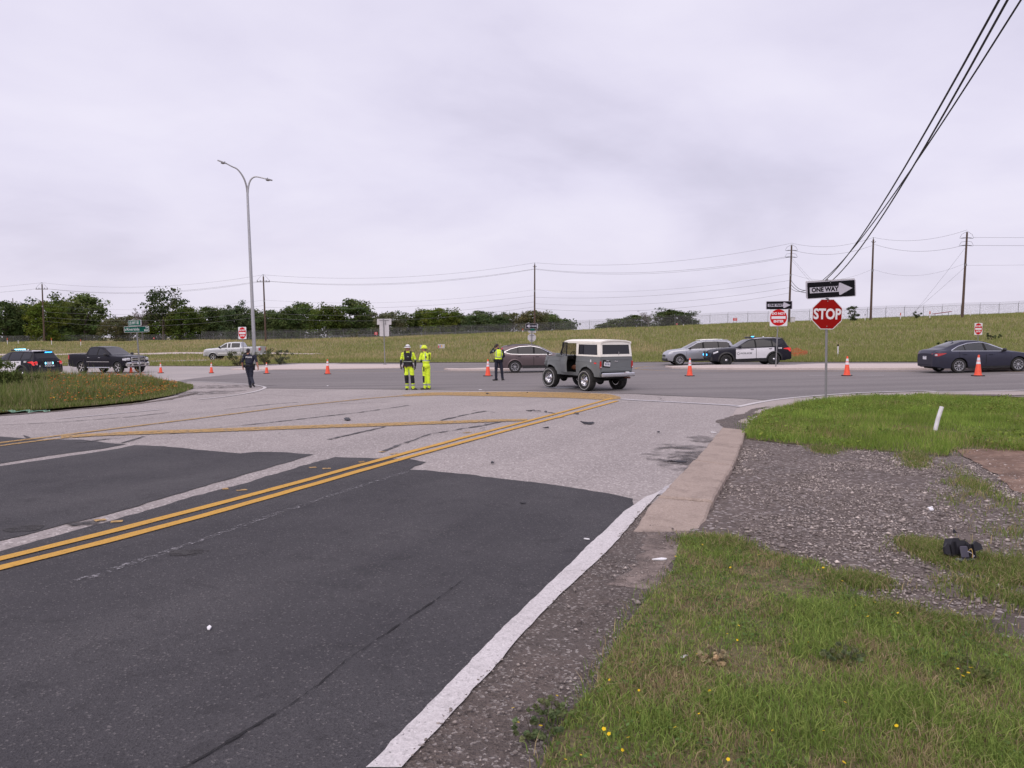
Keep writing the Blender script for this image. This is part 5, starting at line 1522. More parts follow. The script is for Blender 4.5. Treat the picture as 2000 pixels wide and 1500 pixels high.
# --- small notices
def notice(px, Y, cy, w, h, label, m=SGN_RED2, legs=True, hill=True):
    x = PX(px, Y); zb = float(HILL(x, Y)) + .05
    s = Y / F_PX
    root = empty('notice_board', (x, Y, zb), 0, label, 'notice')
    z = PZ(cy, Y) - zb
    pl = plate(root, 'panel', rrect(w * s, h * s, .03), face((0, -.05, z)), m, .02)
    for k in (-.25, .05, .3): MB().box((0, -.072, z + k * h * s), (w * s * .7, .004, h * s * .10)).build('lettering', SGN_WHT, pl)
    if legs:
        for sx in (-.35, .35): MB().tube([(sx * w * s, 0, -.2), (sx * w * s, 0, z)], .03, 6).build('leg', GALV_D, root)
    return root
notice(735, 178, 651.4, 6, 5.4, 'red notice on the long fence left of the blank sign back', legs=False)
notice(1434, 130, 624, 8, 5.4, 'red notice on legs at the hilltop fence left of the do-not-enter sign')
notice(2000, 128, 613, 12, 5.4, 'red notice at the hilltop fence, cut by the right picture edge')
notice(1321, 150, 633, 3.4, 2.2, 'tiny red plate on the fence before the rounded hill tree', legs=False)
notice(302, 188, 660.6, 3, 2.6, 'tiny red plate on the low fence right of the green street signs', legs=False)
def yard_sign(px, py, w, h, label, cols):
    p = P(px, py + h * .8)
    s = p.y / F_PX
    root = empty('yard_sign', (p.x, p.y + 2.5, float(HILL(p.x, p.y + 2.5)) + .05), 0, label, 'yard sign')
    z = .55
    pl = plate(root, 'board', rrect(w * s, h * s, .01), face((0, 0, z)), SGN_BACK, .01)
    for i, c in enumerate(cols): MB().box(((-.38 + i * .22) * w * s, -.014, z + (.0 if i else -.06)), (w * s * .14, .004, h * s * .62)).build('print', c, pl)
    for sx in (-.3, .3): MB().tube([(sx * w * s, .01, -.1), (sx * w * s, .01, z)], .008, 5).build('leg', GALV_D, root)
yard_sign(858, 690.5, 13.5, 8, 'small white yard sign with red and yellow print, right of the rescuers', [SGN_RED2, mat('print_violet', (0.25, 0.2, 0.42), .5), mat('print_yellow', (0.7, 0.36, 0.03), .5)])
yard_sign(820, 691, 10, 7, 'pale yard sign showing between the two rescuers', [mat('print_violet', (0.25, 0.2, 0.42), .5)])

# --- marker stakes
def stake(loc, hgt, label, top=None, lean=(0, 0), r=.045, topf=.3):
    root = empty('marker_stake', loc, 0, label, 'marker stake', 'marker stakes along the road')
    e = V3((lean[0], lean[1], hgt))
    MB().tube([(0, 0, -.1), e * .5, e * (1 - (topf if top else 0))], [r, r, r], 9).build('post', POST_W, root, smooth=50)
    if top: MB().tube([e * (1 - topf), e], [r * 1.08, r * 1.08], 9).build('cap', top, root, smooth=50)
    return root
def hill_stake(px, Y, ty, label, top=None, r=.05, topf=.35):
    x = PX(px, Y); zb = float(HILL(x, Y)) + .05
    stake((x, Y, zb), max(.6, PZ(ty, Y) - zb), label, top, r=r, topf=topf)
hill_stake(16, 135, 660, 'orange-topped white stake at the far left by the fence', POST_O, .06)
hill_stake(37, 135, 664.5, 'plain white stake second from the left, above the police car roof', None, .05)
hill_stake(102, 130, 660, 'orange-topped white stake right of the leftmost utility pole', POST_O, .06)
hill_stake(159, 125, 663, 'orange-topped white stake above the black pickup bed', POST_O, .06)
hill_stake(1021, 110, 642, 'orange-topped white stake left of the left-pointing one-way sign', POST_O, .06)
hill_stake(1334, 112, 632, 'black-tipped white stake below the rounded hill tree', SGN_BLK, .05, .15)
hill_stake(1687, 108, 614, 'black-tipped white stake beside the plain pole on the hilltop', SGN_BLK, .05, .15)
hill_stake(1756, 106, 611, 'orange-topped white stake between plain pole and rightmost pole', POST_O, .06)
hill_stake(1813, 100, 608, 'orange-topped white stake just left of the rightmost pole', POST_O, .06)
hill_stake(1892, 108, 606, 'thin grey stake just right of the rightmost pole', None, .04)
hill_stake(1581, 112, 622, 'black-tipped white stake left of the stop sign edge', SGN_BLK, .05, .15)
x = PX(1636, 56); hill_stake(1636, 56, 672.5, 'black-tipped white stake on the verge right of the stop sign post', SGN_BLK, .05, .14)
p = P(1823, 846); stake(p, .50, 'leaning white plastic stake in the near right grass', None, (.17, .05), .038)
p = P(126, 762); stake(p, .62, 'white stake in the flowers right of the rear police car', None, (.03, 0), .05)
# pale cabinet by pole d and a red sloping board on the hill
x, y, z = on_hill(1545, 113)
root = empty('utility_cabinet', (x, y, z), 0, 'pale utility cabinet at the foot of the pole with cable loops', 'cabinet')
MB().box((0, 0, .45), (.75, .5, .9), bev=.03).build('body', SGN_BACK, root); MB().box((0, 0, .93), (.82, .56, .06), bev=.02).build('lid', SGN_BACK, root); MB().box((.05, -.26, .45), (.5, .03, .65), bev=.01).build('door', POST_W, root)
x, y, z = on_hill(1836, 132)
root = empty('ramp_board', (x, y, z), 0, 'long dull red sloping board on the hilltop behind the rightmost pole', 'board')
M4 = Matrix.Rotation(R(-8), 4, 'Y'); MB().box((0, 0, .95), (3.2, .8, .10), rot=Matrix.Rotation(R(-8), 3, 'Y')).build('deck', mat('dull_red', (0.22, 0.055, 0.05), .7, var=.2), root)
for sx in (-1.2, 1.2): MB().tube([(sx, 0, -.1), (sx, 0, .9 + sx * .14)], .04, 6).build('leg', GALV_D, root)
# orange safety netting sagging on the slope behind the police car
def netting():
    m = mat('safety_netting', (0.60, 0.13, 0.05), .7, var=.3, vscale=9)
    nt = m.node_tree; b = nt.nodes['Principled BSDF']
    vo = nd(nt, 'ShaderNodeTexVoronoi', feature='DISTANCE_TO_EDGE'); vo.inputs['Scale'].default_value = 9
    tc = nd(nt, 'ShaderNodeTexCoord'); nt.links.new(tc.outputs['Object'], vo.inputs['Vector'])
    lt = nd(nt, 'ShaderNodeMath', operation='LESS_THAN'); lt.inputs[1].default_value = .11
    nt.links.new(vo.outputs['Distance'], lt.inputs[0]); nt.links.new(lt.outputs[0], b.inputs['Alpha'])
    Y = 57.0
    pts = [(1545, 668, 60), (1556, 667.5, 61), (1568, 668, 60), (1577, 672, 58.5), (1572, 679, 57), (1562, 685, 56), (1546, 688, 55.5)]
    vs = []
    for i, (px, py, Yk) in enumerate(pts):
        x = PX(px, Yk); z = float(HILL(x, Yk))
        vs += [(x, Yk, z + .05), (x + .05, Yk + .1, z + .55 + .12 * math.sin(i * 2))]
    fs = [(2 * i, 2 * i + 2, 2 * i + 3, 2 * i + 1) for i in range(len(pts) - 1)]
    me = bpy.data.meshes.new('safety_netting'); me.from_pydata(vs, [], fs)
    o = link_mesh('safety_netting', me, None, [m]); tag(o, 'crumpled orange safety netting in the grass behind the right police car', 'netting')
netting()

# --- traffic cones
def make_cone(hc):
    root = empty('traffic_cone')
    k = hc / .91
    mb = MB(); mb.box((0, 0, .022), (.40 * k, .40 * k, .044), bev=.015); mb.build('base', RUBBER, root)
    z0, z1, r0, r1 = .044, hc, .145 * k, .032 * k
    rr = lambda z: r0 + (r1 - r0) * (z - z0) / (z1 - z0)
    MB().lathe([(rr(z0) * 1.22, z0), (rr(z0) * 1.05, z0 + .02), (rr(z0 + .05), z0 + .05), (rr(z1), z1), (rr(z1) * .8, z1 + .012), (0.001, z1 + .014)], 18).build('body', ORANGE, root, smooth=40)
    for a, b in ((.58, .70), (.74, .885)):
        za, zb = hc * a, hc * b
        MB().lathe([(rr(za) + .003, za), (rr(zb) + .003, zb)], 18).build('reflective_band', CONE_W, root, smooth=60)
    return root
CONES = [(163, 727, .91, 'orange cone in front of the black pickup rear wheel'), (256, 729, .71, 'orange cone in front of the black pickup headlight'), (314, 729, .71, 'orange cone just right of the black pickup front'), (413, 729, .71, 'orange cone midway between the pickup and the walking officer'), (521, 730, .71, 'orange cone just right of the walking officer'), (640, 731, .91, 'orange cone alone between walking officer and rescuers'), (953, 735, .91, 'orange cone beside the officer in the yellow vest'), (1347, 735, .91, 'orange cone in front of the silver crossover'), (1654, 734.5, .91, 'orange cone just right of the stop sign post'), (1910, 735, .91, 'orange cone in front of the dark sedan')]
proto = {}
for i, (px, py, hc, lab) in enumerate(CONES):
    if hc not in proto: c = proto[hc] = make_cone(hc)
    else: c = copy_tree(proto[hc])
    p = P(px, py)
    c.location = (p.x, p.y, p.z + .01); c.rotation_euler = (0, 0, i * .7)
    tag(c, lab, 'traffic cone', 'orange cones closing the highway')

# ================================================================ vehicles (local frame: front +X, left +Y)
TYRE = mat('tyre_rubber', (0.020, 0.020, 0.021), rough=.85, var=.2, vscale=10, dirt=((0.10, 0.09, 0.085), .35))
BLACKP = mat('black_plastic', (0.020, 0.020, 0.023), rough=.55, var=.1, dirt=((0.09, 0.08, 0.075), .3))
UNDER = mat('underbody_black', (0.010, 0.010, 0.011), rough=.9)
CHROME = mat('chrome', (0.72, 0.72, 0.75), rough=.16, metal=1.0)
ALU = mat('alloy', (0.62, 0.62, 0.64), rough=.28, metal=.9, var=.08)
STEEL_BLK = mat('steel_wheel_black', (0.025, 0.025, 0.028), rough=.5)
GLASS_D = glass('tinted_glass', (0.016, 0.016, 0.022), .05, 1.0)
GLASS_M = glass('clear_glass', (0.10, 0.105, 0.115), .03, .6)
GLASS_C = glass('clear_screen', (0.08, 0.085, 0.09), .03, .3)
GLASS_W = glass('windscreen_glass', (0.075, 0.075, 0.085), .04, .95)
SEAM = mat('panel_gap', (0.008, 0.008, 0.009), rough=.9)
LAMP_R = mat('tail_lamp_red', (0.42, 0.012, 0.012), rough=.2, coat=.8)
LAMP_RL = mat('tail_lamp_lit', (0.7, 0.03, 0.025), rough=.3, emit=.22, ecol=(0.9, 0.02, 0.03))
LAMP_W = mat('head_lamp', (0.62, 0.62, 0.66), rough=.12, metal=.3, coat=.8)
LAMP_O = mat('amber_lamp', (0.6, 0.16, 0.02), rough=.3, coat=.5)
BLUE_L = mat('blue_beacon', (0.05, 0.25, 0.8), rough=.3, emit=3.0, ecol=(0.05, 0.42, 1.0))
CYAN_L = mat('cyan_beacon', (0.2, 0.7, 0.9), rough=.3, emit=3.2, ecol=(0.22, 0.75, 1.0))
PLATE_W = mat('licence_plate', (0.72, 0.72, 0.76), rough=.4)
INK = mat('plate_ink', (0.05, 0.06, 0.14), rough=.6)
LETTER_W = mat('decal_white', (0.75, 0.75, 0.78), rough=.4)
LETTER_G = mat('decal_grey', (0.17, 0.175, 0.19), rough=.5)

class Car:
    def __init__(s, name, label, cat, rows, zb, axles, r, ra, track, body, group=None, smooth=.07, wheel_w=.24):
        s.root = empty(name, (0, 0, 0), 0, label, cat, group)
        a = np.array(sorted(rows), float)
        s.X = np.arange(a[0, 0], a[-1, 0] + .005, .01)
        k = max(1, int(smooth / .01)); ker = np.ones(2 * k + 1) / (2 * k + 1)
        s.T = {}
        for i, nme in enumerate(('belt', 'top', 'wl', 'wm', 'wb', 'wt')):
            y = np.interp(s.X, a[:, 0], a[:, i + 1])
            yp = np.pad(y, k, mode='edge')
            s.T[nme] = np.convolve(yp, ker, 'valid')
        s.zb, s.axles, s.r, s.ra, s.track, s.ww = zb, axles, r, ra, track, wheel_w
        s.body_mat = body
        s.xr, s.xf = s.X[0], s.X[-1]
    def g(s, k, x): return float(np.interp(x, s.X, s.T[k]))
    def arch(s, x):
        z = s.zb
        for xa in s.axles:
            d = s.ra ** 2 - (x - xa) ** 2
            if d > 0: z = max(z, s.r + math.sqrt(d) * 1.0)
        # lift of the sill at both ends
        e = min(x - s.xr, s.xf - x)
        if e < .5: z = max(z, s.zb + .10 * (1 - e / .5))
        return z
    def side_y(s, x, z):
        b, t = s.g('belt', x), s.g('top', x)
        wl, wm, wb, wt = (s.g(k, x) for k in ('wl', 'wm', 'wb', 'wt'))
        h = b - s.zb
        if z <= b:
            return float(np.interp(z, [s.zb, s.zb + .18 * h, s.zb + .45 * h, s.zb + .68 * h, b - .05, b], [wl, wm - .022, wm - .004, wm, (wm * .7 + wb * .3), wb]))
        ze = max(t - .05, b + 1e-4)
        u = clamp((z - b) / (ze - b), 0, 1)
        return wb + (wt - wb) * u + .018 * math.sin(math.pi * u)
    def roof_z(s, x, y):
        t, wt = s.g('top', x), s.g('wt', x)
        b = s.g('belt', x)
        e = max(t - .05, b)
        return float(np.interp(abs(y) / wt, [0, .4, .75, .93, 1], [t + .010, t + .006, t - .004, t - .018, e]))
    def section(s, x):
        b, t, wt = s.g('belt', x), s.g('top', x), s.g('wt', x)
        za = s.arch(x)
        pts = []
        for f in (0, .1, .2, .34, .48, .62, .76, .88, .95, 1.0):
            z = max(s.zb + f * (b - s.zb), min(za, b))
            pts.append((s.side_y(x, z), z))
        e = max(t - .05, b)
        for f in (.2, .4, .6, .8, 1.0):
            z = b + f * (e - b); pts.append((s.side_y(x, z) if f < 1 else wt, z))
        for f in (.93, .75, .4, 0): pts.append((wt * f, s.roof_z(x, wt * f)))
        return pts
    def build_body(s):
        xs = set(np.round(np.arange(s.xr, s.xf, .07), 4)) | {round(s.xf, 4)}
        for xa in s.axles:
            for q in np.linspace(0, math.pi, 25): xs.add(round(clamp(xa + s.ra * .9999 * math.cos(q), s.xr, s.xf), 4))
        xs = sorted(xs)
        # drop near-duplicates
        xx = [xs[0]]
        for x in xs[1:]:
            if x - xx[-1] > .004: xx.append(x)
        secs = [s.section(x) for x in xx]
        n = len(secs[0])
        mb = MB()
        vs = []
        for x, sec in zip(xx, secs):
            vs += [(x, y, z) for y, z in sec] + [(x, -y, z) for y, z in reversed(sec[:-1])]
        m = 2 * n - 1
        fs = [(i * m + j, i * m + j + 1, (i + 1) * m + j + 1, (i + 1) * m + j) for i in range(len(xx) - 1) for j in range(m - 1)]
        fs.append(tuple(range(m))); fs.append(tuple(range((len(xx) - 1) * m + m - 1, (len(xx) - 1) * m - 1, -1)))
        mb.add(vs, fs)
        o = mb.build('body', s.body_mat, s.root, smooth=32)
        # underbody and wheel housings
        ub = MB()
        ub.box(((s.xr + s.xf) / 2, 0, s.zb + .08), (s.xf - s.xr - .5, s.track * 2 - .55, .18))
        for xa in s.axles:
            for sd in (1, -1):
                y0, y1 = sd * (s.track + s.ww * .5 - .03), sd * (s.track - .32)
                prof = [xa + s.ra * 1.005 * math.cos(q) for q in np.linspace(-.1, math.pi + .1, 18)]
                pz = [s.r + s.ra * 1.005 * math.sin(q) for q in np.linspace(-.1, math.pi + .1, 18)]
                v = [(a, y0, b) for a, b in zip(prof, pz)] + [(a, y1, b) for a, b in zip(prof, pz)]
                k = len(prof)
                ub.add(v, [(i, i + 1, k + i + 1, k + i) for i in range(k - 1)] + [tuple(range(k, 2 * k))])
        ub.build('underbody', UNDER, s.root)
        return o
    def patch(s, name, lo, up, off, m, sides=(1, -1), nx=None, nz=5, parent=None, clip=True):
        """panel laid on the body side between two curves (x, z)"""
        lo = np.array(sorted(lo), float); up = np.array(sorted(up), float)
        x0, x1 = max(lo[0, 0], up[0, 0]), min(lo[-1, 0], up[-1, 0])
        nx = nx or max(3, int((x1 - x0) / .06))
        out = []
        for sd in sides:
            vs, fs = [], []
            for i in range(nx + 1):
                x = x0 + (x1 - x0) * i / nx
                zl, zu = np.interp(x, lo[:, 0], lo[:, 1]), np.interp(x, up[:, 0], up[:, 1])
                if clip:
                    za = s.arch(x)
                    if za > s.zb + .02: zl = max(zl, za + .02)
                zu = max(zu, zl + 1e-4)
                for j in range(nz + 1):
                    z = zl + (zu - zl) * j / nz
                    vs.append((x, sd * (s.side_y(x, z) + off), z))
            for i in range(nx):
                for j in range(nz):
                    q = (i * (nz + 1) + j, (i + 1) * (nz + 1) + j, (i + 1) * (nz + 1) + j + 1, i * (nz + 1) + j + 1)
                    fs.append(q if sd < 0 else q[::-1])
            me = bpy.data.meshes.new(name); me.from_pydata(vs, [], fs)
            me.polygons.foreach_set('use_smooth', [True] * len(me.polygons))
            out.append(link_mesh(name, me, parent or s.root, [m]))
        return out
    def top_patch(s, name, x0, x1, f, off, m, f1=None, nx=10, ny=8, parent=None):
        """panel laid on the bonnet, windscreen, roof or rear glass; f = part of the half width at each end"""
        f1 = f if f1 is None else f1
        vs, fs = [], []
        for i in range(nx + 1):
            x = x0 + (x1 - x0) * i / nx
            ff = f + (f1 - f) * i / nx
            w = s.g('wt', x) * ff
            dz = (s.roof_z(x + .02, 0) - s.roof_z(x - .02, 0)) / .04
            nn = Vector((-dz, 0, 1)).normalized()
            for j in range(ny + 1):
                y = -w + 2 * w * j / ny
                vs.append((x + nn.x * off, y, s.roof_z(x, y) + nn.z * off))
        for i in range(nx):
            for j in range(ny):
                fs.append((i * (ny + 1) + j, (i + 1) * (ny + 1) + j, (i + 1) * (ny + 1) + j + 1, i * (ny + 1) + j + 1))
        me = bpy.data.meshes.new(name); me.from_pydata(vs, [], fs)
        me.polygons.foreach_set('use_smooth', [True] * len(me.polygons))
        return link_mesh(name, me, parent or s.root, [m])
    def arch_trim(s, w, m, off=.012, a0=-8, a1=188):
        for xa in s.axles:
            for sd in (1, -1):
                vs, fs = [], []
                qs = np.linspace(R(a0), R(a1), 26)
                for q in qs:
                    for rr, oo in ((s.ra - .012, off), (s.ra + w, off), (s.ra + w + .012, .0)):
                        x = clamp(xa + rr * math.cos(q), s.xr, s.xf); z = s.r + rr * math.sin(q)
                        z = max(z, s.zb - .01)
                        vs.append((x, sd * (s.side_y(x, z) + oo), z))
                for i in range(len(qs) - 1):
                    for j in range(2):
                        fs.append((i * 3 + j, i * 3 + j + 1, i * 3 + j + 4, i * 3 + j + 3))
                mb = MB(); mb.add(vs, fs); mb.build('arch_trim', m, s.root, smooth=50)
    def window_band(s, lo, up, splits, glassm, trim=None, tw=.03, toff=.004):
        """side glass: trim band, dark backing, and one pane for each span"""
        if trim is not None:
            L = [(x, z - tw) for x, z in lo]; U = [(x, z + tw) for x, z in up]
            L[0] = (L[0][0] - tw, L[0][1]); U[0] = (U[0][0] - tw, U[0][1]); L[-1] = (L[-1][0] + tw, L[-1][1]); U[-1] = (U[-1][0] + tw, U[-1][1])
            s.patch('window_trim', L, U, toff, trim, clip=False)
        s.patch('pillar_trim', lo, up, toff + .003, SEAM, clip=False)
        a = np.array(sorted(lo)); b = np.array(sorted(up))
        for x0, x1 in splits:
            xs = np.linspace(x0, x1, 12)
            s.patch('window', [(x, np.interp(x, a[:, 0], a[:, 1]) + .008) for x in xs], [(x, np.interp(x, b[:, 0], b[:, 1]) - .008) for x in xs], toff + .007, glassm, clip=False)
    def door(s, lo, up, m=None, handle=None, hm=None, name='door', off=.006, sides=(1, -1)):
        """door skin a little proud with a dark gap round it and a handle"""
        G_ = .012
        L = [(x, z - G_) for x, z in sorted(lo)]; U = [(x, z + G_) for x, z in sorted(up)]
        L[0] = (L[0][0] - G_, L[0][1]); U[0] = (U[0][0] - G_, U[0][1]); L[-1] = (L[-1][0] + G_, L[-1][1]); U[-1] = (U[-1][0] + G_, U[-1][1])
        s.patch('door_gap', L, U, off - .004, SEAM, sides)
        ds = s.patch(name, lo, up, off, m or s.body_mat, sides, nz=8)
        if handle:
            for d, sd in zip(ds, sides):
                x, z = handle
                MB().box((x, sd * (s.side_y(x, z) + off + .022), z), (.20, .03, .035), bev=.012).build('handle', hm or s.body_mat, d)
        return ds
    def mirror(s, x, z, m, size=(.16, .24, .16)):
        for sd in (1, -1):
            y = sd * (s.side_y(x, z) + .03 + size[1] / 2)
            mb = MB(); mb.ell((x, y, z + .05), (size[0] / 2, size[1] / 2, size[2] / 2), 12, 8)
            mb.box((x, y - sd * size[1] * .5, z - .0), (.07, .14, .05))
            mb.build('wing_mirror', m, s.root, smooth=50)
    def wheels(s, style, face=ALU, hub=CHROME, rr=.66, white=None):
        proto = None
        for xa in s.axles:
            for sd in (1, -1):
                if proto is None:
                    w = make_wheel(s.r, s.ww, style, face, hub, rr); proto = w; w.parent = s.root
                else: w = copy_tree(proto, s.root)
                w.location = (xa, sd * s.track, s.r)
                w.rotation_euler = (0, .3 * xa, 0 if sd > 0 else math.pi)
    def place(s, local, world, heading):
        c, sn = math.cos(heading), math.sin(heading)
        x, y = local
        s.root.rotation_euler = (0, 0, heading)
        wx, wy = world[0] - (c * x - sn * y), world[1] - (sn * x + c * y)
        s.root.location = (wx, wy, float(G(wx, wy)) + .012)
        # rest on the slope of the road
        gx = (float(G(wx + 1, wy)) - float(G(wx - 1, wy))) / 2; gy = (float(G(wx, wy + 1)) - float(G(wx, wy - 1))) / 2
        nrm = Vector((-gx, -gy, 1)).normalized()
        q = Vector((0, 0, 1)).rotation_difference(nrm)
        s.root.rotation_euler = (q.to_matrix() @ Matrix.Rotation(heading, 3, 'Z')).to_euler()
def make_wheel(r, w, style, face, hub, rr=.66):
    """wheel = tyre mesh with a rim as sub-part; outer side +Y"""
    ri = r * rr
    h = w / 2
    prof = [(ri, -h * .8), (ri + .01, -h), (r - .05, -h), (r - .015, -h * .88), (r, -h * .6), (r, -h * .2), (r - .008, -h * .17), (r - .008, -h * .10), (r, -h * .07), (r, h * .07), (r - .008, h * .10), (r - .008, h * .17), (r, h * .2), (r, h * .6), (r - .015, h * .88), (r - .05, h), (ri + .01, h), (ri, h * .8)]
    tyre = MB().lathe(prof, 36, axis='Y').build('wheel', TYRE, None, smooth=35)
    rm = MB()
    rm.lathe([(ri + .002, h * .86), (ri - .018, h * .86), (ri - .03, h * .55), (ri - .03, -h * .8), (ri + .002, -h * .8)], 32, axis='Y')
    if style == 'slot':
        # dished disc with ring of round holes between hub and lip
        rm.lathe([(ri - .03, h * .35), (ri * .80, h * .28), (ri * .52, h * .42), (ri * .34, h * .60), (ri * .30, h * .86), (ri * .18, h * .9), (.001, h * .9)], 32, axis='Y')
    elif style == 'steel':
        rm.lathe([(ri - .03, h * .45), (ri * .84, h * .36), (ri * .62, h * .52), (ri * .40, h * .46), (.001, h * .46)], 32, axis='Y')
    else:
        n, tw, wd = {'five': (5, 0, .30), 'ten': (10, 0, .12), 'swirl': (5, .55, .20), 'vee': (10, .30, .12)}[style]
        for i in range(n):
            a = 2 * math.pi * i / n
            if style == 'vee': a = 2 * math.pi * (i // 2) / 5 + (.20 if i % 2 else -.20)
            t2 = tw if style != 'vee' else (tw if i % 2 else -tw) * .5
            pts = []
            for rad, da, ww in ((ri * .16, 0, wd * ri * .55), (ri * .55, t2 * .5, wd * ri * .8), (ri - .02, t2, wd * ri * 1.15)):
                q = a + da
                c = (math.cos(q) * rad, math.sin(q) * rad); tn = (-math.sin(q), math.cos(q))
                pts.append(((c[0] - tn[0] * ww / 2, c[1] - tn[1] * ww / 2), (c[0] + tn[0] * ww / 2, c[1] + tn[1] * ww / 2)))
            yo = (h * .72, h * .68, h * .78)
            vs = []
            for (p, q), y in zip(pts, yo): vs += [(p[0], y, p[1]), (q[0], y, q[1]), (p[0], y - .05, p[1]), (q[0], y - .05, q[1])]
            fs = []
            for k in range(2):
                b = k * 4
                fs += [(b, b + 4, b + 5, b + 1), (b, b + 2, b + 6, b + 4), (b + 1, b + 5, b + 7, b + 3), (b + 2, b + 3, b + 7, b + 6)]
            fs += [(0, 1, 3, 2), (8, 10, 11, 9)]
            rm.add(vs, fs)
        rm.lathe([(ri * .22, h * .60), (ri * .20, h * .76), (.001, h * .78)], 16, axis='Y')
    rim = rm.build('rim', face, tyre, smooth=35)
    bk = MB().lathe([(ri - .02, h * .10), (.001, h * .10)], 24, axis='Y').build('brake_disc', UNDER, tyre)
    if style == 'slot':
        hm = MB()
        for i in range(6):
            a = 2 * math.pi * i / 6
            c = (math.cos(a) * ri * .62, math.sin(a) * ri * .62)
            hm.lathe([(ri * .13, h * .44), (.001, h * .44)], 10, c=(c[0], 0, c[1]), axis='Y')
        hm.build('vent_hole', UNDER, tyre)
        MB().lathe([(r - .055, h + .002), (r - .085, h + .002)], 36, axis='Y').build('white_letter_ring', mat('tyre_lettering', (0.30, 0.30, 0.30), .8, var=.5, vscale=30), tyre)
        MB().lathe([(ri * .20, h * .88), (ri * .18, h * 1.25), (.001, h * 1.28)], 16, axis='Y').build('hub_cap', hub, tyre, smooth=40)
    if style == 'steel':
        MB().lathe([(ri * .30, h * .46), (ri * .28, h * .72), (ri * .15, h * .86), (.001, h * .88)], 18, axis='Y').build('hub_cap', hub, tyre, smooth=40)
    return tyre
def licence(root, M4, txt, w=.30, h=.155):
    pl = plate(root, 'licence_plate', rrect(w, h, .012), M4, PLATE_W, .006)
    if txt: text_mesh(txt, h * .55, INK, pl, M4 @ T(0, -.008, .0065), bold=.002, sx=.9, depth=.0006)
    MB().prism(rrect(w * .45, h * .12, .002), M4 @ T(0, h * .36, .0062), .0008).build('plate_print', INK, pl)
    return pl
def bx(root, name, c, d, m, bev=.012, rot=None): return MB().box(c, d, rot, bev).build(name, m, root, smooth=40)
LEFT = lambda x, y, z: frame((x, y, z), (-1, 0, 0), (0, 0, 1))
RIGHT = lambda x, y, z: frame((x, y, z), (1, 0, 0), (0, 0, 1))
REAR = lambda x, y, z: frame((x, y, z), (0, -1, 0), (0, 0, 1))
FRONT = lambda x, y, z: frame((x, y, z), (0, 1, 0), (0, 0, 1))

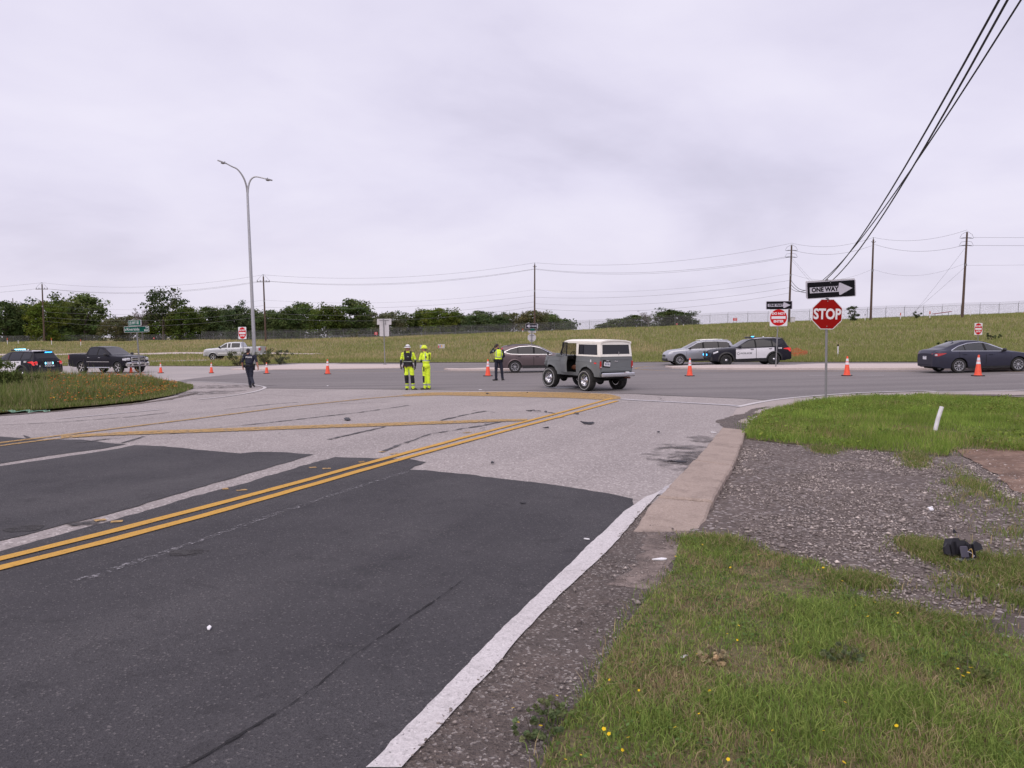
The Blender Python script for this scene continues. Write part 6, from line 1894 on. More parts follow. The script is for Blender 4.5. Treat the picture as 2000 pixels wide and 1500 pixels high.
# ---------------------------------------------------------------- police utility
P_BLACK = paint('police_black', (0.017, 0.017, 0.026))
P_WHITE = paint('police_white', (0.70, 0.69, 0.74))
def police(label, number, lit):
    rows = [(2.50, .78, .80, .60, .66, .62, .55), (2.42, .94, .98, .80, .86, .80, .70), (2.2, 1.03, 1.08, .90, .97, .90, .78), (1.6, 1.09, 1.14, .93, 1.0, .93, .80), (.98, 1.12, 1.18, .93, 1.0, .94, .82), (.80, 1.13, 1.25, .93, 1.0, .94, .80), (.15, 1.14, 1.63, .93, 1.0, .94, .68), (-.15, 1.15, 1.70, .93, 1.0, .94, .66), (-.8, 1.16, 1.745, .93, 1.0, .94, .645), (-1.5, 1.18, 1.735, .93, 1.0, .93, .64), (-1.98, 1.19, 1.70, .92, .99, .92, .64), (-2.12, 1.19, 1.66, .92, .985, .91, .65), (-2.36, 1.17, 1.24, .90, .965, .90, .74), (-2.42, 1.12, 1.17, .88, .95, .88, .76), (-2.50, .98, 1.02, .82, .92, .86, .76), (-2.53, .72, .76, .76, .88, .84, .76)]
    c = Car('police_car', label, 'police car', rows, .30, (1.60, -1.42), .385, .45, .84, P_BLACK, 'police cars at the crossing')
    c.build_body(); r = c.root
    c.arch_trim(.07, BLACKP)
    c.patch('sill_cladding', [(-.95, .27), (1.12, .27)], [(-.95, .44), (1.12, .44)], .014, BLACKP)
    lo = [(-2.12, 1.25), (-1.6, 1.20), (.93, 1.155)]; up = [(-2.12, 1.50), (-1.95, 1.60), (-1.0, 1.66), (-.2, 1.64), (.2, 1.56), (.93, 1.165)]
    c.window_band(lo, up, [(-2.08, -1.36), (-1.28, -.32), (-.22, .90)], GLASS_D)
    c.door([(-1.42, .90), (-1.20, .88), (-.98, .60), (-.92, .48), (-.29, .48)], [(-1.42, 1.13), (-.29, 1.12)], P_WHITE, (-1.18, 1.06), BLACKP, 'rear_door')
    c.door([(-.26, .48), (.98, .46), (1.0, .46)], [(-.26, 1.12), (.98, 1.11), (1.0, 1.11)], P_WHITE, (-.02, 1.05), BLACKP, 'front_door')
    c.top_patch('roof_panel', .05, -2.0, .97, .006, P_WHITE)
    c.top_patch('windscreen', .88, .10, .90, .006, GLASS_W, .93)
    c.top_patch('rear_window', -2.13, -2.35, .93, .006, GLASS_D, .98)
    c.mirror(.78, 1.16, P_BLACK)
    c.wheels('steel', STEEL_BLK, CHROME, .62)
    bx(r, 'roof_spoiler', (-2.10, 0, 1.695), (.22, 1.22, .035), P_BLACK)
    for sd in (1, -1): MB().tube([(-.1, sd * .60, 1.74), (-.5, sd * .605, 1.775), (-1.5, sd * .605, 1.775), (-1.9, sd * .60, 1.735)], .018, 6).build('roof_rail', BLACKP, r)
    # low light bar
    bar = bx(r, 'light_bar', (-.15, 0, 1.80), (.30, 1.12, .075), BLACKP, .03)
    if lit:
        for k in range(5): bx(bar, 'beacon', (-.26, .40 - k * .14, 1.825), (.12, .12, .06), CYAN_L, .015)
        bx(r, 'rear_beacon', (-2.20, -.25, 1.635), (.05, .46, .045), BLUE_L, .01)
    else: bx(bar, 'beacon', (-.20, .50, 1.835), (.16, .14, .05), BLUE_L, .015)
    MB().tube([(-1.0, .15, 1.75), (-1.0, .15, 1.84)], [.06, .03], 10).build('antenna', LETTER_W, r)
    MB().tube([(-1.75, -.2, 1.74), (-1.75, -.2, 1.80)], [.05, .03], 10).build('antenna', BLACKP, r)
    # lamps: tail lamps wrap round the corner
    for sd in (1, -1):
        mb = MB(); pts_l = [(-2.49, .86), (-2.40, .84), (-2.28, .98), (-2.0, 1.03)]; pts_u = [(-2.49, 1.09), (-2.3, 1.105), (-2.0, 1.06)]
        c.patch('tail_lamp', pts_l, pts_u, .016, LAMP_RL, (sd,))
        bx(r, 'tail_lamp', (-2.475, sd * .80, .97), (.10, .16, .22), LAMP_RL, .03)
        bx(r, 'reverse_lamp', (-2.532, sd * .79, .91), (.02, .05, .11), LAMP_W, .01)
        c.patch('head_lamp', [(2.12, .90), (2.40, .80)], [(2.12, 1.0), (2.40, .90)], .012, LAMP_W, (sd,))
    bx(r, 'tailgate_panel', (-2.515, 0, .93), (.02, 1.36, .32), P_BLACK, .01)
    bx(r, 'licence_recess', (-2.526, .0, .97), (.012, .52, .18), UNDER, .005)
    licence(r, REAR(-2.534, 0, .965), 'TX-4186')
    for y in (.24, -.24): bx(r, 'rear_beacon', (-2.538, y, .97), (.02, .06, .12), CYAN_L if lit else BLUE_L, .008)
    bx(r, 'rear_bumper', (-2.44, 0, .52), (.26, 1.66, .34), BLACKP, .06)
    bx(r, 'tow_hitch', (-2.56, 0, .44), (.08, .18, .08), UNDER, .01)
    bx(r, 'front_bumper', (2.40, 0, .50), (.24, 1.56, .34), BLACKP, .06)
    bx(r, 'grille', (2.475, 0, .76), (.06, 1.0, .26), BLACKP, .02)
    # push bar
    pb = MB()
    for y in (-.32, .32): pb.tube([(2.45, y, .40), (2.66, y, .48), (2.66, y, .92), (2.60, y, 1.0)], .035, 8)
    for z in (.58, .92): pb.tube([(2.66, -.52, z), (2.66, .52, z)], .035, 8)
    pbo = pb.build('push_bar', BLACKP, r, smooth=50)
    for y in (.42, -.42): bx(pbo, 'beacon', (2.70, y, .76), (.03, .10, .12), BLUE_L, .01)
    # lettering
    for sd, fr in ((1, LEFT), (-1, RIGHT)):
        y = sd * (c.side_y(.36, .80) + .016)
        text_mesh('POLICE', .135, LETTER_G, r, fr(.36, y, .80) , bold=.004, sx=1.65, depth=.001)
        em = MB().prism(circle(.085, 20), fr(.86, sd * (c.side_y(.86, .80) + .014), .80), .003).build('door_emblem', LETTER_G, r)
        MB().prism(circle(.055, 16), fr(.86, sd * (c.side_y(.86, .80) + .018), .80), .002).build('emblem_centre', P_WHITE, em)
        text_mesh(number, .12, LETTER_W, r, fr(-1.78, sd * (c.side_y(-1.78, 1.08) + .014), 1.075), bold=.005, sx=1.0, depth=.001)
    text_mesh('POLICE', .115, LETTER_W, r, REAR(-2.542, -.02, .80), bold=.004, sx=1.65, depth=.001)
    MB().prism([(-.06, -.05), (.06, -.05), (.035, -.03), (.02, .04), (0, .06), (-.02, .04), (-.035, -.03)], REAR(-2.542, .62, .80), .002).build('tailgate_emblem', LETTER_W, r)
    text_mesh('AWD', .05, LETTER_W, r, REAR(-2.542, -.60, 1.04), bold=.002, sx=1.1, depth=.001)
    return c
pol_r = police('black and white police car seen from the side, behind the right median', '3048', False)
pol_r.place((1.60, .84), (PX(1418, 47.0), 47.0), R(180))
pol_l = police('black and white police car seen from behind, blue lights lit, at far left', '3807', True)
p = P(47, 741.6); pol_l.place((-1.42, .84), (p.x, p.y), R(160))

# ---------------------------------------------------------------- dark sedan
rows = [(2.40, .58, .62, .50, .58, .54, .48), (2.30, .70, .74, .70, .78, .72, .62), (2.0, .82, .86, .84, .90, .84, .70), (1.44, .90, .95, .87, .92, .87, .74), (.98, .94, 1.02, .87, .92, .87, .75), (.80, .95, 1.10, .87, .92, .87, .72), (.10, .96, 1.42, .87, .92, .87, .58), (-.2, .97, 1.48, .87, .92, .87, .56), (-.6, .98, 1.495, .87, .92, .87, .55), (-1.0, .99, 1.46, .87, .92, .87, .55), (-1.6, 1.01, 1.265, .87, .92, .86, .60), (-1.9, 1.03, 1.13, .86, .91, .85, .70), (-2.22, 1.05, 1.10, .80, .86, .80, .70), (-2.34, 1.02, 1.06, .70, .76, .72, .62), (-2.42, .84, .88, .54, .62, .60, .54)]
sed = Car('sedan', 'dark blue-grey sedan entering from the right picture edge', 'car', rows, .22, (1.44, -1.31), .335, .385, .79, paint('sedan_slate', (0.055, 0.056, 0.082), metal=.45, rough=.3), wheel_w=.22)
sed.build_body(); r = sed.root
sed.window_band([(-1.62, 1.045), (.92, .985)], [(-1.62, 1.055), (-1.25, 1.235), (-.8, 1.36), (-.2, 1.40), (.25, 1.30), (.92, 1.0)], [(-1.58, -1.03), (-.99, -.14), (-.02, .88)], GLASS_M, CHROME, .022)
sed.door([(-1.30, .74), (-1.08, .62), (-.92, .30), (-.10, .28)], [(-1.30, .99), (-.10, .955)], None, (-1.08, .87), None, 'rear_door')
sed.door([(-.07, .28), (1.0, .28), (1.06, .5)], [(-.07, .955), (1.06, .925)], None, (.14, .84), None, 'front_door')
sed.patch('sill_cladding', [(-.9, .20), (1.05, .20)], [(-.9, .30), (1.05, .30)], .012, BLACKP)
sed.top_patch('windscreen', .90, .14, .90, .006, GLASS_W, .93); sed.top_patch('rear_window', -1.02, -1.72, .92, .006, GLASS_D, .90)
sed.mirror(.72, .99, BLACKP); sed.wheels('vee', ALU, CHROME, .68)
for sd in (1, -1):
    sed.patch('tail_lamp', [(-2.36, .80), (-2.25, .80), (-1.92, .92)], [(-2.36, .93), (-1.92, .945)], .012, LAMP_R, (sd,))
    sed.patch('reverse_lamp', [(-2.36, .82), (-2.29, .82)], [(-2.36, .90), (-2.29, .90)], .018, LAMP_W, (sd,))
    bx(r, 'tail_lamp', (-2.385, sd * .52, .88), (.05, .24, .10), LAMP_R, .02)
bx(r, 'rear_bumper', (-2.32, 0, .38), (.20, 1.20, .22), BLACKP, .09); licence(r, REAR(-2.43, 0, .72), '')
bx(r, 'fuel_flap', (-1.62, -.905, .80), (.18, .012, .16), sed.body_mat, .02)
MB().prism([(0, -.02), (.16, -.02), (.02, .045)], frame((-1.10, 0, 1.475), (-1, 0, 0), (0, 0, 1)) @ T(0, 0, -.015), .03).build('roof_antenna', sed.body_mat, r)
MB().lathe([(.20, 0), (.0, 0)], 14, c=(-1.31, -.72, .335), axis='Y').build('brake_caliper', mat('caliper_red', (0.5, 0.02, 0.03), .4), r)
p = P(1871, 729); sed.place((-1.31, -.79), (p.x, p.y), R(0))

# ---------------------------------------------------------------- mauve crossover
rows = [(2.27, .68, .72, .55, .60, .56, .50), (2.17, .86, .90, .74, .80, .75, .64), (1.9, .97, 1.02, .84, .90, .84, .70), (1.36, 1.02, 1.08, .87, .91, .86, .72), (1.02, 1.04, 1.13, .87, .91, .87, .74), (.85, 1.045, 1.22, .87, .91, .87, .72), (.15, 1.06, 1.56, .87, .91, .87, .62), (-.2, 1.07, 1.63, .87, .91, .87, .59), (-.8, 1.08, 1.66, .87, .91, .87, .57), (-1.4, 1.11, 1.64, .87, .91, .87, .56), (-1.85, 1.14, 1.60, .86, .90, .86, .56), (-2.03, 1.15, 1.55, .85, .895, .85, .58), (-2.21, 1.12, 1.19, .82, .87, .82, .68), (-2.25, 1.02, 1.06, .78, .84, .79, .68), (-2.28, .80, .84, .70, .80, .76, .66)]
crv = Car('crossover_car', 'mauve-grey crossover car seen from the side, partly behind the vintage off-roader', 'car', rows, .28, (1.36, -1.26), .355, .41, .79, paint('crossover_mauve', (0.150, 0.118, 0.125), metal=.5, rough=.33), wheel_w=.23)
crv.build_body(); r = crv.root
crv.arch_trim(.045, crv.body_mat, .010)
crv.window_band([(-1.86, 1.225), (-1.5, 1.13), (-1.0, 1.10), (.92, 1.075)], [(-1.86, 1.235), (-1.5, 1.40), (-1.0, 1.52), (-.3, 1.555), (.2, 1.46), (.92, 1.09)], [(-1.80, -1.10), (-1.05, -.19), (-.08, .88)], GLASS_D, CHROME, .024)
crv.door([(-1.18, .86), (-1.0, .78), (-.84, .46), (-.16, .44)], [(-1.18, 1.06), (-.16, 1.045)], None, (-1.0, .96), BLACKP, 'rear_door')
crv.door([(-.13, .44), (.90, .42)], [(-.13, 1.045), (.90, 1.02)], None, (.06, .94), BLACKP, 'front_door')
crv.patch('sill_cladding', [(-.86, .26), (.96, .26)], [(-.86, .42), (.96, .42)], .014, BLACKP)
crv.top_patch('windscreen', .95, .2, .90, .006, GLASS_W, .93); crv.top_patch('rear_window', -2.0, -2.18, .93, .006, GLASS_D, .95)
crv.mirror(.70, 1.09, BLACKP, (.14, .24, .15)); crv.wheels('vee', ALU, BLACKP, .66)
for sd in (1, -1):
    crv.patch('tail_lamp', [(-2.17, 1.16), (-2.06, 1.34), (-1.96, 1.44)], [(-2.17, 1.24), (-2.05, 1.46), (-1.96, 1.50)], .012, LAMP_R, (sd,), clip=False)
    bx(r, 'tail_lamp', (-2.22, sd * .70, 1.06), (.08, .14, .22), LAMP_R, .02)
    MB().tube([(0, sd * .56, 1.66), (-.4, sd * .555, 1.685), (-1.4, sd * .55, 1.665), (-1.7, sd * .55, 1.61)], .014, 6).build('roof_rail', BLACKP, r)
bx(r, 'rear_bumper', (-2.19, 0, .46), (.22, 1.56, .34), BLACKP, .06)
p = P(1006, 728.5); crv.place((-1.26, -.79), (p.x, p.y), R(0))

# ---------------------------------------------------------------- silver crossover
rows = [(2.34, .66, .70, .55, .62, .58, .52), (2.24, .86, .90, .76, .82, .77, .66), (1.95, .99, 1.03, .85, .91, .85, .72), (1.45, 1.03, 1.08, .87, .92, .87, .74), (1.05, 1.05, 1.12, .87, .92, .87, .75), (.88, 1.055, 1.20, .87, .92, .87, .74), (.15, 1.07, 1.57, .87, .92, .87, .63), (-.2, 1.08, 1.63, .87, .92, .87, .61), (-.9, 1.09, 1.66, .87, .92, .87, .60), (-1.6, 1.11, 1.64, .87, .92, .87, .59), (-1.98, 1.12, 1.60, .86, .91, .86, .60), (-2.10, 1.13, 1.54, .86, .90, .85, .62), (-2.27, 1.08, 1.14, .83, .88, .82, .70), (-2.32, .98, 1.02, .78, .85, .80, .68), (-2.35, .74, .78, .70, .80, .76, .66)]
tig = Car('crossover_car', 'silver crossover car parked nose-left behind the right police car', 'car', rows, .27, (1.45, -1.34), .355, .41, .79, paint('crossover_silver', (0.43, 0.44, 0.48), metal=.55, rough=.3), wheel_w=.23)
tig.build_body(); r = tig.root
tig.arch_trim(.04, BLACKP, .010)
tig.window_band([(-1.95, 1.17), (-1.6, 1.13), (.90, 1.09)], [(-1.95, 1.40), (-1.8, 1.50), (-1.0, 1.55), (-.3, 1.55), (.2, 1.47), (.90, 1.105)], [(-1.90, -1.22), (-1.15, -.22), (-.10, .86)], GLASS_D)
tig.door([(-1.22, .84), (-1.04, .76), (-.90, .46), (-.18, .44)], [(-1.22, 1.08), (-.18, 1.06)], None, (-.96, .96), None, 'rear_door')
tig.door([(-.15, .44), (.98, .42)], [(-.15, 1.06), (.98, 1.03)], None, (.06, .95), None, 'front_door')
tig.patch('sill_cladding', [(-.90, .25), (1.02, .25)], [(-.90, .40), (1.02, .40)], .014, BLACKP)
tig.top_patch('windscreen', .98, .2, .90, .006, GLASS_W, .93); tig.top_patch('rear_window', -2.1, -2.25, .93, .006, GLASS_D, .95)
tig.mirror(.74, 1.10, BLACKP, (.14, .24, .14)); tig.wheels('ten', ALU, ALU, .66)
for sd in (1, -1):
    tig.patch('head_lamp', [(1.95, .80), (2.24, .74)], [(1.95, .90), (2.24, .84)], .012, LAMP_W, (sd,))
    tig.patch('tail_lamp', [(-2.28, .88), (-2.0, .92)], [(-2.28, 1.02), (-2.0, 1.02)], .012, LAMP_R, (sd,))
    MB().tube([(.0, sd * .60, 1.655), (-.4, sd * .60, 1.695), (-1.5, sd * .60, 1.69), (-1.9, sd * .60, 1.63)], .016, 6).build('roof_rail', CHROME, r)
bx(r, 'front_bumper', (2.25, 0, .40), (.20, 1.5, .24), BLACKP, .05); bx(r, 'grille', (2.32, 0, .66), (.06, .9, .14), BLACKP, .02)
tig.place((1.45, .79), (PX(1327.5, 50.3), 50.3), R(180))

# ---------------------------------------------------------------- pickups
def pickup(name, label, body, kind):
    if kind == 'crew':
        rows = [(2.84, 1.02, 1.06, .78, .86, .82, .74), (2.76, 1.13, 1.18, .90, .95, .90, .80), (2.5, 1.17, 1.23, .94, .99, .93, .82), (1.98, 1.19, 1.26, .95, 1.0, .94, .84), (1.35, 1.22, 1.30, .95, 1.0, .95, .86), (1.20, 1.225, 1.36, .95, 1.0, .95, .84), (.50, 1.23, 1.80, .95, 1.0, .95, .72), (.2, 1.24, 1.88, .95, 1.0, .95, .70), (-.3, 1.25, 1.915, .95, 1.0, .95, .69), (-.85, 1.26, 1.90, .95, 1.0, .95, .69), (-1.02, 1.27, 1.86, .95, 1.0, .95, .70), (-1.10, 1.32, 1.42, .95, 1.0, .95, .92), (-1.16, 1.345, 1.385, .95, 1.0, .97, .94), (-2.82, 1.37, 1.41, .95, 1.0, .97, .94), (-2.88, 1.36, 1.40, .93, .98, .95, .92)]
        c = Car(name, label, 'pickup truck', rows, .46, (1.98, -1.59), .405, .475, .86, body, smooth=.04, wheel_w=.27)
    else:
        rows = [(3.05, 1.08, 1.12, .80, .88, .84, .76), (2.98, 1.20, 1.25, .92, .96, .92, .82), (2.7, 1.25, 1.31, .95, 1.0, .95, .84), (2.1, 1.28, 1.35, .96, 1.01, .96, .86), (1.55, 1.30, 1.40, .96, 1.01, .97, .88), (1.40, 1.30, 1.48, .96, 1.01, .97, .86), (.80, 1.31, 1.88, .96, 1.01, .97, .74), (.5, 1.32, 1.95, .96, 1.01, .97, .72), (-.1, 1.33, 1.98, .96, 1.01, .97, .71), (-.75, 1.34, 1.96, .96, 1.01, .97, .71), (-.92, 1.35, 1.90, .96, 1.01, .97, .72), (-1.0, 1.40, 1.50, .96, 1.01, .97, .94), (-1.06, 1.42, 1.46, .96, 1.01, .98, .95), (-3.0, 1.44, 1.48, .96, 1.01, .98, .95), (-3.06, 1.43, 1.47, .94, .99, .96, .93)]
        c = Car(name, label, 'pickup truck', rows, .52, (2.05, -1.62), .40, .48, .86, body, smooth=.04, wheel_w=.27)
    c.build_body(); r = c.root
    c.arch_trim(.03, body, .008)
    if kind == 'crew':
        c.window_band([(-.92, 1.31), (1.12, 1.27)], [(-.92, 1.78), (-.3, 1.80), (.25, 1.77), (.55, 1.64), (1.12, 1.29)], [(-.88, -.02), (.08, 1.08)], GLASS_D, None)
        c.door([(-1.0, .56), (.02, .54)], [(-1.0, 1.245), (.02, 1.23)], None, (-.80, 1.14), CHROME, 'rear_door')
        c.door([(.05, .54), (1.22, .52)], [(.05, 1.23), (1.22, 1.20)], None, (.28, 1.12), CHROME, 'front_door')
        c.patch('door_moulding', [(-1.0, .82), (1.22, .80)], [(-1.0, .86), (1.22, .84)], .016, CHROME)
        for sd in (1, -1): MB().tube([(1.25, sd * .95, .42), (-1.0, sd * .95, .42)], .045, 8).build('side_step', CHROME, r)
    else:
        c.window_band([(-.86, 1.39), (1.34, 1.36)], [(-.86, 1.86), (-.1, 1.87), (.6, 1.83), (.85, 1.72), (1.34, 1.38)], [(-.82, .02), (.16, .40), (.54, 1.30)], GLASS_D, body)
        for x in (.09, .47): c.patch('cab_pillar', [(x - .05, 1.36), (x + .05, 1.36)], [(x - .05, 1.88), (x + .05, 1.88)], .014, body, clip=False)
        c.door([(.50, .60), (1.36, .58)], [(.50, 1.32), (1.36, 1.30)], None, (.62, 1.18), BLACKP, 'front_door')
        c.door([(.0, .60), (.47, .60)], [(.0, 1.32), (.47, 1.32)], None, None, None, 'rear_door')
        c.patch('door_moulding', [(-1.0, .74), (1.5, .74)], [(-1.0, .86), (1.5, .86)], .012, LETTER_W)
    k = c.xf - 2.86
    c.top_patch('windscreen', 1.30 + (.18 if kind != 'crew' else 0), .55 + (.3 if kind != 'crew' else 0), .90, .006, GLASS_W, .92)
    c.top_patch('bed_cover', c.xr + .12, -1.22 if kind == 'crew' else -1.15, .94, .004, BLACKP)
    c.mirror(1.02 if kind == 'crew' else 1.28, 1.28 if kind == 'crew' else 1.40, BLACKP, (.16, .30, .24))
    c.wheels('five', CHROME if kind == 'crew' else ALU, CHROME, .66)
    # the cut between cab and bed
    x0 = -1.06 if kind == 'crew' else -.98
    c.patch('cab_gap', [(x0 - .012, .5), (x0 + .012, .5)], [(x0 - .012, 1.30), (x0 + .012, 1.30)], .004, SEAM, nx=1)
    xf = c.xf
    bx(r, 'front_bumper', (xf - .03, 0, .62), (.24, 1.90, .30), CHROME, .06)
    bx(r, 'bumper_opening', (xf + .085, 0, .60), (.03, .95, .12), BLACKP, .02)
    for sd in (1, -1):
        bx(r, 'fog_lamp', (xf + .085, sd * .70, .60), (.03, .20, .10), BLACKP, .02)
        bx(r, 'head_lamp', (xf - .06, sd * .76, .98), (.20, .30, .20), LAMP_W, .05)
        c.patch('head_lamp', [(xf - .34, .92), (xf - .05, .88)], [(xf - .34, 1.04), (xf - .05, 1.06)], .012, LAMP_W, (sd,))
        c.patch('tail_lamp', [(c.xr + .02, 1.02), (c.xr + .16, 1.02)], [(c.xr + .02, 1.32), (c.xr + .16, 1.32)], .012, LAMP_R, (sd,))
        bx(r, 'tail_lamp', (c.xr - .01, sd * .86, 1.17), (.06, .14, .30), LAMP_R, .02)
    g = bx(r, 'grille', (xf + .01, 0, .97), (.10, 1.16, .36), CHROME, .06)
    for y in (-.27, .27):
        for z in (.885, 1.055): bx(g, 'grille_opening', (xf + .062, y, z), (.02, .46, .11), BLACKP, .008)
    bx(r, 'rear_bumper', (c.xr - .04, 0, .60), (.20, 1.86, .20), CHROME, .04)
    licence(r, FRONT(xf + .10, 0, .70), '')
    return c
ram = pickup('pickup_truck', 'black crew-cab pickup truck with chrome grille at the left crossing', paint('pickup_black', (0.013, 0.013, 0.020), rough=.25), 'crew')
ram.place((1.98, -.86), (PX(232, 52.0), 52.0), R(-22))
ftr = pickup('pickup_truck', 'silver-white extended-cab pickup truck far behind the walking officer', paint('pickup_silver', (0.50, 0.51, 0.545), metal=.4), 'ext')
ftr.place((2.05, .86), (PX(417, 80.0), 80.0), R(180))
ftr.root.location.z = float(HF(ftr.root.location.x, ftr.root.location.y)) + .03

# ---------------------------------------------------------------- vintage off-roader, driver's door open
def offroader():
    gray = paint('offroader_grey', (0.172, 0.184, 0.192), rough=.4); cream = paint('hardtop_cream', (0.86, 0.84, 0.785), rough=.45)
    leather = mat('tan_leather', (0.20, 0.075, 0.04), .6, var=.15)
    r = empty('vintage_offroader', (0, 0, 0), 0, 'lifted grey vintage off-roader with cream hardtop and open door, centre', 'off-road car')
    AX, RW, RA = (1.17, -1.17), .415, .50
    W = .82
    def bulge(x, z):
        """half width of the slab side: waist crease, tuck-under, nose taper"""
        w = np.interp(z, [.55, .64, .95, 1.12, 1.16, 1.36], [.775, .80, .825, .825, .805, .79])
        return float(w - max(0, x - 1.45) * .20 - max(0, -x - 1.85) * .35)
    def lower(x):
        z = .57
        for a in AX:
            d = RA ** 2 - (x - a) ** 2
            if d > 0: z = max(z, .44 + math.sqrt(d))
        return z
    def skin(name, x0, x1, top, m, parent, sd, bot=None, nz=9, dent=None, thick=.02):
        xs = sorted(set(list(np.arange(x0, x1, .05)) + [x1] + [a + RA * .9999 * math.cos(q) for a in AX for q in np.linspace(0, math.pi, 19) if x0 < a + RA * .9999 * math.cos(q) < x1]))
        vs, fs = [], []
        for x in xs:
            zl = (bot(x) if bot else lower(x)); zt = top(x) if callable(top) else top
            for j in range(nz + 1):
                z = zl + (zt - zl) * j / nz
                y = bulge(x, z)
                # arch lip stands out
                for a in AX:
                    d = math.hypot(x - a, z - .44) - RA
                    if 0 <= d < .10: y += .028 * (1 - d / .10)
                px, py, pz = x, sd * y, z
                if dent: px, py, pz = dent(px, py, pz)
                vs.append((px, py, pz))
        n = len(vs)
        k = nz + 1
        fs = [(i * k + j, (i + 1) * k + j, (i + 1) * k + j + 1, i * k + j + 1) for i in range(len(xs) - 1) for j in range(nz)]
        vs2 = [(x, y - sd * thick, z) for x, y, z in vs]
        fs2 = [tuple(reversed([i + n for i in f])) for f in fs]
        rim = []
        loop = [i * k for i in range(len(xs))] + [(len(xs) - 1) * k + j for j in range(1, k)] + [i * k + nz for i in range(len(xs) - 2, -1, -1)] + [j for j in range(nz - 1, 0, -1)]
        for a, b in zip(loop, loop[1:] + loop[:1]): rim.append((a, b, b + n, a + n))
        mb = MB(); mb.add(vs + vs2, fs + fs2 + rim)
        return mb.build(name, m, parent, smooth=38)
    def crumple(x, y, z):
        t = clamp((x - 1.25) / .6, 0, 1)
        if y < 0: t *= .3
        k = .09 * t * math.sin(z * 13 + x * 9) + .05 * t * math.sin(z * 31 + x * 17)
        return x - .16 * t * (1 + .5 * math.sin(z * 9)) + .02 * k, y - (1 if y > 0 else -1) * (.10 * t * (.5 + .5 * math.sin(z * 11 + 1)) + k * .6), z + .05 * t * math.sin(x * 12)
    for sd in (1, -1):
        skin('rear_quarter', -1.95, -.52, 1.335, gray, r, sd)
        skin('front_fender', .44, 1.86, lambda x: 1.30 - max(0, x - .8) * .03, gray, r, sd, dent=crumple)
        skin('sill', -.52, .44, .70, gray, r, sd, nz=3)
        # arch liners
        for a in AX:
            q = np.linspace(-.15, math.pi + .15, 18)
            v = [(a + RA * math.cos(t), sd * .80, .44 + RA * math.sin(t)) for t in q] + [(a + RA * math.cos(t), sd * .42, .44 + RA * math.sin(t)) for t in q]
            mb = MB(); mb.add(v, [(i, i + 1, 18 + i + 1, 18 + i) for i in range(17)] + [tuple(range(18, 36))]); mb.build('wheel_arch_liner', UNDER, r)
    for sd in (1, -1):
        for xa, xb in ((-1.93, -.53), (.46, 1.25)): MB().tube([(x, sd * (bulge(x, 1.135) + .002), 1.135) for x in np.linspace(xa, xb, 8)], .011, 6).build('body_crease', gray, r)
    skin('closed_door', -.52, .44, 1.335, gray, r, -1, bot=lambda x: .70)
    # bonnet, buckled at the front
    vs, fs = [], []
    nx, ny = 14, 10
    for i in range(nx + 1):
        x = .46 + 1.36 * i / nx
        for j in range(ny + 1):
            y = -.78 + 1.56 * j / ny
            z = 1.33 - max(0, x - .9) * .03 - .02 * (y / .78) ** 4
            t = clamp((x - 1.2) / .6, 0, 1)
            z += .10 * t * math.sin(y * 6 + x * 5) * (.4 + .6 * (y > 0)) - .02 * t
            vs.append((x - .12 * t, y * (1 - .05 * t), z))
    for i in range(nx):
        for j in range(ny): fs.append((i * (ny + 1) + j, (i + 1) * (ny + 1) + j, (i + 1) * (ny + 1) + j + 1, i * (ny + 1) + j + 1))
    mb = MB(); mb.add(vs, fs); mb.build('bonnet', gray, r, smooth=45)
    bx(r, 'grille_panel', (1.66, -.02, 1.02), (.10, 1.40, .44), gray, .03, Matrix.Rotation(R(6), 3, 'Z'))
    for y in (-.5, .5): MB().lathe([(.11, 0), (.10, .05), (.001, .06)], 16, c=(1.70, y, 1.05), axis='X').build('head_lamp', LAMP_W, r)
    bx(r, 'side_marker', (1.50, .735, 1.06), (.09, .03, .05), LETTER_W, .01)
    # tub: floor, firewall, inner walls
    tub = MB()
    tub.box((-.72, 0, .60), (2.46, 1.50, .05)); tub.box((.50, 0, .95), (.06, 1.50, .74)); tub.box((-1.93, 0, .92), (.03, 1.5, .7))
    tub.box((-1.25, .55, .86), (1.35, .40, .44)); tub.box((-1.25, -.55, .86), (1.35, .40, .44)); tub.box((1.1, 0, .80), (1.1, .9, .44))
    tub.build('floor_tub', UNDER, r)
    bx(r, 'dashboard', (.40, 0, 1.24), (.22, 1.46, .18), UNDER, .04)
    MB().tube([(.36, .38, 1.16), (.12, .38, 1.30)], .02, 8).build('steering_column', UNDER, r)
    sw = MB(); sw.lathe([(.19 + .013 * math.cos(a), .013 * math.sin(a)) for a in np.linspace(0, 2 * math.pi, 7)[:-1]], 24, closed=True)
    sw.box((0, 0, 0), (.36, .025, .012)); sw.box((0, -.09, 0), (.025, .18, .012)); sw.lathe([(.045, -.01), (.045, .02), (.001, .025)], 10)
    so = sw.build('steering_wheel', UNDER, r, smooth=40); so.location = (.11, .38, 1.31); so.rotation_euler = (0, R(-62), 0)
    for y in (.38, -.38):
        st = bx(r, 'seat', (-.22, y, .86), (.52, .50, .20), leather, .06)
        bx(st, 'backrest', (-.52, y, 1.16), (.16, .48, .56), leather, .06, Matrix.Rotation(R(-12), 3, 'Y'))
    MB().tube([(-.75, .68, .65), (-.75, .66, 1.70), (-.75, .5, 1.80), (-.75, -.5, 1.80), (-.75, -.66, 1.70), (-.75, -.68, .65)], .028, 8).build('roll_bar', UNDER, r, smooth=60)
    # hardtop: crowned roof, side frames, glass
    vs, fs = [], []
    xs = np.linspace(-1.945, .34, 16); ys = np.linspace(-1, 1, 13)
    rz = lambda x, u: 1.90 + .075 * (1 - abs(u) ** 3.2) + .012 * math.sin((x + 1.97) / 2.31 * math.pi)
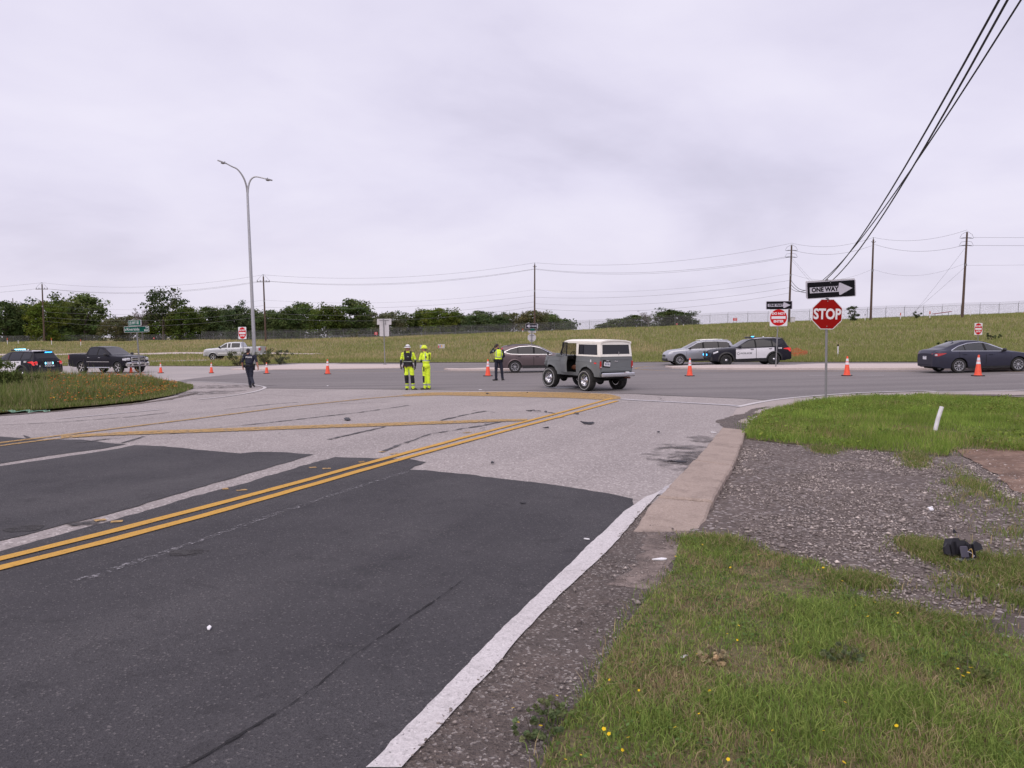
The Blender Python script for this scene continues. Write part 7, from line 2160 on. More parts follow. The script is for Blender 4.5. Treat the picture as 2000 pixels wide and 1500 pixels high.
    for x in xs:
        hw = .757 - .02 * (x > .2)
        for u in ys: vs.append((x, hw * u, rz(x, u)))
    n = len(vs)
    vs += [(x, y, z - .075 if abs(abs(y) - .757) < .03 else z - .05) for x, y, z in vs]
    k = len(ys)
    for i in range(len(xs) - 1):
        for j in range(k - 1):
            q = (i * k + j, (i + 1) * k + j, (i + 1) * k + j + 1, i * k + j + 1)
            fs += [q, tuple(reversed([t + n for t in q]))]
    loop = [i * k for i in range(len(xs))] + [(len(xs) - 1) * k + j for j in range(1, k)] + [i * k + k - 1 for i in range(len(xs) - 2, -1, -1)] + [j for j in range(k - 2, 0, -1)]
    for a, b in zip(loop, loop[1:] + loop[:1]): fs.append((a, b, b + n, a + n))
    mb = MB(); mb.add(vs, fs); mb.build('hardtop_roof', cream, r, smooth=40)
    yt = lambda z: np.interp(z, [1.335, 1.88], [.79, .745])
    def quad(name, pts, m, t, parent=r):
        """thin panel through four or more points lying on the cab side; pts (x, z), sd"""
        pass
    for sd in (1, -1):
        def panel(name, poly, m, off, t=.03, parent=None):
            n_ = len(poly)
            v = [(x, sd * (yt(z) + off), z) for x, z in poly] + [(x, sd * (yt(z) + off - t), z) for x, z in poly]
            f = [tuple(range(n_)), tuple(range(2 * n_ - 1, n_ - 1, -1))] + [(i, (i + 1) % n_, n_ + (i + 1) % n_, n_ + i) for i in range(n_)]
            mb = MB(); mb.add(v, f); return mb.build(name, m, parent or r)
        fr = panel('hardtop_side', [(-1.96, 1.34), (-1.80, 1.34), (-1.72, 1.80), (-1.86, 1.86), (-1.90, 1.88)], cream, 0)
        panel('hardtop_pillar', [(-.66, 1.34), (-.50, 1.34), (-.46, 1.86), (-.62, 1.86)], cream, 0)
        panel('hardtop_sill', [(-1.82, 1.34), (-.60, 1.34), (-.60, 1.40), (-1.80, 1.40)], cream, -.001)
        panel('hardtop_header', [(-1.80, 1.79), (-.58, 1.79), (-.58, 1.865), (-1.86, 1.865)], cream, -.001)
        panel('side_window', [(-1.80, 1.39), (-.60, 1.39), (-.59, 1.80), (-1.74, 1.80)], GLASS_D, -.012, .006)
        panel('window_rubber', [(-1.785, 1.395), (-1.76, 1.395), (-1.70, 1.795), (-1.725, 1.795)], SEAM, .002, .012)
        panel('window_rubber', [(-.655, 1.395), (-.63, 1.395), (-.615, 1.795), (-.64, 1.795)], SEAM, .002, .012)
        # windscreen pillar
        MB().tube([(.60, sd * .76, 1.33), (.34, sd * .715, 1.89)], .028, 6).build('windscreen_pillar', UNDER, r)
        if sd < 0:
            panel('door_window', [(-.48, 1.345), (.42, 1.345), (.30, 1.84), (-.46, 1.84)], GLASS_C, -.01, .006)
    MB().tube([(.34, -.715, 1.885), (.34, .715, 1.885)], .03, 6).build('windscreen_header', UNDER, r)
    wv = [(.60, -.74, 1.35), (.60, .74, 1.35), (.35, .70, 1.87), (.35, -.70, 1.87)]
    mb = MB(); mb.add(wv + [(x + .006, y, z) for x, y, z in wv], [(0, 1, 2, 3), (7, 6, 5, 4), (0, 4, 5, 1), (1, 5, 6, 2), (2, 6, 7, 3), (3, 7, 4, 0)]); mb.build('windscreen', GLASS_C, r)
    # rear: hatch frame and glass, tailgate, lamps
    def rear_panel(name, poly, m, off, t=.03, parent=None):
        xr = lambda z: np.interp(z, [.6, 1.335, 1.88], [-1.955, -1.965, -1.905])
        n_ = len(poly)
        v = [(xr(z) - off, y, z) for y, z in poly] + [(xr(z) - off + t, y, z) for y, z in poly]
        f = [tuple(range(n_)), tuple(range(2 * n_ - 1, n_ - 1, -1))] + [(i, (i + 1) % n_, n_ + (i + 1) % n_, n_ + i) for i in range(n_)]
        mb = MB(); mb.add(v, f); return mb.build(name, m, parent or r)
    rear_panel('hatch_sill', [(-.785, 1.34), (.785, 1.34), (.78, 1.43), (-.78, 1.43)], cream, 0)
    rear_panel('hatch_header', [(-.755, 1.79), (.755, 1.79), (.742, 1.925), (-.742, 1.925)], cream, 0)
    for sd in (1, -1): rear_panel('hatch_post', [(sd * .68, 1.42), (sd * .785, 1.42), (sd * .75, 1.80), (sd * .66, 1.80)], cream, .001)
    hg = rear_panel('hatch_window', [(-.70, 1.41), (.70, 1.41), (.67, 1.81), (-.67, 1.81)], GLASS_D, -.010, .006)
    bx(hg, 'hatch_handle', (-1.985, -.10, 1.46), (.02, .02, .13), CHROME, .006)
    tg = rear_panel('tailgate', [(-.745, .76), (.745, .76), (.735, 1.325), (-.735, 1.325)], gray, .012, .04)
    bx(tg, 'tailgate_swage', (-1.978, 0, 1.26), (.012, 1.44, .08), gray, .006)
    bx(tg, 'tailgate_swage', (-1.978, 0, .86), (.012, 1.44, .12), gray, .006)
    bx(tg, 'tailgate_badge', (-1.985, .02, 1.16), (.02, .17, .04), CHROME, .006)
    for sd in (1, -1):
        rear_panel('rear_corner', [(sd * .745, .60), (sd * .815, .64), (sd * .815, 1.12), (sd * .79, 1.335), (sd * .735, 1.335)], gray, .0, .05)
        tl = bx(r, 'tail_lamp', (-1.985, sd * .785, 1.04), (.05, .075, .27), LAMP_R, .015)
        bx(tl, 'reverse_lens', (-2.012, sd * .785, .945), (.012, .05, .05), LAMP_W, .005)
        bx(r, 'side_marker', (-1.72, sd * .835, 1.09), (.13, .012, .045), LAMP_RL, .005)
        bx(r, 'fuel_cap', (-1.46, sd * .838, 1.17), (.07, .014, .10), LETTER_W, .006)
    rear_panel('rear_valance', [(-.74, .60), (.74, .60), (.74, .76), (-.74, .76)], UNDER, -.01, .03)
    Mp = REAR(-1.995, .48, 1.06) @ Matrix.Rotation(R(-6), 4, 'Z')
    plate(r, 'plate_bracket', rrect(.36, .26, .01), Mp @ T(-.02, .01, -.012), UNDER, .008)
    licence(r, Mp, 'RJH-R8')
    bx(r, 'plate_lamp', (-2.01, .46, 1.185), (.05, .16, .035), CHROME, .01)
    # bumper, exhaust, chassis, axles
    bp = bx(r, 'rear_bumper', (-2.10, 0, .655), (.08, 1.66, .15), CHROME, .03)
    bx(bp, 'bumper_rib', (-2.145, 0, .655), (.012, 1.60, .05), ALU, .005)
    bx(r, 'bumper_step_light', (-2.02, -.52, .735), (.10, .14, .04), LETTER_W, .01)
    MB().tube([(-1.2, -.45, .50), (-1.8, -.52, .52), (-2.12, -.56, .53)], .038, 10).build('exhaust_pipe', mat('rusty_steel', (0.13, 0.06, 0.045), .7, metal=.3, var=.3), r, smooth=50)
    ch = MB()
    for y in (-.42, .42): ch.box((-.1, y, .54), (3.5, .09, .13))
    for a in AX:
        ch.tube([(a, -.62, .415), (a, .62, .415)], .05, 8); ch.ell((a, .12, .40), (.17, .16, .17), 12, 8)
        for y in (-.5, .5): ch.tube([(a + .08, y, .42), (a + .02, y, .75)], .03, 6); ch.box((a, y, .40), (1.0, .06, .04))
    ch.tube([(-1.17, .1, .42), (.2, .05, .52), (1.17, .1, .42)], .035, 8); ch.box((.15, 0, .50), (.55, .34, .22), bev=.05); ch.box((-1.6, 0, .58), (.6, .8, .16), bev=.03)
    ch.build('chassis', UNDER, r)
    # open driver's door, hinged at its front edge
    dr = empty('open_door'); dr.parent = r; dr.location = (.44, .80, 0); dr.rotation_euler = (0, 0, R(-25))
    vs, fs = [], []
    for i in range(9):
        x = -.94 * i / 8
        for j in range(8):
            z = .70 + .635 * j / 7
            vs.append((x, bulge(0, z) - .80 + .03, z))
    n = len(vs); vs += [(x, y - .06, z) for x, y, z in vs]
    for i in range(8):
        for j in range(7):
            q = (i * 8 + j, (i + 1) * 8 + j, (i + 1) * 8 + j + 1, i * 8 + j + 1); fs += [q, tuple(reversed([t + n for t in q]))]
    loop = [i * 8 for i in range(9)] + [64 + j for j in range(1, 8)] + [i * 8 + 7 for i in range(7, -1, -1)] + [j for j in range(6, 0, -1)]
    for a, b in zip(loop, loop[1:] + loop[:1]): fs.append((a, b, b + n, a + n))
    mb = MB(); mb.add(vs, fs); mb.build('door_skin', gray, dr, smooth=38)
    MB().tube([(-.02, .0, 1.335), (-.14, -.03, 1.85), (-.90, -.03, 1.85), (-.92, 0, 1.335)], .022, 6).build('window_frame', UNDER, dr)
    v = [(-.03, -.005, 1.34), (-.91, -.005, 1.34), (-.89, -.03, 1.84), (-.15, -.03, 1.84)]
    mb = MB(); mb.add(v + [(x, y - .006, z) for x, y, z in v], [(0, 1, 2, 3), (7, 6, 5, 4)]); mb.build('window', GLASS_C, dr)
    MB().box((-.83, .05, 1.14), (.12, .03, .03), bev=.01).build('handle', CHROME, dr)
    mm = MB(); mm.box((-.10, .16, 1.36), (.10, .20, .14), bev=.03); mm.tube([(-.06, .02, 1.28), (-.10, .12, 1.34)], .012, 6); mm.build('wing_mirror', mat('mirror_grey', (0.16, 0.18, 0.19), .4), dr)
    # wheels
    proto = None
    for a in AX:
        for sd in (1, -1):
            if proto is None: w = make_wheel(RW, .30, 'slot', CHROME, CHROME, .54); proto = w; w.parent = r
            else: w = copy_tree(proto, r)
            w.location = (a, sd * .78, RW); w.rotation_euler = (0, a * .4, (0 if sd > 0 else math.pi) + (R(6) if a > 0 else 0))
    return r
brn = offroader()
p = P(1146, 764); h = R(123)
lx, ly = -1.17, .78
brn.location = (p.x - (math.cos(h) * lx - math.sin(h) * ly), p.y - (math.sin(h) * lx + math.cos(h) * ly), p.z + .012)
brn.rotation_euler = (0, R(-.4), h)

# ================================================================ people (x right, y away from the camera, z up)
SKIN = mat('skin', (0.42, 0.20, 0.14), rough=.55, var=.12, vscale=20)
HAIR_D = mat('hair_dark', (0.03, 0.02, 0.018), rough=.7, var=.2, vscale=40)
HAIR_G = mat('hair_grey', (0.16, 0.13, 0.12), rough=.7, var=.3, vscale=40)
NAVY = mat('uniform_navy', (0.013, 0.015, 0.032), rough=.8, var=.25, vscale=9, bump=.3, bscale=25)
HIVIS = mat('hivis_yellow', (0.70, 0.92, 0.04), rough=.7, var=.12, vscale=7, bump=.5, bscale=14)
REFL = mat('reflective_tape', (0.30, 0.33, 0.30), rough=.4, var=.08)
BLK_CL = mat('black_cloth', (0.012, 0.012, 0.015), rough=.85, var=.2, vscale=9, bump=.3, bscale=25)
BOOT = mat('boot_leather', (0.014, 0.013, 0.014), rough=.5, var=.2)
BOOT_B = mat('boot_brown', (0.05, 0.035, 0.03), rough=.6, var=.2)
HELM_W = mat('helmet_white', (0.78, 0.77, 0.80), rough=.3)
HELM_Y = mat('helmet_yellow', (0.66, 0.80, 0.03), rough=.35)
LIP = mat('lips', (0.30, 0.10, 0.09), rough=.5)
EYE = mat('eye_dark', (0.02, 0.016, 0.014), rough=.2)

def cap_mesh(bm, p0, p1, r0, r1, n=14, k=4):
    p0, p1 = Vector(p0), Vector(p1)
    d = p1 - p0
    L = d.length
    z = d.normalized() if L > 1e-6 else Vector((0, 0, 1))
    a = z.orthogonal().normalized(); b = z.cross(a)
    rings = []
    for i in range(1, k + 1):
        q = math.pi / 2 * i / k
        rings.append((p0 - z * r0 * math.cos(q), r0 * math.sin(q)))
    for i in range(0, k):
        q = math.pi / 2 * i / k
        rings.append((p1 + z * r1 * math.sin(q), r1 * math.cos(q)))
    vs = []
    for c, r in rings: vs.append([bm.verts.new(c + (a * math.cos(2 * math.pi * j / n) + b * math.sin(2 * math.pi * j / n)) * r) for j in range(n)])
    for u, w in zip(vs[:-1], vs[1:]):
        for j in range(n): bm.faces.new((u[j], u[(j + 1) % n], w[(j + 1) % n], w[j]))
    s, e = bm.verts.new(p0 - z * r0), bm.verts.new(p1 + z * r1)
    for j in range(n):
        bm.faces.new((s, vs[0][(j + 1) % n], vs[0][j])); bm.faces.new((e, vs[-1][j], vs[-1][(j + 1) % n]))
def ell_mesh(bm, c, r, rot):
    ret = bmesh.ops.create_icosphere(bm, subdivisions=3, radius=1.0)
    M3 = rot @ Matrix.Diagonal(r)
    for v in ret['verts']: v.co = M3 @ v.co + Vector(c)
def union(name, prims, mats, parent, vox=.010, grow=0.0, paintf=None, zr=None):
    """one continuous surface round all the primitives; each face takes the material of the nearest one"""
    bm = bmesh.new()
    for p in prims:
        if p[0] == 'c': cap_mesh(bm, p[1], p[2], p[3] + grow, p[4] + grow)
        else: ell_mesh(bm, p[1], [q + grow for q in p[2]], p[4])
    bmesh.ops.recalc_face_normals(bm, faces=bm.faces)
    me = bpy.data.meshes.new('tmp'); bm.to_mesh(me); bm.free()
    o = bpy.data.objects.new('tmp', me); COL.objects.link(o)
    md = o.modifiers.new('r', 'REMESH'); md.mode = 'VOXEL'; md.voxel_size = vox
    ms = o.modifiers.new('s', 'SMOOTH'); ms.factor = .5; ms.iterations = 4
    dg = bpy.context.evaluated_depsgraph_get()
    res = bpy.data.meshes.new_from_object(o.evaluated_get(dg))
    bpy.data.objects.remove(o); bpy.data.meshes.remove(me)
    n = len(res.polygons)
    cen = np.empty(n * 3, np.float32); res.polygons.foreach_get('center', cen); cen = cen.reshape(-1, 3)
    best = np.full(n, 1e9); idx = np.zeros(n, np.int32)
    for p in prims:
        if p[0] == 'c':
            a, b = np.array(p[1], float), np.array(p[2], float)
            ab = b - a
            t = np.clip(((cen - a) @ ab) / max(ab @ ab, 1e-9), 0, 1)
            d = np.linalg.norm(cen - a - t[:, None] * ab, axis=1) - (p[3] + (p[4] - p[3]) * t + grow)
            mi = p[5]
        else:
            inv = np.array(p[4].transposed())
            q = (cen - np.array(p[1])) @ inv.T
            rr = np.array(p[2]) + grow
            d = (np.linalg.norm(q / rr, axis=1) - 1) * rr.min()
            mi = p[3]
        k = d < best
        best[k] = d[k]; idx[k] = mi
    if paintf is not None: idx = paintf(cen, idx)
    # folds in the cloth: shallow slanting creases, none on skin or hair
    nvt = len(res.vertices)
    co = np.empty(nvt * 3, np.float32); res.vertices.foreach_get('co', co); co = co.reshape(-1, 3)
    no = np.empty(nvt * 3, np.float32); res.vertices.foreach_get('normal', no); no = no.reshape(-1, 3)
    cloth = np.zeros(nvt, np.float32)
    li = np.empty(len(res.loops), np.int32); res.loops.foreach_get('vertex_index', li)
    tot = np.empty(n, np.int32); res.polygons.foreach_get('loop_total', tot)
    cloth[li] = np.repeat((idx >= 4) | (len(mats) < 4), tot)
    wv = np.sin(co[:, 2] * 46 + 14 * co[:, 0] + 5 * np.sin(co[:, 1] * 21 + co[:, 2] * 9)) * (.4 + .6 * vnoise(co[:, 0] * 9 + 3, co[:, 2] * 7, 4))
    co = co + no * (cloth * .0075 * wv)[:, None]
    res.vertices.foreach_set('co', co.astype(np.float32).ravel())
    res.materials.clear()
    res.polygons.foreach_set('material_index', idx.astype(np.int32))
    res.polygons.foreach_set('use_smooth', [True] * n)
    if zr is not None:
        b2 = bmesh.new(); b2.from_mesh(res)
        kill = [f for f in b2.faces if not zr(f.calc_center_median())]
        bmesh.ops.delete(b2, geom=kill, context='FACES'); b2.to_mesh(res); b2.free()
    res.name = name
    return link_mesh(name, res, parent, mats)
I3 = Matrix.Identity(3)
def hand(prims, wrist, dirv, palm_n, mi, size=1.0, curl=.5, flip=1):
    """palm, four fingers of unequal length bent at the knuckle, thumb from the side of the palm"""
    d = Vector(dirv).normalized(); n = Vector(palm_n).normalized(); s = d.cross(n).normalized() * flip
    w = Vector(wrist)
    prims.append(('c', w, w + d * .085 * size, .026, .030, mi))
    prims.append(('c', w + d * .03 * size + s * .018, w + d * .088 * size + s * .024, .017, .016, mi))
    prims.append(('c', w + d * .03 * size - s * .018, w + d * .088 * size - s * .024, .017, .016, mi))
    for k, (o, L) in enumerate(((.031, .068), (.011, .078), (-.010, .072), (-.030, .056))):
        a = w + d * .085 * size + s * o
        b = a + (d * (1 - curl * .4) + n * curl * .6).normalized() * L * .55
        c = b + (d * (1 - curl) + n * curl).normalized() * L * .5
        prims.append(('c', a, b, .0105, .0098, mi)); prims.append(('c', b, c, .0098, .0085, mi))
    a = w + d * .025 * size + s * .028
    b = a + (d * .6 + s * .75 + n * .2).normalized() * .040
    c = b + (d * .9 + s * .2 + n * .3).normalized() * .034
    prims.append(('c', a, b, .014, .012, mi)); prims.append(('c', b, c, .012, .0095, mi))
def head(prims, c, psi, skin, hair, hair_style='short', pitch=0.0):
    """c = centre of the skull; psi: 0 looks at the camera, 180 away, -90 to the left"""
    f = Vector((math.sin(psi), -math.cos(psi), 0)); s = Vector((math.cos(psi), math.sin(psi), 0)); u = Vector((0, 0, 1))
    rot = Matrix((s, f, u)).transposed()
    c = Vector(c)
    q = lambda a, b, z: c + s * a + f * b + u * z
    prims.append(('e', q(0, -.005, .015), (.074, .094, .100), skin, rot))
    prims.append(('e', q(0, .022, -.055), (.058, .066, .066), skin, rot))
    prims.append(('c', q(-.02, .068, -.092), q(.02, .068, -.092), .020, .020, skin))
    prims.append(('c', q(0, .092, -.005), q(0, .108, -.032), .010, .015, skin))
    prims.append(('c', q(-.03, .080, .022), q(.03, .080, .022), .014, .014, skin))
    prims.append(('c', q(-.022, .082, -.064), q(.022, .082, -.064), .009, .009, skin + 1))
    for k in (-1, 1):
        prims.append(('e', q(k * .076, -.008, -.012), (.012, .022, .034), skin, rot))
        prims.append(('e', q(k * .031, .084, .004), (.012, .008, .007), skin + 2, rot))
    prims.append(('c', q(0, -.035, -.11), q(0, -.005, -.03), .056, .054, skin))
    if hair_style == 'short':
        prims.append(('e', q(0, -.020, .030), (.080, .092, .096), hair, rot))
        prims.append(('e', q(0, -.055, -.035), (.062, .052, .055), hair, rot))
    if hair_style == 'bun':
        prims.append(('e', q(0, -.018, .030), (.081, .094, .098), hair, rot))
        prims.append(('e', q(0, -.105, -.03), (.042, .042, .045), hair, rot))
    return f, s, rot
def helmet(parent, c, rot, m, band=True, brim=True):
    mb = MB()
    n = 22
    vs = []
    rings = 8
    for j in range(rings):
        t = math.pi / 2 * j / (rings - 1)
        for k in range(n):
            a = 2 * math.pi * k / n
            vs.append((.105 * math.cos(t) * math.cos(a), .130 * math.cos(t) * math.sin(a), .112 * math.sin(t)))
    fs = [(j * n + k, j * n + (k + 1) % n, (j + 1) * n + (k + 1) % n, (j + 1) * n + k) for j in range(rings - 1) for k in range(n)]
    mb.add(vs, fs)
    mb.box((0, .0, .105), (.03, .17, .02), bev=.008)
    if brim:
        vs = []
        for k in range(n):
            a = 2 * math.pi * k / n
            e = .012 + (.045 if math.sin(a) > .35 else .012)
            for rr, z in ((0, .0), (e, -.012), (e, -.020), (0, -.012)):
                vs.append(((.105 + rr * .8) * math.cos(a), (.130 + rr) * math.sin(a), z))
        fs = [(k * 4 + j, ((k + 1) % n) * 4 + j, ((k + 1) % n) * 4 + (j + 1) % 4, k * 4 + (j + 1) % 4) for k in range(n) for j in range(4)]
        mb.add(vs, fs)
    h = mb.build('helmet', m, parent, smooth=50)
    h.matrix_local = Matrix.Translation(c) @ rot.to_4x4()
    if band:
        b = MB().lathe([(1.0, .030), (1.0, .055)], 22)
        b.v = [(x * .106, y * .131, z) for x, y, z in b.v]
        b.build('headlamp_strap', BLK_CL, h); MB().box((0, .135, .045), (.05, .03, .035), bev=.008).build('headlamp', BLK_CL, h)
    else:
        for k in (-1, 1): MB().box((k * .104, -.03, .03), (.012, .02, .035), bev=.004).build('vent', BLK_CL, h)
    return h
def leg(prims, hip, knee, ankle, mi, foot_dir, boot, rt=.092, rk=.066, ra=.056, lift=0.0):
    prims.append(('c', hip, knee, rt, rk, mi)); prims.append(('c', knee, ankle, rk, ra, mi))
    a = Vector(ankle); d = Vector((foot_dir[0], foot_dir[1], 0)).normalized()
    dz = -lift
    prims.append(('c', a + Vector((0, 0, -.01)) - d * .035, a + Vector((0, 0, -.035)) - d * .035, .046, .044, boot))
    h = a - d * .05; h.z = max(.035, a.z - .055) if lift == 0 else a.z - .05
    t = h + d * .21; t.z = .034 if lift == 0 else h.z - lift
    prims.append(('c', h, t, .040, .036, boot))
    prims.append(('c', h + Vector((0, 0, .02)), t - d * .05 + Vector((0, 0, .01)), .040, .034, boot))
def torso(prims, hipc, chest, neck, mi, w=1.0, belly=1.0, psi=0.0, pm=None):
    hipc, chest, neck = Vector(hipc), Vector(chest), Vector(neck)
    rot = Matrix.Rotation(psi, 3, 'Z')
    mid = hipc.lerp(chest, .5)
    prims.append(('e', hipc, (.175 * w, .135 * belly, .14), pm if pm is not None else mi, rot))
    prims.append(('e', mid + Vector((0, 0, .03)), (.165 * w, .130 * belly, .20), mi, rot))
    prims.append(('e', chest, (.190 * w, .135, .20), mi, rot))
    prims.append(('e', chest + Vector((0, 0, .115)), (.185 * w, .105, .10), mi, rot))
    prims.append(('c', chest + Vector((0, 0, .16)), neck, .075, .060, mi))
def arm(prims, sh, el, wr, m_up, m_lo, rs=.066, re=.050, rw=.036):
    prims.append(('c', sh, el, rs, re, m_up)); prims.append(('c', el, wr, re * .98, rw, m_lo))
def person(loc, label):
    return empty('person', loc, 0, label, 'person')
def belt(root, z, rx, ry, items, psi=0.0, cx=0.0, cy=0.0, m=BLK_CL):
    b = MB().lathe([(1.0, -.028), (1.03, -.028), (1.03, .028), (1.0, .028)], 28, closed=True)
    b.v = [(x * rx, y * ry, h) for x, y, h in b.v]
    o = b.build('duty_belt', m, root, smooth=40); o.location = (cx, cy, z); o.rotation_euler = (0, 0, psi)
    for a, w, h in items:
        q = R(a)
        MB().box((math.cos(q) * (rx + .02), math.sin(q) * (ry + .02), -.03), (w, .05, h), Matrix.Rotation(q + math.pi / 2, 3, 'Z'), .01).build('pouch', m, o)

# ---- rescuer with white helmet, facing the camera
p = P(797, 761.5); pr = []
root = person(p, 'rescuer in yellow high-visibility suit, black chest rig and white helmet, facing the camera')
f, s, rot = head(pr, (.0, -.02, 1.725), R(-22), 0, 3)
torso(pr, (.03, 0, 1.0), (.01, 0, 1.33), (.0, -.01, 1.60), 4, 1.04, 1.05)
arm(pr, (-.20, 0, 1.50), (-.285, .02, 1.24), (-.285, -.05, 1.02), 4, 5); arm(pr, (.215, 0, 1.50), (.315, .03, 1.24), (.31, -.02, 1.00), 4, 5)
hand(pr, (-.28, -.055, 1.00), (.08, -.12, -1), (1, 0, 0), 5, 1.05, .55, 1); hand(pr, (.305, -.025, .98), (-.05, -.12, -1), (-1, 0, 0), 5, 1.05, .55, -1)
leg(pr, (-.075, 0, .95), (-.05, -.04, .50), (-.035, .0, .10), 4, (-.1, -1), 6, .105, .080, .070)
leg(pr, (.135, 0, .95), (.19, -.03, .50), (.215, .0, .10), 4, (1, -.35), 6, .105, .080, .070)
def pf(c, i):
    i = i.copy()
    suit = i == 4
    z = c[:, 2]
    i[suit & (z < .62) & (z > .27) & (c[:, 1] < .02)] = 5
    i[suit & (z < .24) & (z > .16)] = 7
    armx = np.abs(c[:, 0] - .01) > .225
    i[suit & armx & (z > 1.22) & (z < 1.27)] = 7
    i[suit & armx & (z < 1.14) & (z > .95)] = 5
    i[suit & (z > 1.36) & ~armx & (np.abs(np.abs(c[:, 0] - .01) - .15) < .022) & (z < 1.60)] = 7
    i[suit & (c[:, 0] < -.115) & (z > .70) & (z < .93)] = 5
    return i
union('body', pr, [SKIN, LIP, EYE, HAIR_D, HIVIS, BLK_CL, BOOT, REFL], root, .010, paintf=pf)
hr = []
hr.append(('e', Vector((.01, -.03, 1.31)), (.165, .158, .25), 0, I3)); hr.append(('c', Vector((-.10, -.09, 1.17)), Vector((.125, -.09, 1.17)), .085, .085, 0)); hr.append(('e', Vector((.02, -.01, 1.06)), (.20, .168, .115), 0, I3))
for k in (-.115, .125): hr.append(('c', Vector((k + .005, -.10, 1.45)), Vector((k, .0, 1.60)), .032, .032, 0)); hr.append(('c', Vector((k, .0, 1.60)), Vector((k, .11, 1.40)), .030, .030, 0))
union('chest_rig', hr, [BLK_CL, REFL], root, .011, paintf=lambda c, i: np.where((np.abs(c[:, 2] - 1.185) < .012) & (c[:, 1] < 0), 1, i))
MB().box((.03, -.178, 1.385), (.075, .006, .03)).build('name_tape', REFL, root)
helmet(root, Vector((.0, -.02, 1.775)), rot, HELM_W)
belt(root, 1.0, .20, .165, ((200, .10, .12), (330, .06, .10), (250, .06, .08)), cx=.03, m=mat('brown_belt', (0.05, 0.025, 0.02), .7))
MB().box((.235, -.10, 1.09), (.03, .03, .035), bev=.008).build('torch', HELM_W, root)

# ---- rescuer with yellow helmet, back turned, looking left
p = P(831.5, 761); pr = []
root = person(p, 'rescuer in yellow high-visibility suit and yellow helmet, back half turned, looking left')
f, s, rot = head(pr, (-.055, .02, 1.69), R(-105), 0, 3)
torso(pr, (.03, 0, .99), (.0, .01, 1.31), (-.03, .015, 1.57), 4, .90, 1.08, R(-18))
arm(pr, (-.155, -.02, 1.47), (-.245, -.02, 1.21), (-.20, .20, 1.17), 4, 5); arm(pr, (.165, .05, 1.47), (.13, .21, 1.22), (-.04, .28, 1.15), 4, 5)
hand(pr, (-.195, .21, 1.17), (.5, .6, .1), (.3, -.2, -1), 5, 1.0, .6, 1); hand(pr, (-.05, .285, 1.15), (-.9, .1, .1), (0, -.2, -1), 5, 1.0, .6, -1)
leg(pr, (-.045, .02, .94), (-.05, .03, .50), (-.03, .02, .10), 4, (-1, -.15), 6, .100, .076, .068)
leg(pr, (.095, .03, .94), (.11, .04, .50), (.13, .06, .10), 4, (-.35, -.6), 6, .100, .076, .068)
def pf(c, i):
    i = i.copy(); suit = i == 4; z = c[:, 2]; x = c[:, 0]; y = c[:, 1]
    i[suit & (z > 1.185) & (z < 1.235)] = 7
    i[suit & (y < .02) & (np.abs(x - (.0 + (1.45 - z) * .04)) < .022) & (z > 1.2) & (z < 1.52)] = 7
    i[suit & (y < .02) & (np.abs(x - .155) < .018) & (z > 1.2) & (z < 1.50)] = 5
    i[suit & (z < .25) & (z > .17)] = 7
    i[suit & (x < -.035) & (z > .28) & (z < .57)] = 5
    i[suit & (x < -.11) & (z > .93) & (z < 1.16)] = 5
    return i
union('body', pr, [SKIN, LIP, EYE, HAIR_G, HIVIS, BLK_CL, BOOT_B, REFL], root, .010, paintf=pf)
helmet(root, Vector((-.055, .02, 1.735)), rot, HELM_Y, band=False)
MB().box((-.065, -.10, .86), (.045, .05, .20), bev=.012).build('holster', BLK_CL, root); MB().box((.04, -.145, 1.36), (.05, .004, .07)).build('back_print', BLK_CL, root)

# ---- officer in vest, back to the camera, left arm raised
p = P(973.5, 743.5); pr = []
root = person(p, 'police officer in navy uniform and yellow vest, back turned, hand raised to face')
f, s, rot = head(pr, (-.06, .04, 1.685), R(128), 0, 3, 'bun')
torso(pr, (.0, 0, .98), (.02, .0, 1.30), (-.03, .02, 1.56), 4, .98, 1.05)
arm(pr, (-.17, .0, 1.47), (-.385, -.01, 1.37), (-.24, .10, 1.58), 4, 4); arm(pr, (.205, .0, 1.46), (.285, .02, 1.20), (.19, .20, 1.13), 4, 4)
hand(pr, (-.235, .105, 1.59), (.5, .1, .7), (.6, -.2, -.3), 0, .95, .7, 1); hand(pr, (.185, .205, 1.13), (-.8, .5, 0), (-.2, -.1, -1), 0, .95, .6, -1)
leg(pr, (-.09, 0, .93), (-.115, -.01, .49), (-.115, .0, .10), 5, (-.85, -.4), 6, .100, .072, .062)
leg(pr, (.10, .02, .93), (.165, .05, .49), (.20, .10, .10), 5, (.35, .9), 6, .100, .072, .062)
union('body', pr, [SKIN, LIP, EYE, HAIR_D, NAVY, NAVY, BOOT], root, .010)
vs = []
torso(vs, (.0, 0, 1.02), (.02, .0, 1.30), (-.02, .01, 1.50), 0, 1.0, 1.06)
def pf(c, i):
    i = i.copy(); x = c[:, 0] - .02; z = c[:, 2]
    i[(z > 1.135) & (z < 1.185)] = 1
    i[(np.abs(np.abs(x) - .125) < .024) & (z > 1.18)] = 1
    return i
union('safety_vest', vs, [HIVIS, REFL], root, .011, grow=.012, paintf=pf, zr=lambda c: c.z > 1.055 and c.z < 1.555 and abs(c.x - .02) < .205)
belt(root, 1.03, .195, .155, ((200, .07, .14), (170, .09, .16), (345, .07, .20), (0, .08, .12), (250, .07, .07), (290, .07, .07)))
MB().box((-.20, .10, 1.66), (.03, .07, .14), Matrix.Rotation(R(15), 3, 'Y'), .01).build('radio', BLK_CL, root)
MB().box((-.255, -.075, 1.445), (.06, .006, .06), Matrix.Rotation(R(-28), 3, 'Y')).build('shoulder_patch', REFL, root)

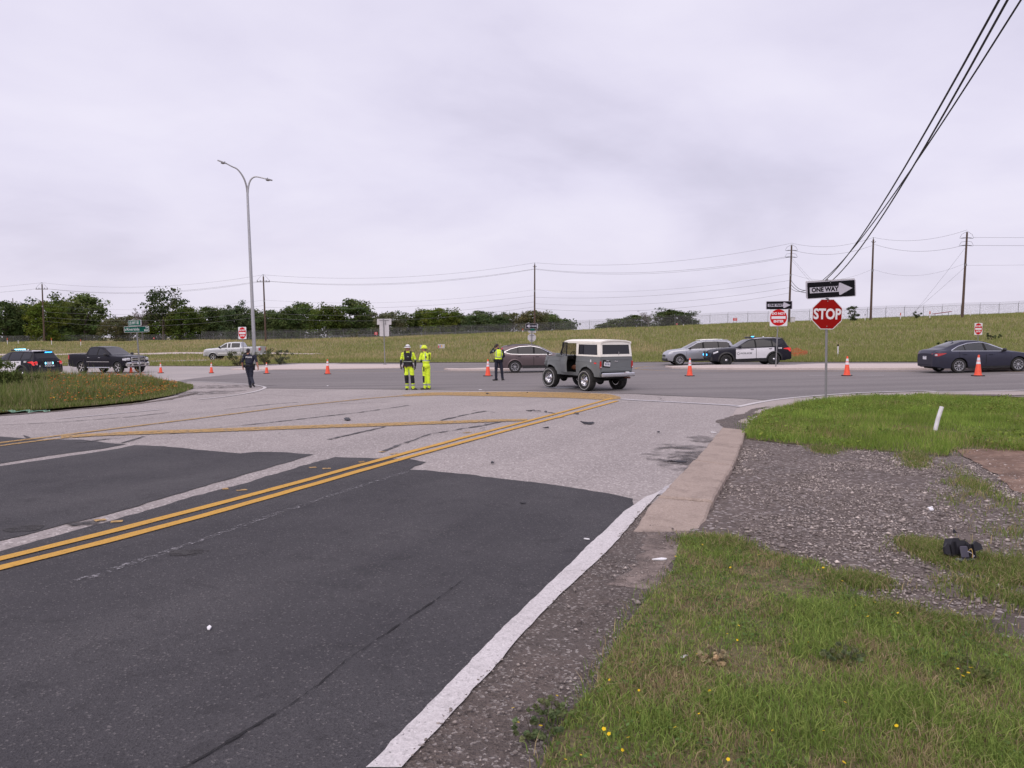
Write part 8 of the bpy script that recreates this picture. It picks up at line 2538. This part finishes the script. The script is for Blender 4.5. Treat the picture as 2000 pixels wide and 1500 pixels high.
# ---- officer walking away
p = P(487.5, 757.6); pr = []
root = person(p, 'police officer in navy uniform and cap walking away at the left corner')
f, s, rot = head(pr, (-.045, .06, 1.675), R(176), 0, 3)
torso(pr, (.0, .0, .98), (.02, .03, 1.30), (-.02, .05, 1.55), 4, 1.10, 1.15)
arm(pr, (-.21, .03, 1.455), (-.32, .02, 1.19), (-.335, .13, .98), 4, 0, .072, .050, .034); arm(pr, (.255, .03, 1.455), (.36, -.02, 1.19), (.405, .0, .95), 4, 0, .072, .050, .034)
hand(pr, (-.335, .135, .97), (.0, .15, -1), (1, 0, 0), 0, 1.0, .5, -1); hand(pr, (.405, .005, .94), (.05, .1, -1), (-1, 0, 0), 0, 1.0, .5, 1)
leg(pr, (-.09, .02, .93), (-.035, .10, .49), (.0, .10, .10), 5, (-.1, 1), 6, .110, .078, .064)
leg(pr, (.10, .0, .93), (.085, .0, .47), (.275, -.32, .23), 5, (.05, 1), 6, .110, .078, .064, lift=.10)
def pf(c, i):
    i = i.copy(); up = (i == 0) & (c[:, 2] < 1.45) & (c[:, 2] > 1.24)
    i[up] = 4
    return i
union('body', pr, [SKIN, LIP, EYE, HAIR_D, NAVY, NAVY, BOOT], root, .010, paintf=pf)
cp = MB(); cp.ell((0, -.012, 0), (.088, .105, .075), 20, 8, z0=0.0)
cp.prism([(-.065, .06), (.065, .06), (.05, .155), (0, .17), (-.05, .155)], Matrix.Translation((0, 0, .0)), .010)
co = cp.build('cap', NAVY, root, smooth=50); co.matrix_local = Matrix.Translation((-.045, .06, 1.715)) @ rot.to_4x4()
text_mesh('POLICE', .085, LETTER_W, root, frame((.035, -.125, 1.40), (1, 0, 0), (0, 0, 1)), bold=.003, sx=1.0, depth=.004)
belt(root, 1.03, .215, .175, ((180, .09, .14), (355, .08, .20), (10, .06, .14), (250, .07, .07), (290, .06, .06)))
bx(root, 'holster', (.235, .0, .92), (.05, .09, .22), BLK_CL, .015); bx(root, 'taser_grip', (-.225, .06, 1.02), (.04, .06, .09), mat('taser_yellow', (0.7, 0.5, 0.05), .5), .01)
MB().box((-.245, -.055, 1.39), (.006, .05, .05)).build('shoulder_patch', REFL, root)

# ================================================================ debris and litter
DEB = mat('broken_black_plastic', (0.020, 0.019, 0.025), rough=.5, spec=.3, var=.25, vscale=12)
DEB2 = mat('clear_lens', (0.16, 0.17, 0.16), rough=.1, coat=.8)
PAPER = mat('white_litter', (0.78, 0.77, 0.80), rough=.8, var=.1)
def shard(px, py, size, label, m=DEB, name='plastic_shard', cat='debris', group='black shards on the crossing', seed=0, flat=.35):
    r_ = random.Random(seed + int(px))
    p = P(px, py)
    pts = []
    n = r_.choice((5, 6, 7))
    for i in range(n):
        a = 2 * math.pi * i / n
        k = size * r_.uniform(.45, 1.0)
        pts.append((math.cos(a) * k * 1.6, math.sin(a) * k * .55))
    z = [r_.uniform(.0, flat) * size for _ in pts]
    t = .006 + size * .05
    vs = [(x, y, zz) for (x, y), zz in zip(pts, z)] + [(x, y, zz + t) for (x, y), zz in zip(pts, z)] + [(size * .3, size * .2, max(z) * .6 + t), (size * .3, size * .2, max(z) * .6 - t * .3)]
    fs = [(i, (i + 1) % n, n + (i + 1) % n, n + i) for i in range(n)] + [(n + i, n + (i + 1) % n, 2 * n) for i in range(n)] + [((i + 1) % n, i, 2 * n + 1) for i in range(n)]
    mb = MB(); mb.add(vs, fs); o = mb.build(name, m)
    o.location = (p.x, p.y, p.z + .012); o.rotation_euler = (0, 0, r_.uniform(0, 6.28))
    return tag(o, label, cat, group)
for i, (px, py, sz, lab) in enumerate(((1148, 829, .16, 'bent black shard lying alone right of the yellow lines, largest on the road'), (1066, 838, .09, 'small black shard just right of the double yellow line'), (1126, 809, .12, 'black shard right of the yellow line tip'), (1036, 804, .10, 'black shard in the row between the yellow lines, left end'), (1050, 805, .09, 'black shard in the row between the yellow lines, second'), (1066, 806, .10, 'black shard in the row between the yellow lines, third'), (1076, 808.5, .08, 'black shard in the row between the yellow lines, right end'), (952, 770, .12, 'black shard on the broad yellow band left of the off-roader'), (1030, 768, .08, 'black shard on the broad yellow band near its middle'), (962, 906, .06, 'tiny dark scrap on the old road surface'), (1022, 986, .03, 'tiny black pebble-like scrap on the dark asphalt'), (1286, 846, .08, 'thin dark scrap near the kerb end on the old road'), (678, 821, .16, 'flat dark scrap between the upper yellow lines'), (1324, 906, .10, 'black leaf-like scrap in the oily stain by the kerb'), (1376, 966, .04, 'small black scrap on the middle kerb slab'))):
    shard(px, py, sz, lab, seed=i, flat=.25 if sz > .1 else .3)
for i, (px, py, sz, lab) in enumerate(((408, 1232, .032, 'crumpled white scrap on the dark asphalt, lower left'), (1146, 1056, .028, 'white scrap on dark asphalt near the edge line'), (1394, 846, .07, 'white plastic piece at the far kerb end'), (938, 762, .10, 'white piece with dark end lying left of the off-roader'), (640, 754, .10, 'white scrap on the highway left of the rescuers'), (1818, 996, .07, 'pale flat stick on the right gravel edge'), (1334, 1289, .025, 'white paper scrap in the near grass'), (1790, 1432, .014, 'small white scrap low in the near grass'), (1720, 811, .12, 'white litter in the far verge grass'), (1560, 1352, .02, 'pale twig-like scrap in the near grass'))):
    shard(px, py, sz, lab, PAPER, 'litter_scrap', 'litter', 'pale litter', 50 + i, .04)
shard(1290, 1096, .05, 'thin pale twig on the dirt below the kerb', PAPER, 'twig', 'twig', None, 91, .05)
# torn-off lamp housing on the gravel
def lamp_unit():
    p = P(1874, 1097)
    root = empty('lamp_housing', (p.x, p.y, p.z + .012), R(8), 'torn-off black car lamp housing lying on the gravel at right', 'car part')
    M4 = Matrix.Translation((0, .045, .0)) @ Matrix.Rotation(R(72), 4, 'X') @ Matrix.Rotation(R(-4), 4, 'Z')
    mb = MB()
    mb.prism([(-.085, .012), (-.088, .10), (-.066, .148), (-.018, .150), (-.006, .132), (.030, .134), (.058, .118), (.086, .086), (.094, .040), (.070, .008)], M4, .085)
    mb.prism([(-.060, .03), (-.062, .12), (.010, .125), (.012, .03)], M4 @ T(0, 0, .085), .028)
    mb.prism([(.022, .02), (.026, .118), (.050, .108), (.072, .080), (.076, .034), (.05, .014)], M4 @ T(0, 0, .085), .014)
    mb.prism([(-.105, .03), (-.112, .075), (-.090, .095), (-.084, .03)], M4 @ T(0, 0, .02), .05)
    mb.build('housing', DEB, root)
    bx(root, 'front_cover', (-.030, -.082, .088), (.066, .018, .092), mat('grey_plastic', (0.055, 0.05, 0.075), .5), .008, Matrix.Rotation(R(-18), 3, 'X'))
    for x in (.016, .030, .058): bx(root, 'rib', (x, -.060, .085), (.007, .05, .105), DEB, .002, Matrix.Rotation(R(-18), 3, 'X'))
    bx(root, 'lens', (-.01, -.062, .022), (.15, .06, .030), DEB2, .012, Matrix.Rotation(R(-14), 3, 'X'))
    mb = MB(); mb.prism([(0, 0), (.065, .01), (.06, .05), (.02, .075), (-.01, .05)], Matrix.Translation((.10, -.02, .07)) @ Matrix.Rotation(R(70), 4, 'X'), .02); mb.build('mounting_ear', DEB, root)
    mb = MB(); mb.prism([(0, 0), (-.045, .02), (-.04, .07), (-.01, .10), (.0, .06)], Matrix.Translation((-.10, -.02, .04)) @ Matrix.Rotation(R(70), 4, 'X'), .02); mb.build('mounting_ear', DEB, root)
    mb = MB(); mb.prism([(0, 0), (.03, .0), (.01, .03)], Matrix.Translation((-.05, .02, .205)) @ Matrix.Rotation(R(70), 4, 'X'), .012); mb.build('mounting_ear', DEB, root)
    MB().tube(smooth3([V3((.00, -.088, .10)), V3((.012, -.10, .115)), V3((.022, -.10, .085)), V3((.024, -.098, .045))]), .0028, 6).build('wire', mat('wire_yellow', (0.55, 0.36, 0.12), .5), root)
    MB().tube(smooth3([V3((-.01, -.088, .095)), V3((.02, -.098, .08)), V3((.032, -.098, .06)), V3((.030, -.096, .04))]), .0025, 6).build('wire', mat('wire_pale', (0.55, 0.52, 0.6), .5), root)
    for q in ((.06, -.05, .13), (.07, -.06, .085), (.05, -.085, .055)): MB().ell(q, (.005, .005, .005), 8, 5).build('screw', CHROME, root)
lamp_unit()
# tangle of pale green cord at the left road edge
def cord():
    r_ = random.Random(5); c = P(18, 806)
    pts = [V3((c.x - 1.2 + 2.4 * i / 40, c.y + .35 * math.sin(i * 1.1) * math.cos(i * .37), float(G(c.x, c.y)) + .03 + .03 * abs(math.sin(i * 1.9)))) for i in range(41)]
    tag(MB().tube(smooth3(pts, 3), .012, 5).build('cord', mat('pale_green_cord', (0.25, 0.45, 0.33), .7)), 'tangled pale green cord at the left road edge', 'cord')
cord()
# fluid spilled under the off-roader
p = P(1108, 758)
pts = [(p.x + .9 * math.cos(a) * (1 + .3 * math.sin(3 * a)), p.y + .55 * math.sin(a) * (1 + .25 * math.cos(2 * a))) for a in np.linspace(0, 2 * math.pi, 30)[:-1]]
m = mat('spilled_fluid', (0.085, 0.08, 0.085), rough=.42, spec=.35); sheet('fluid_spill', pts, .0135, m, step=1)
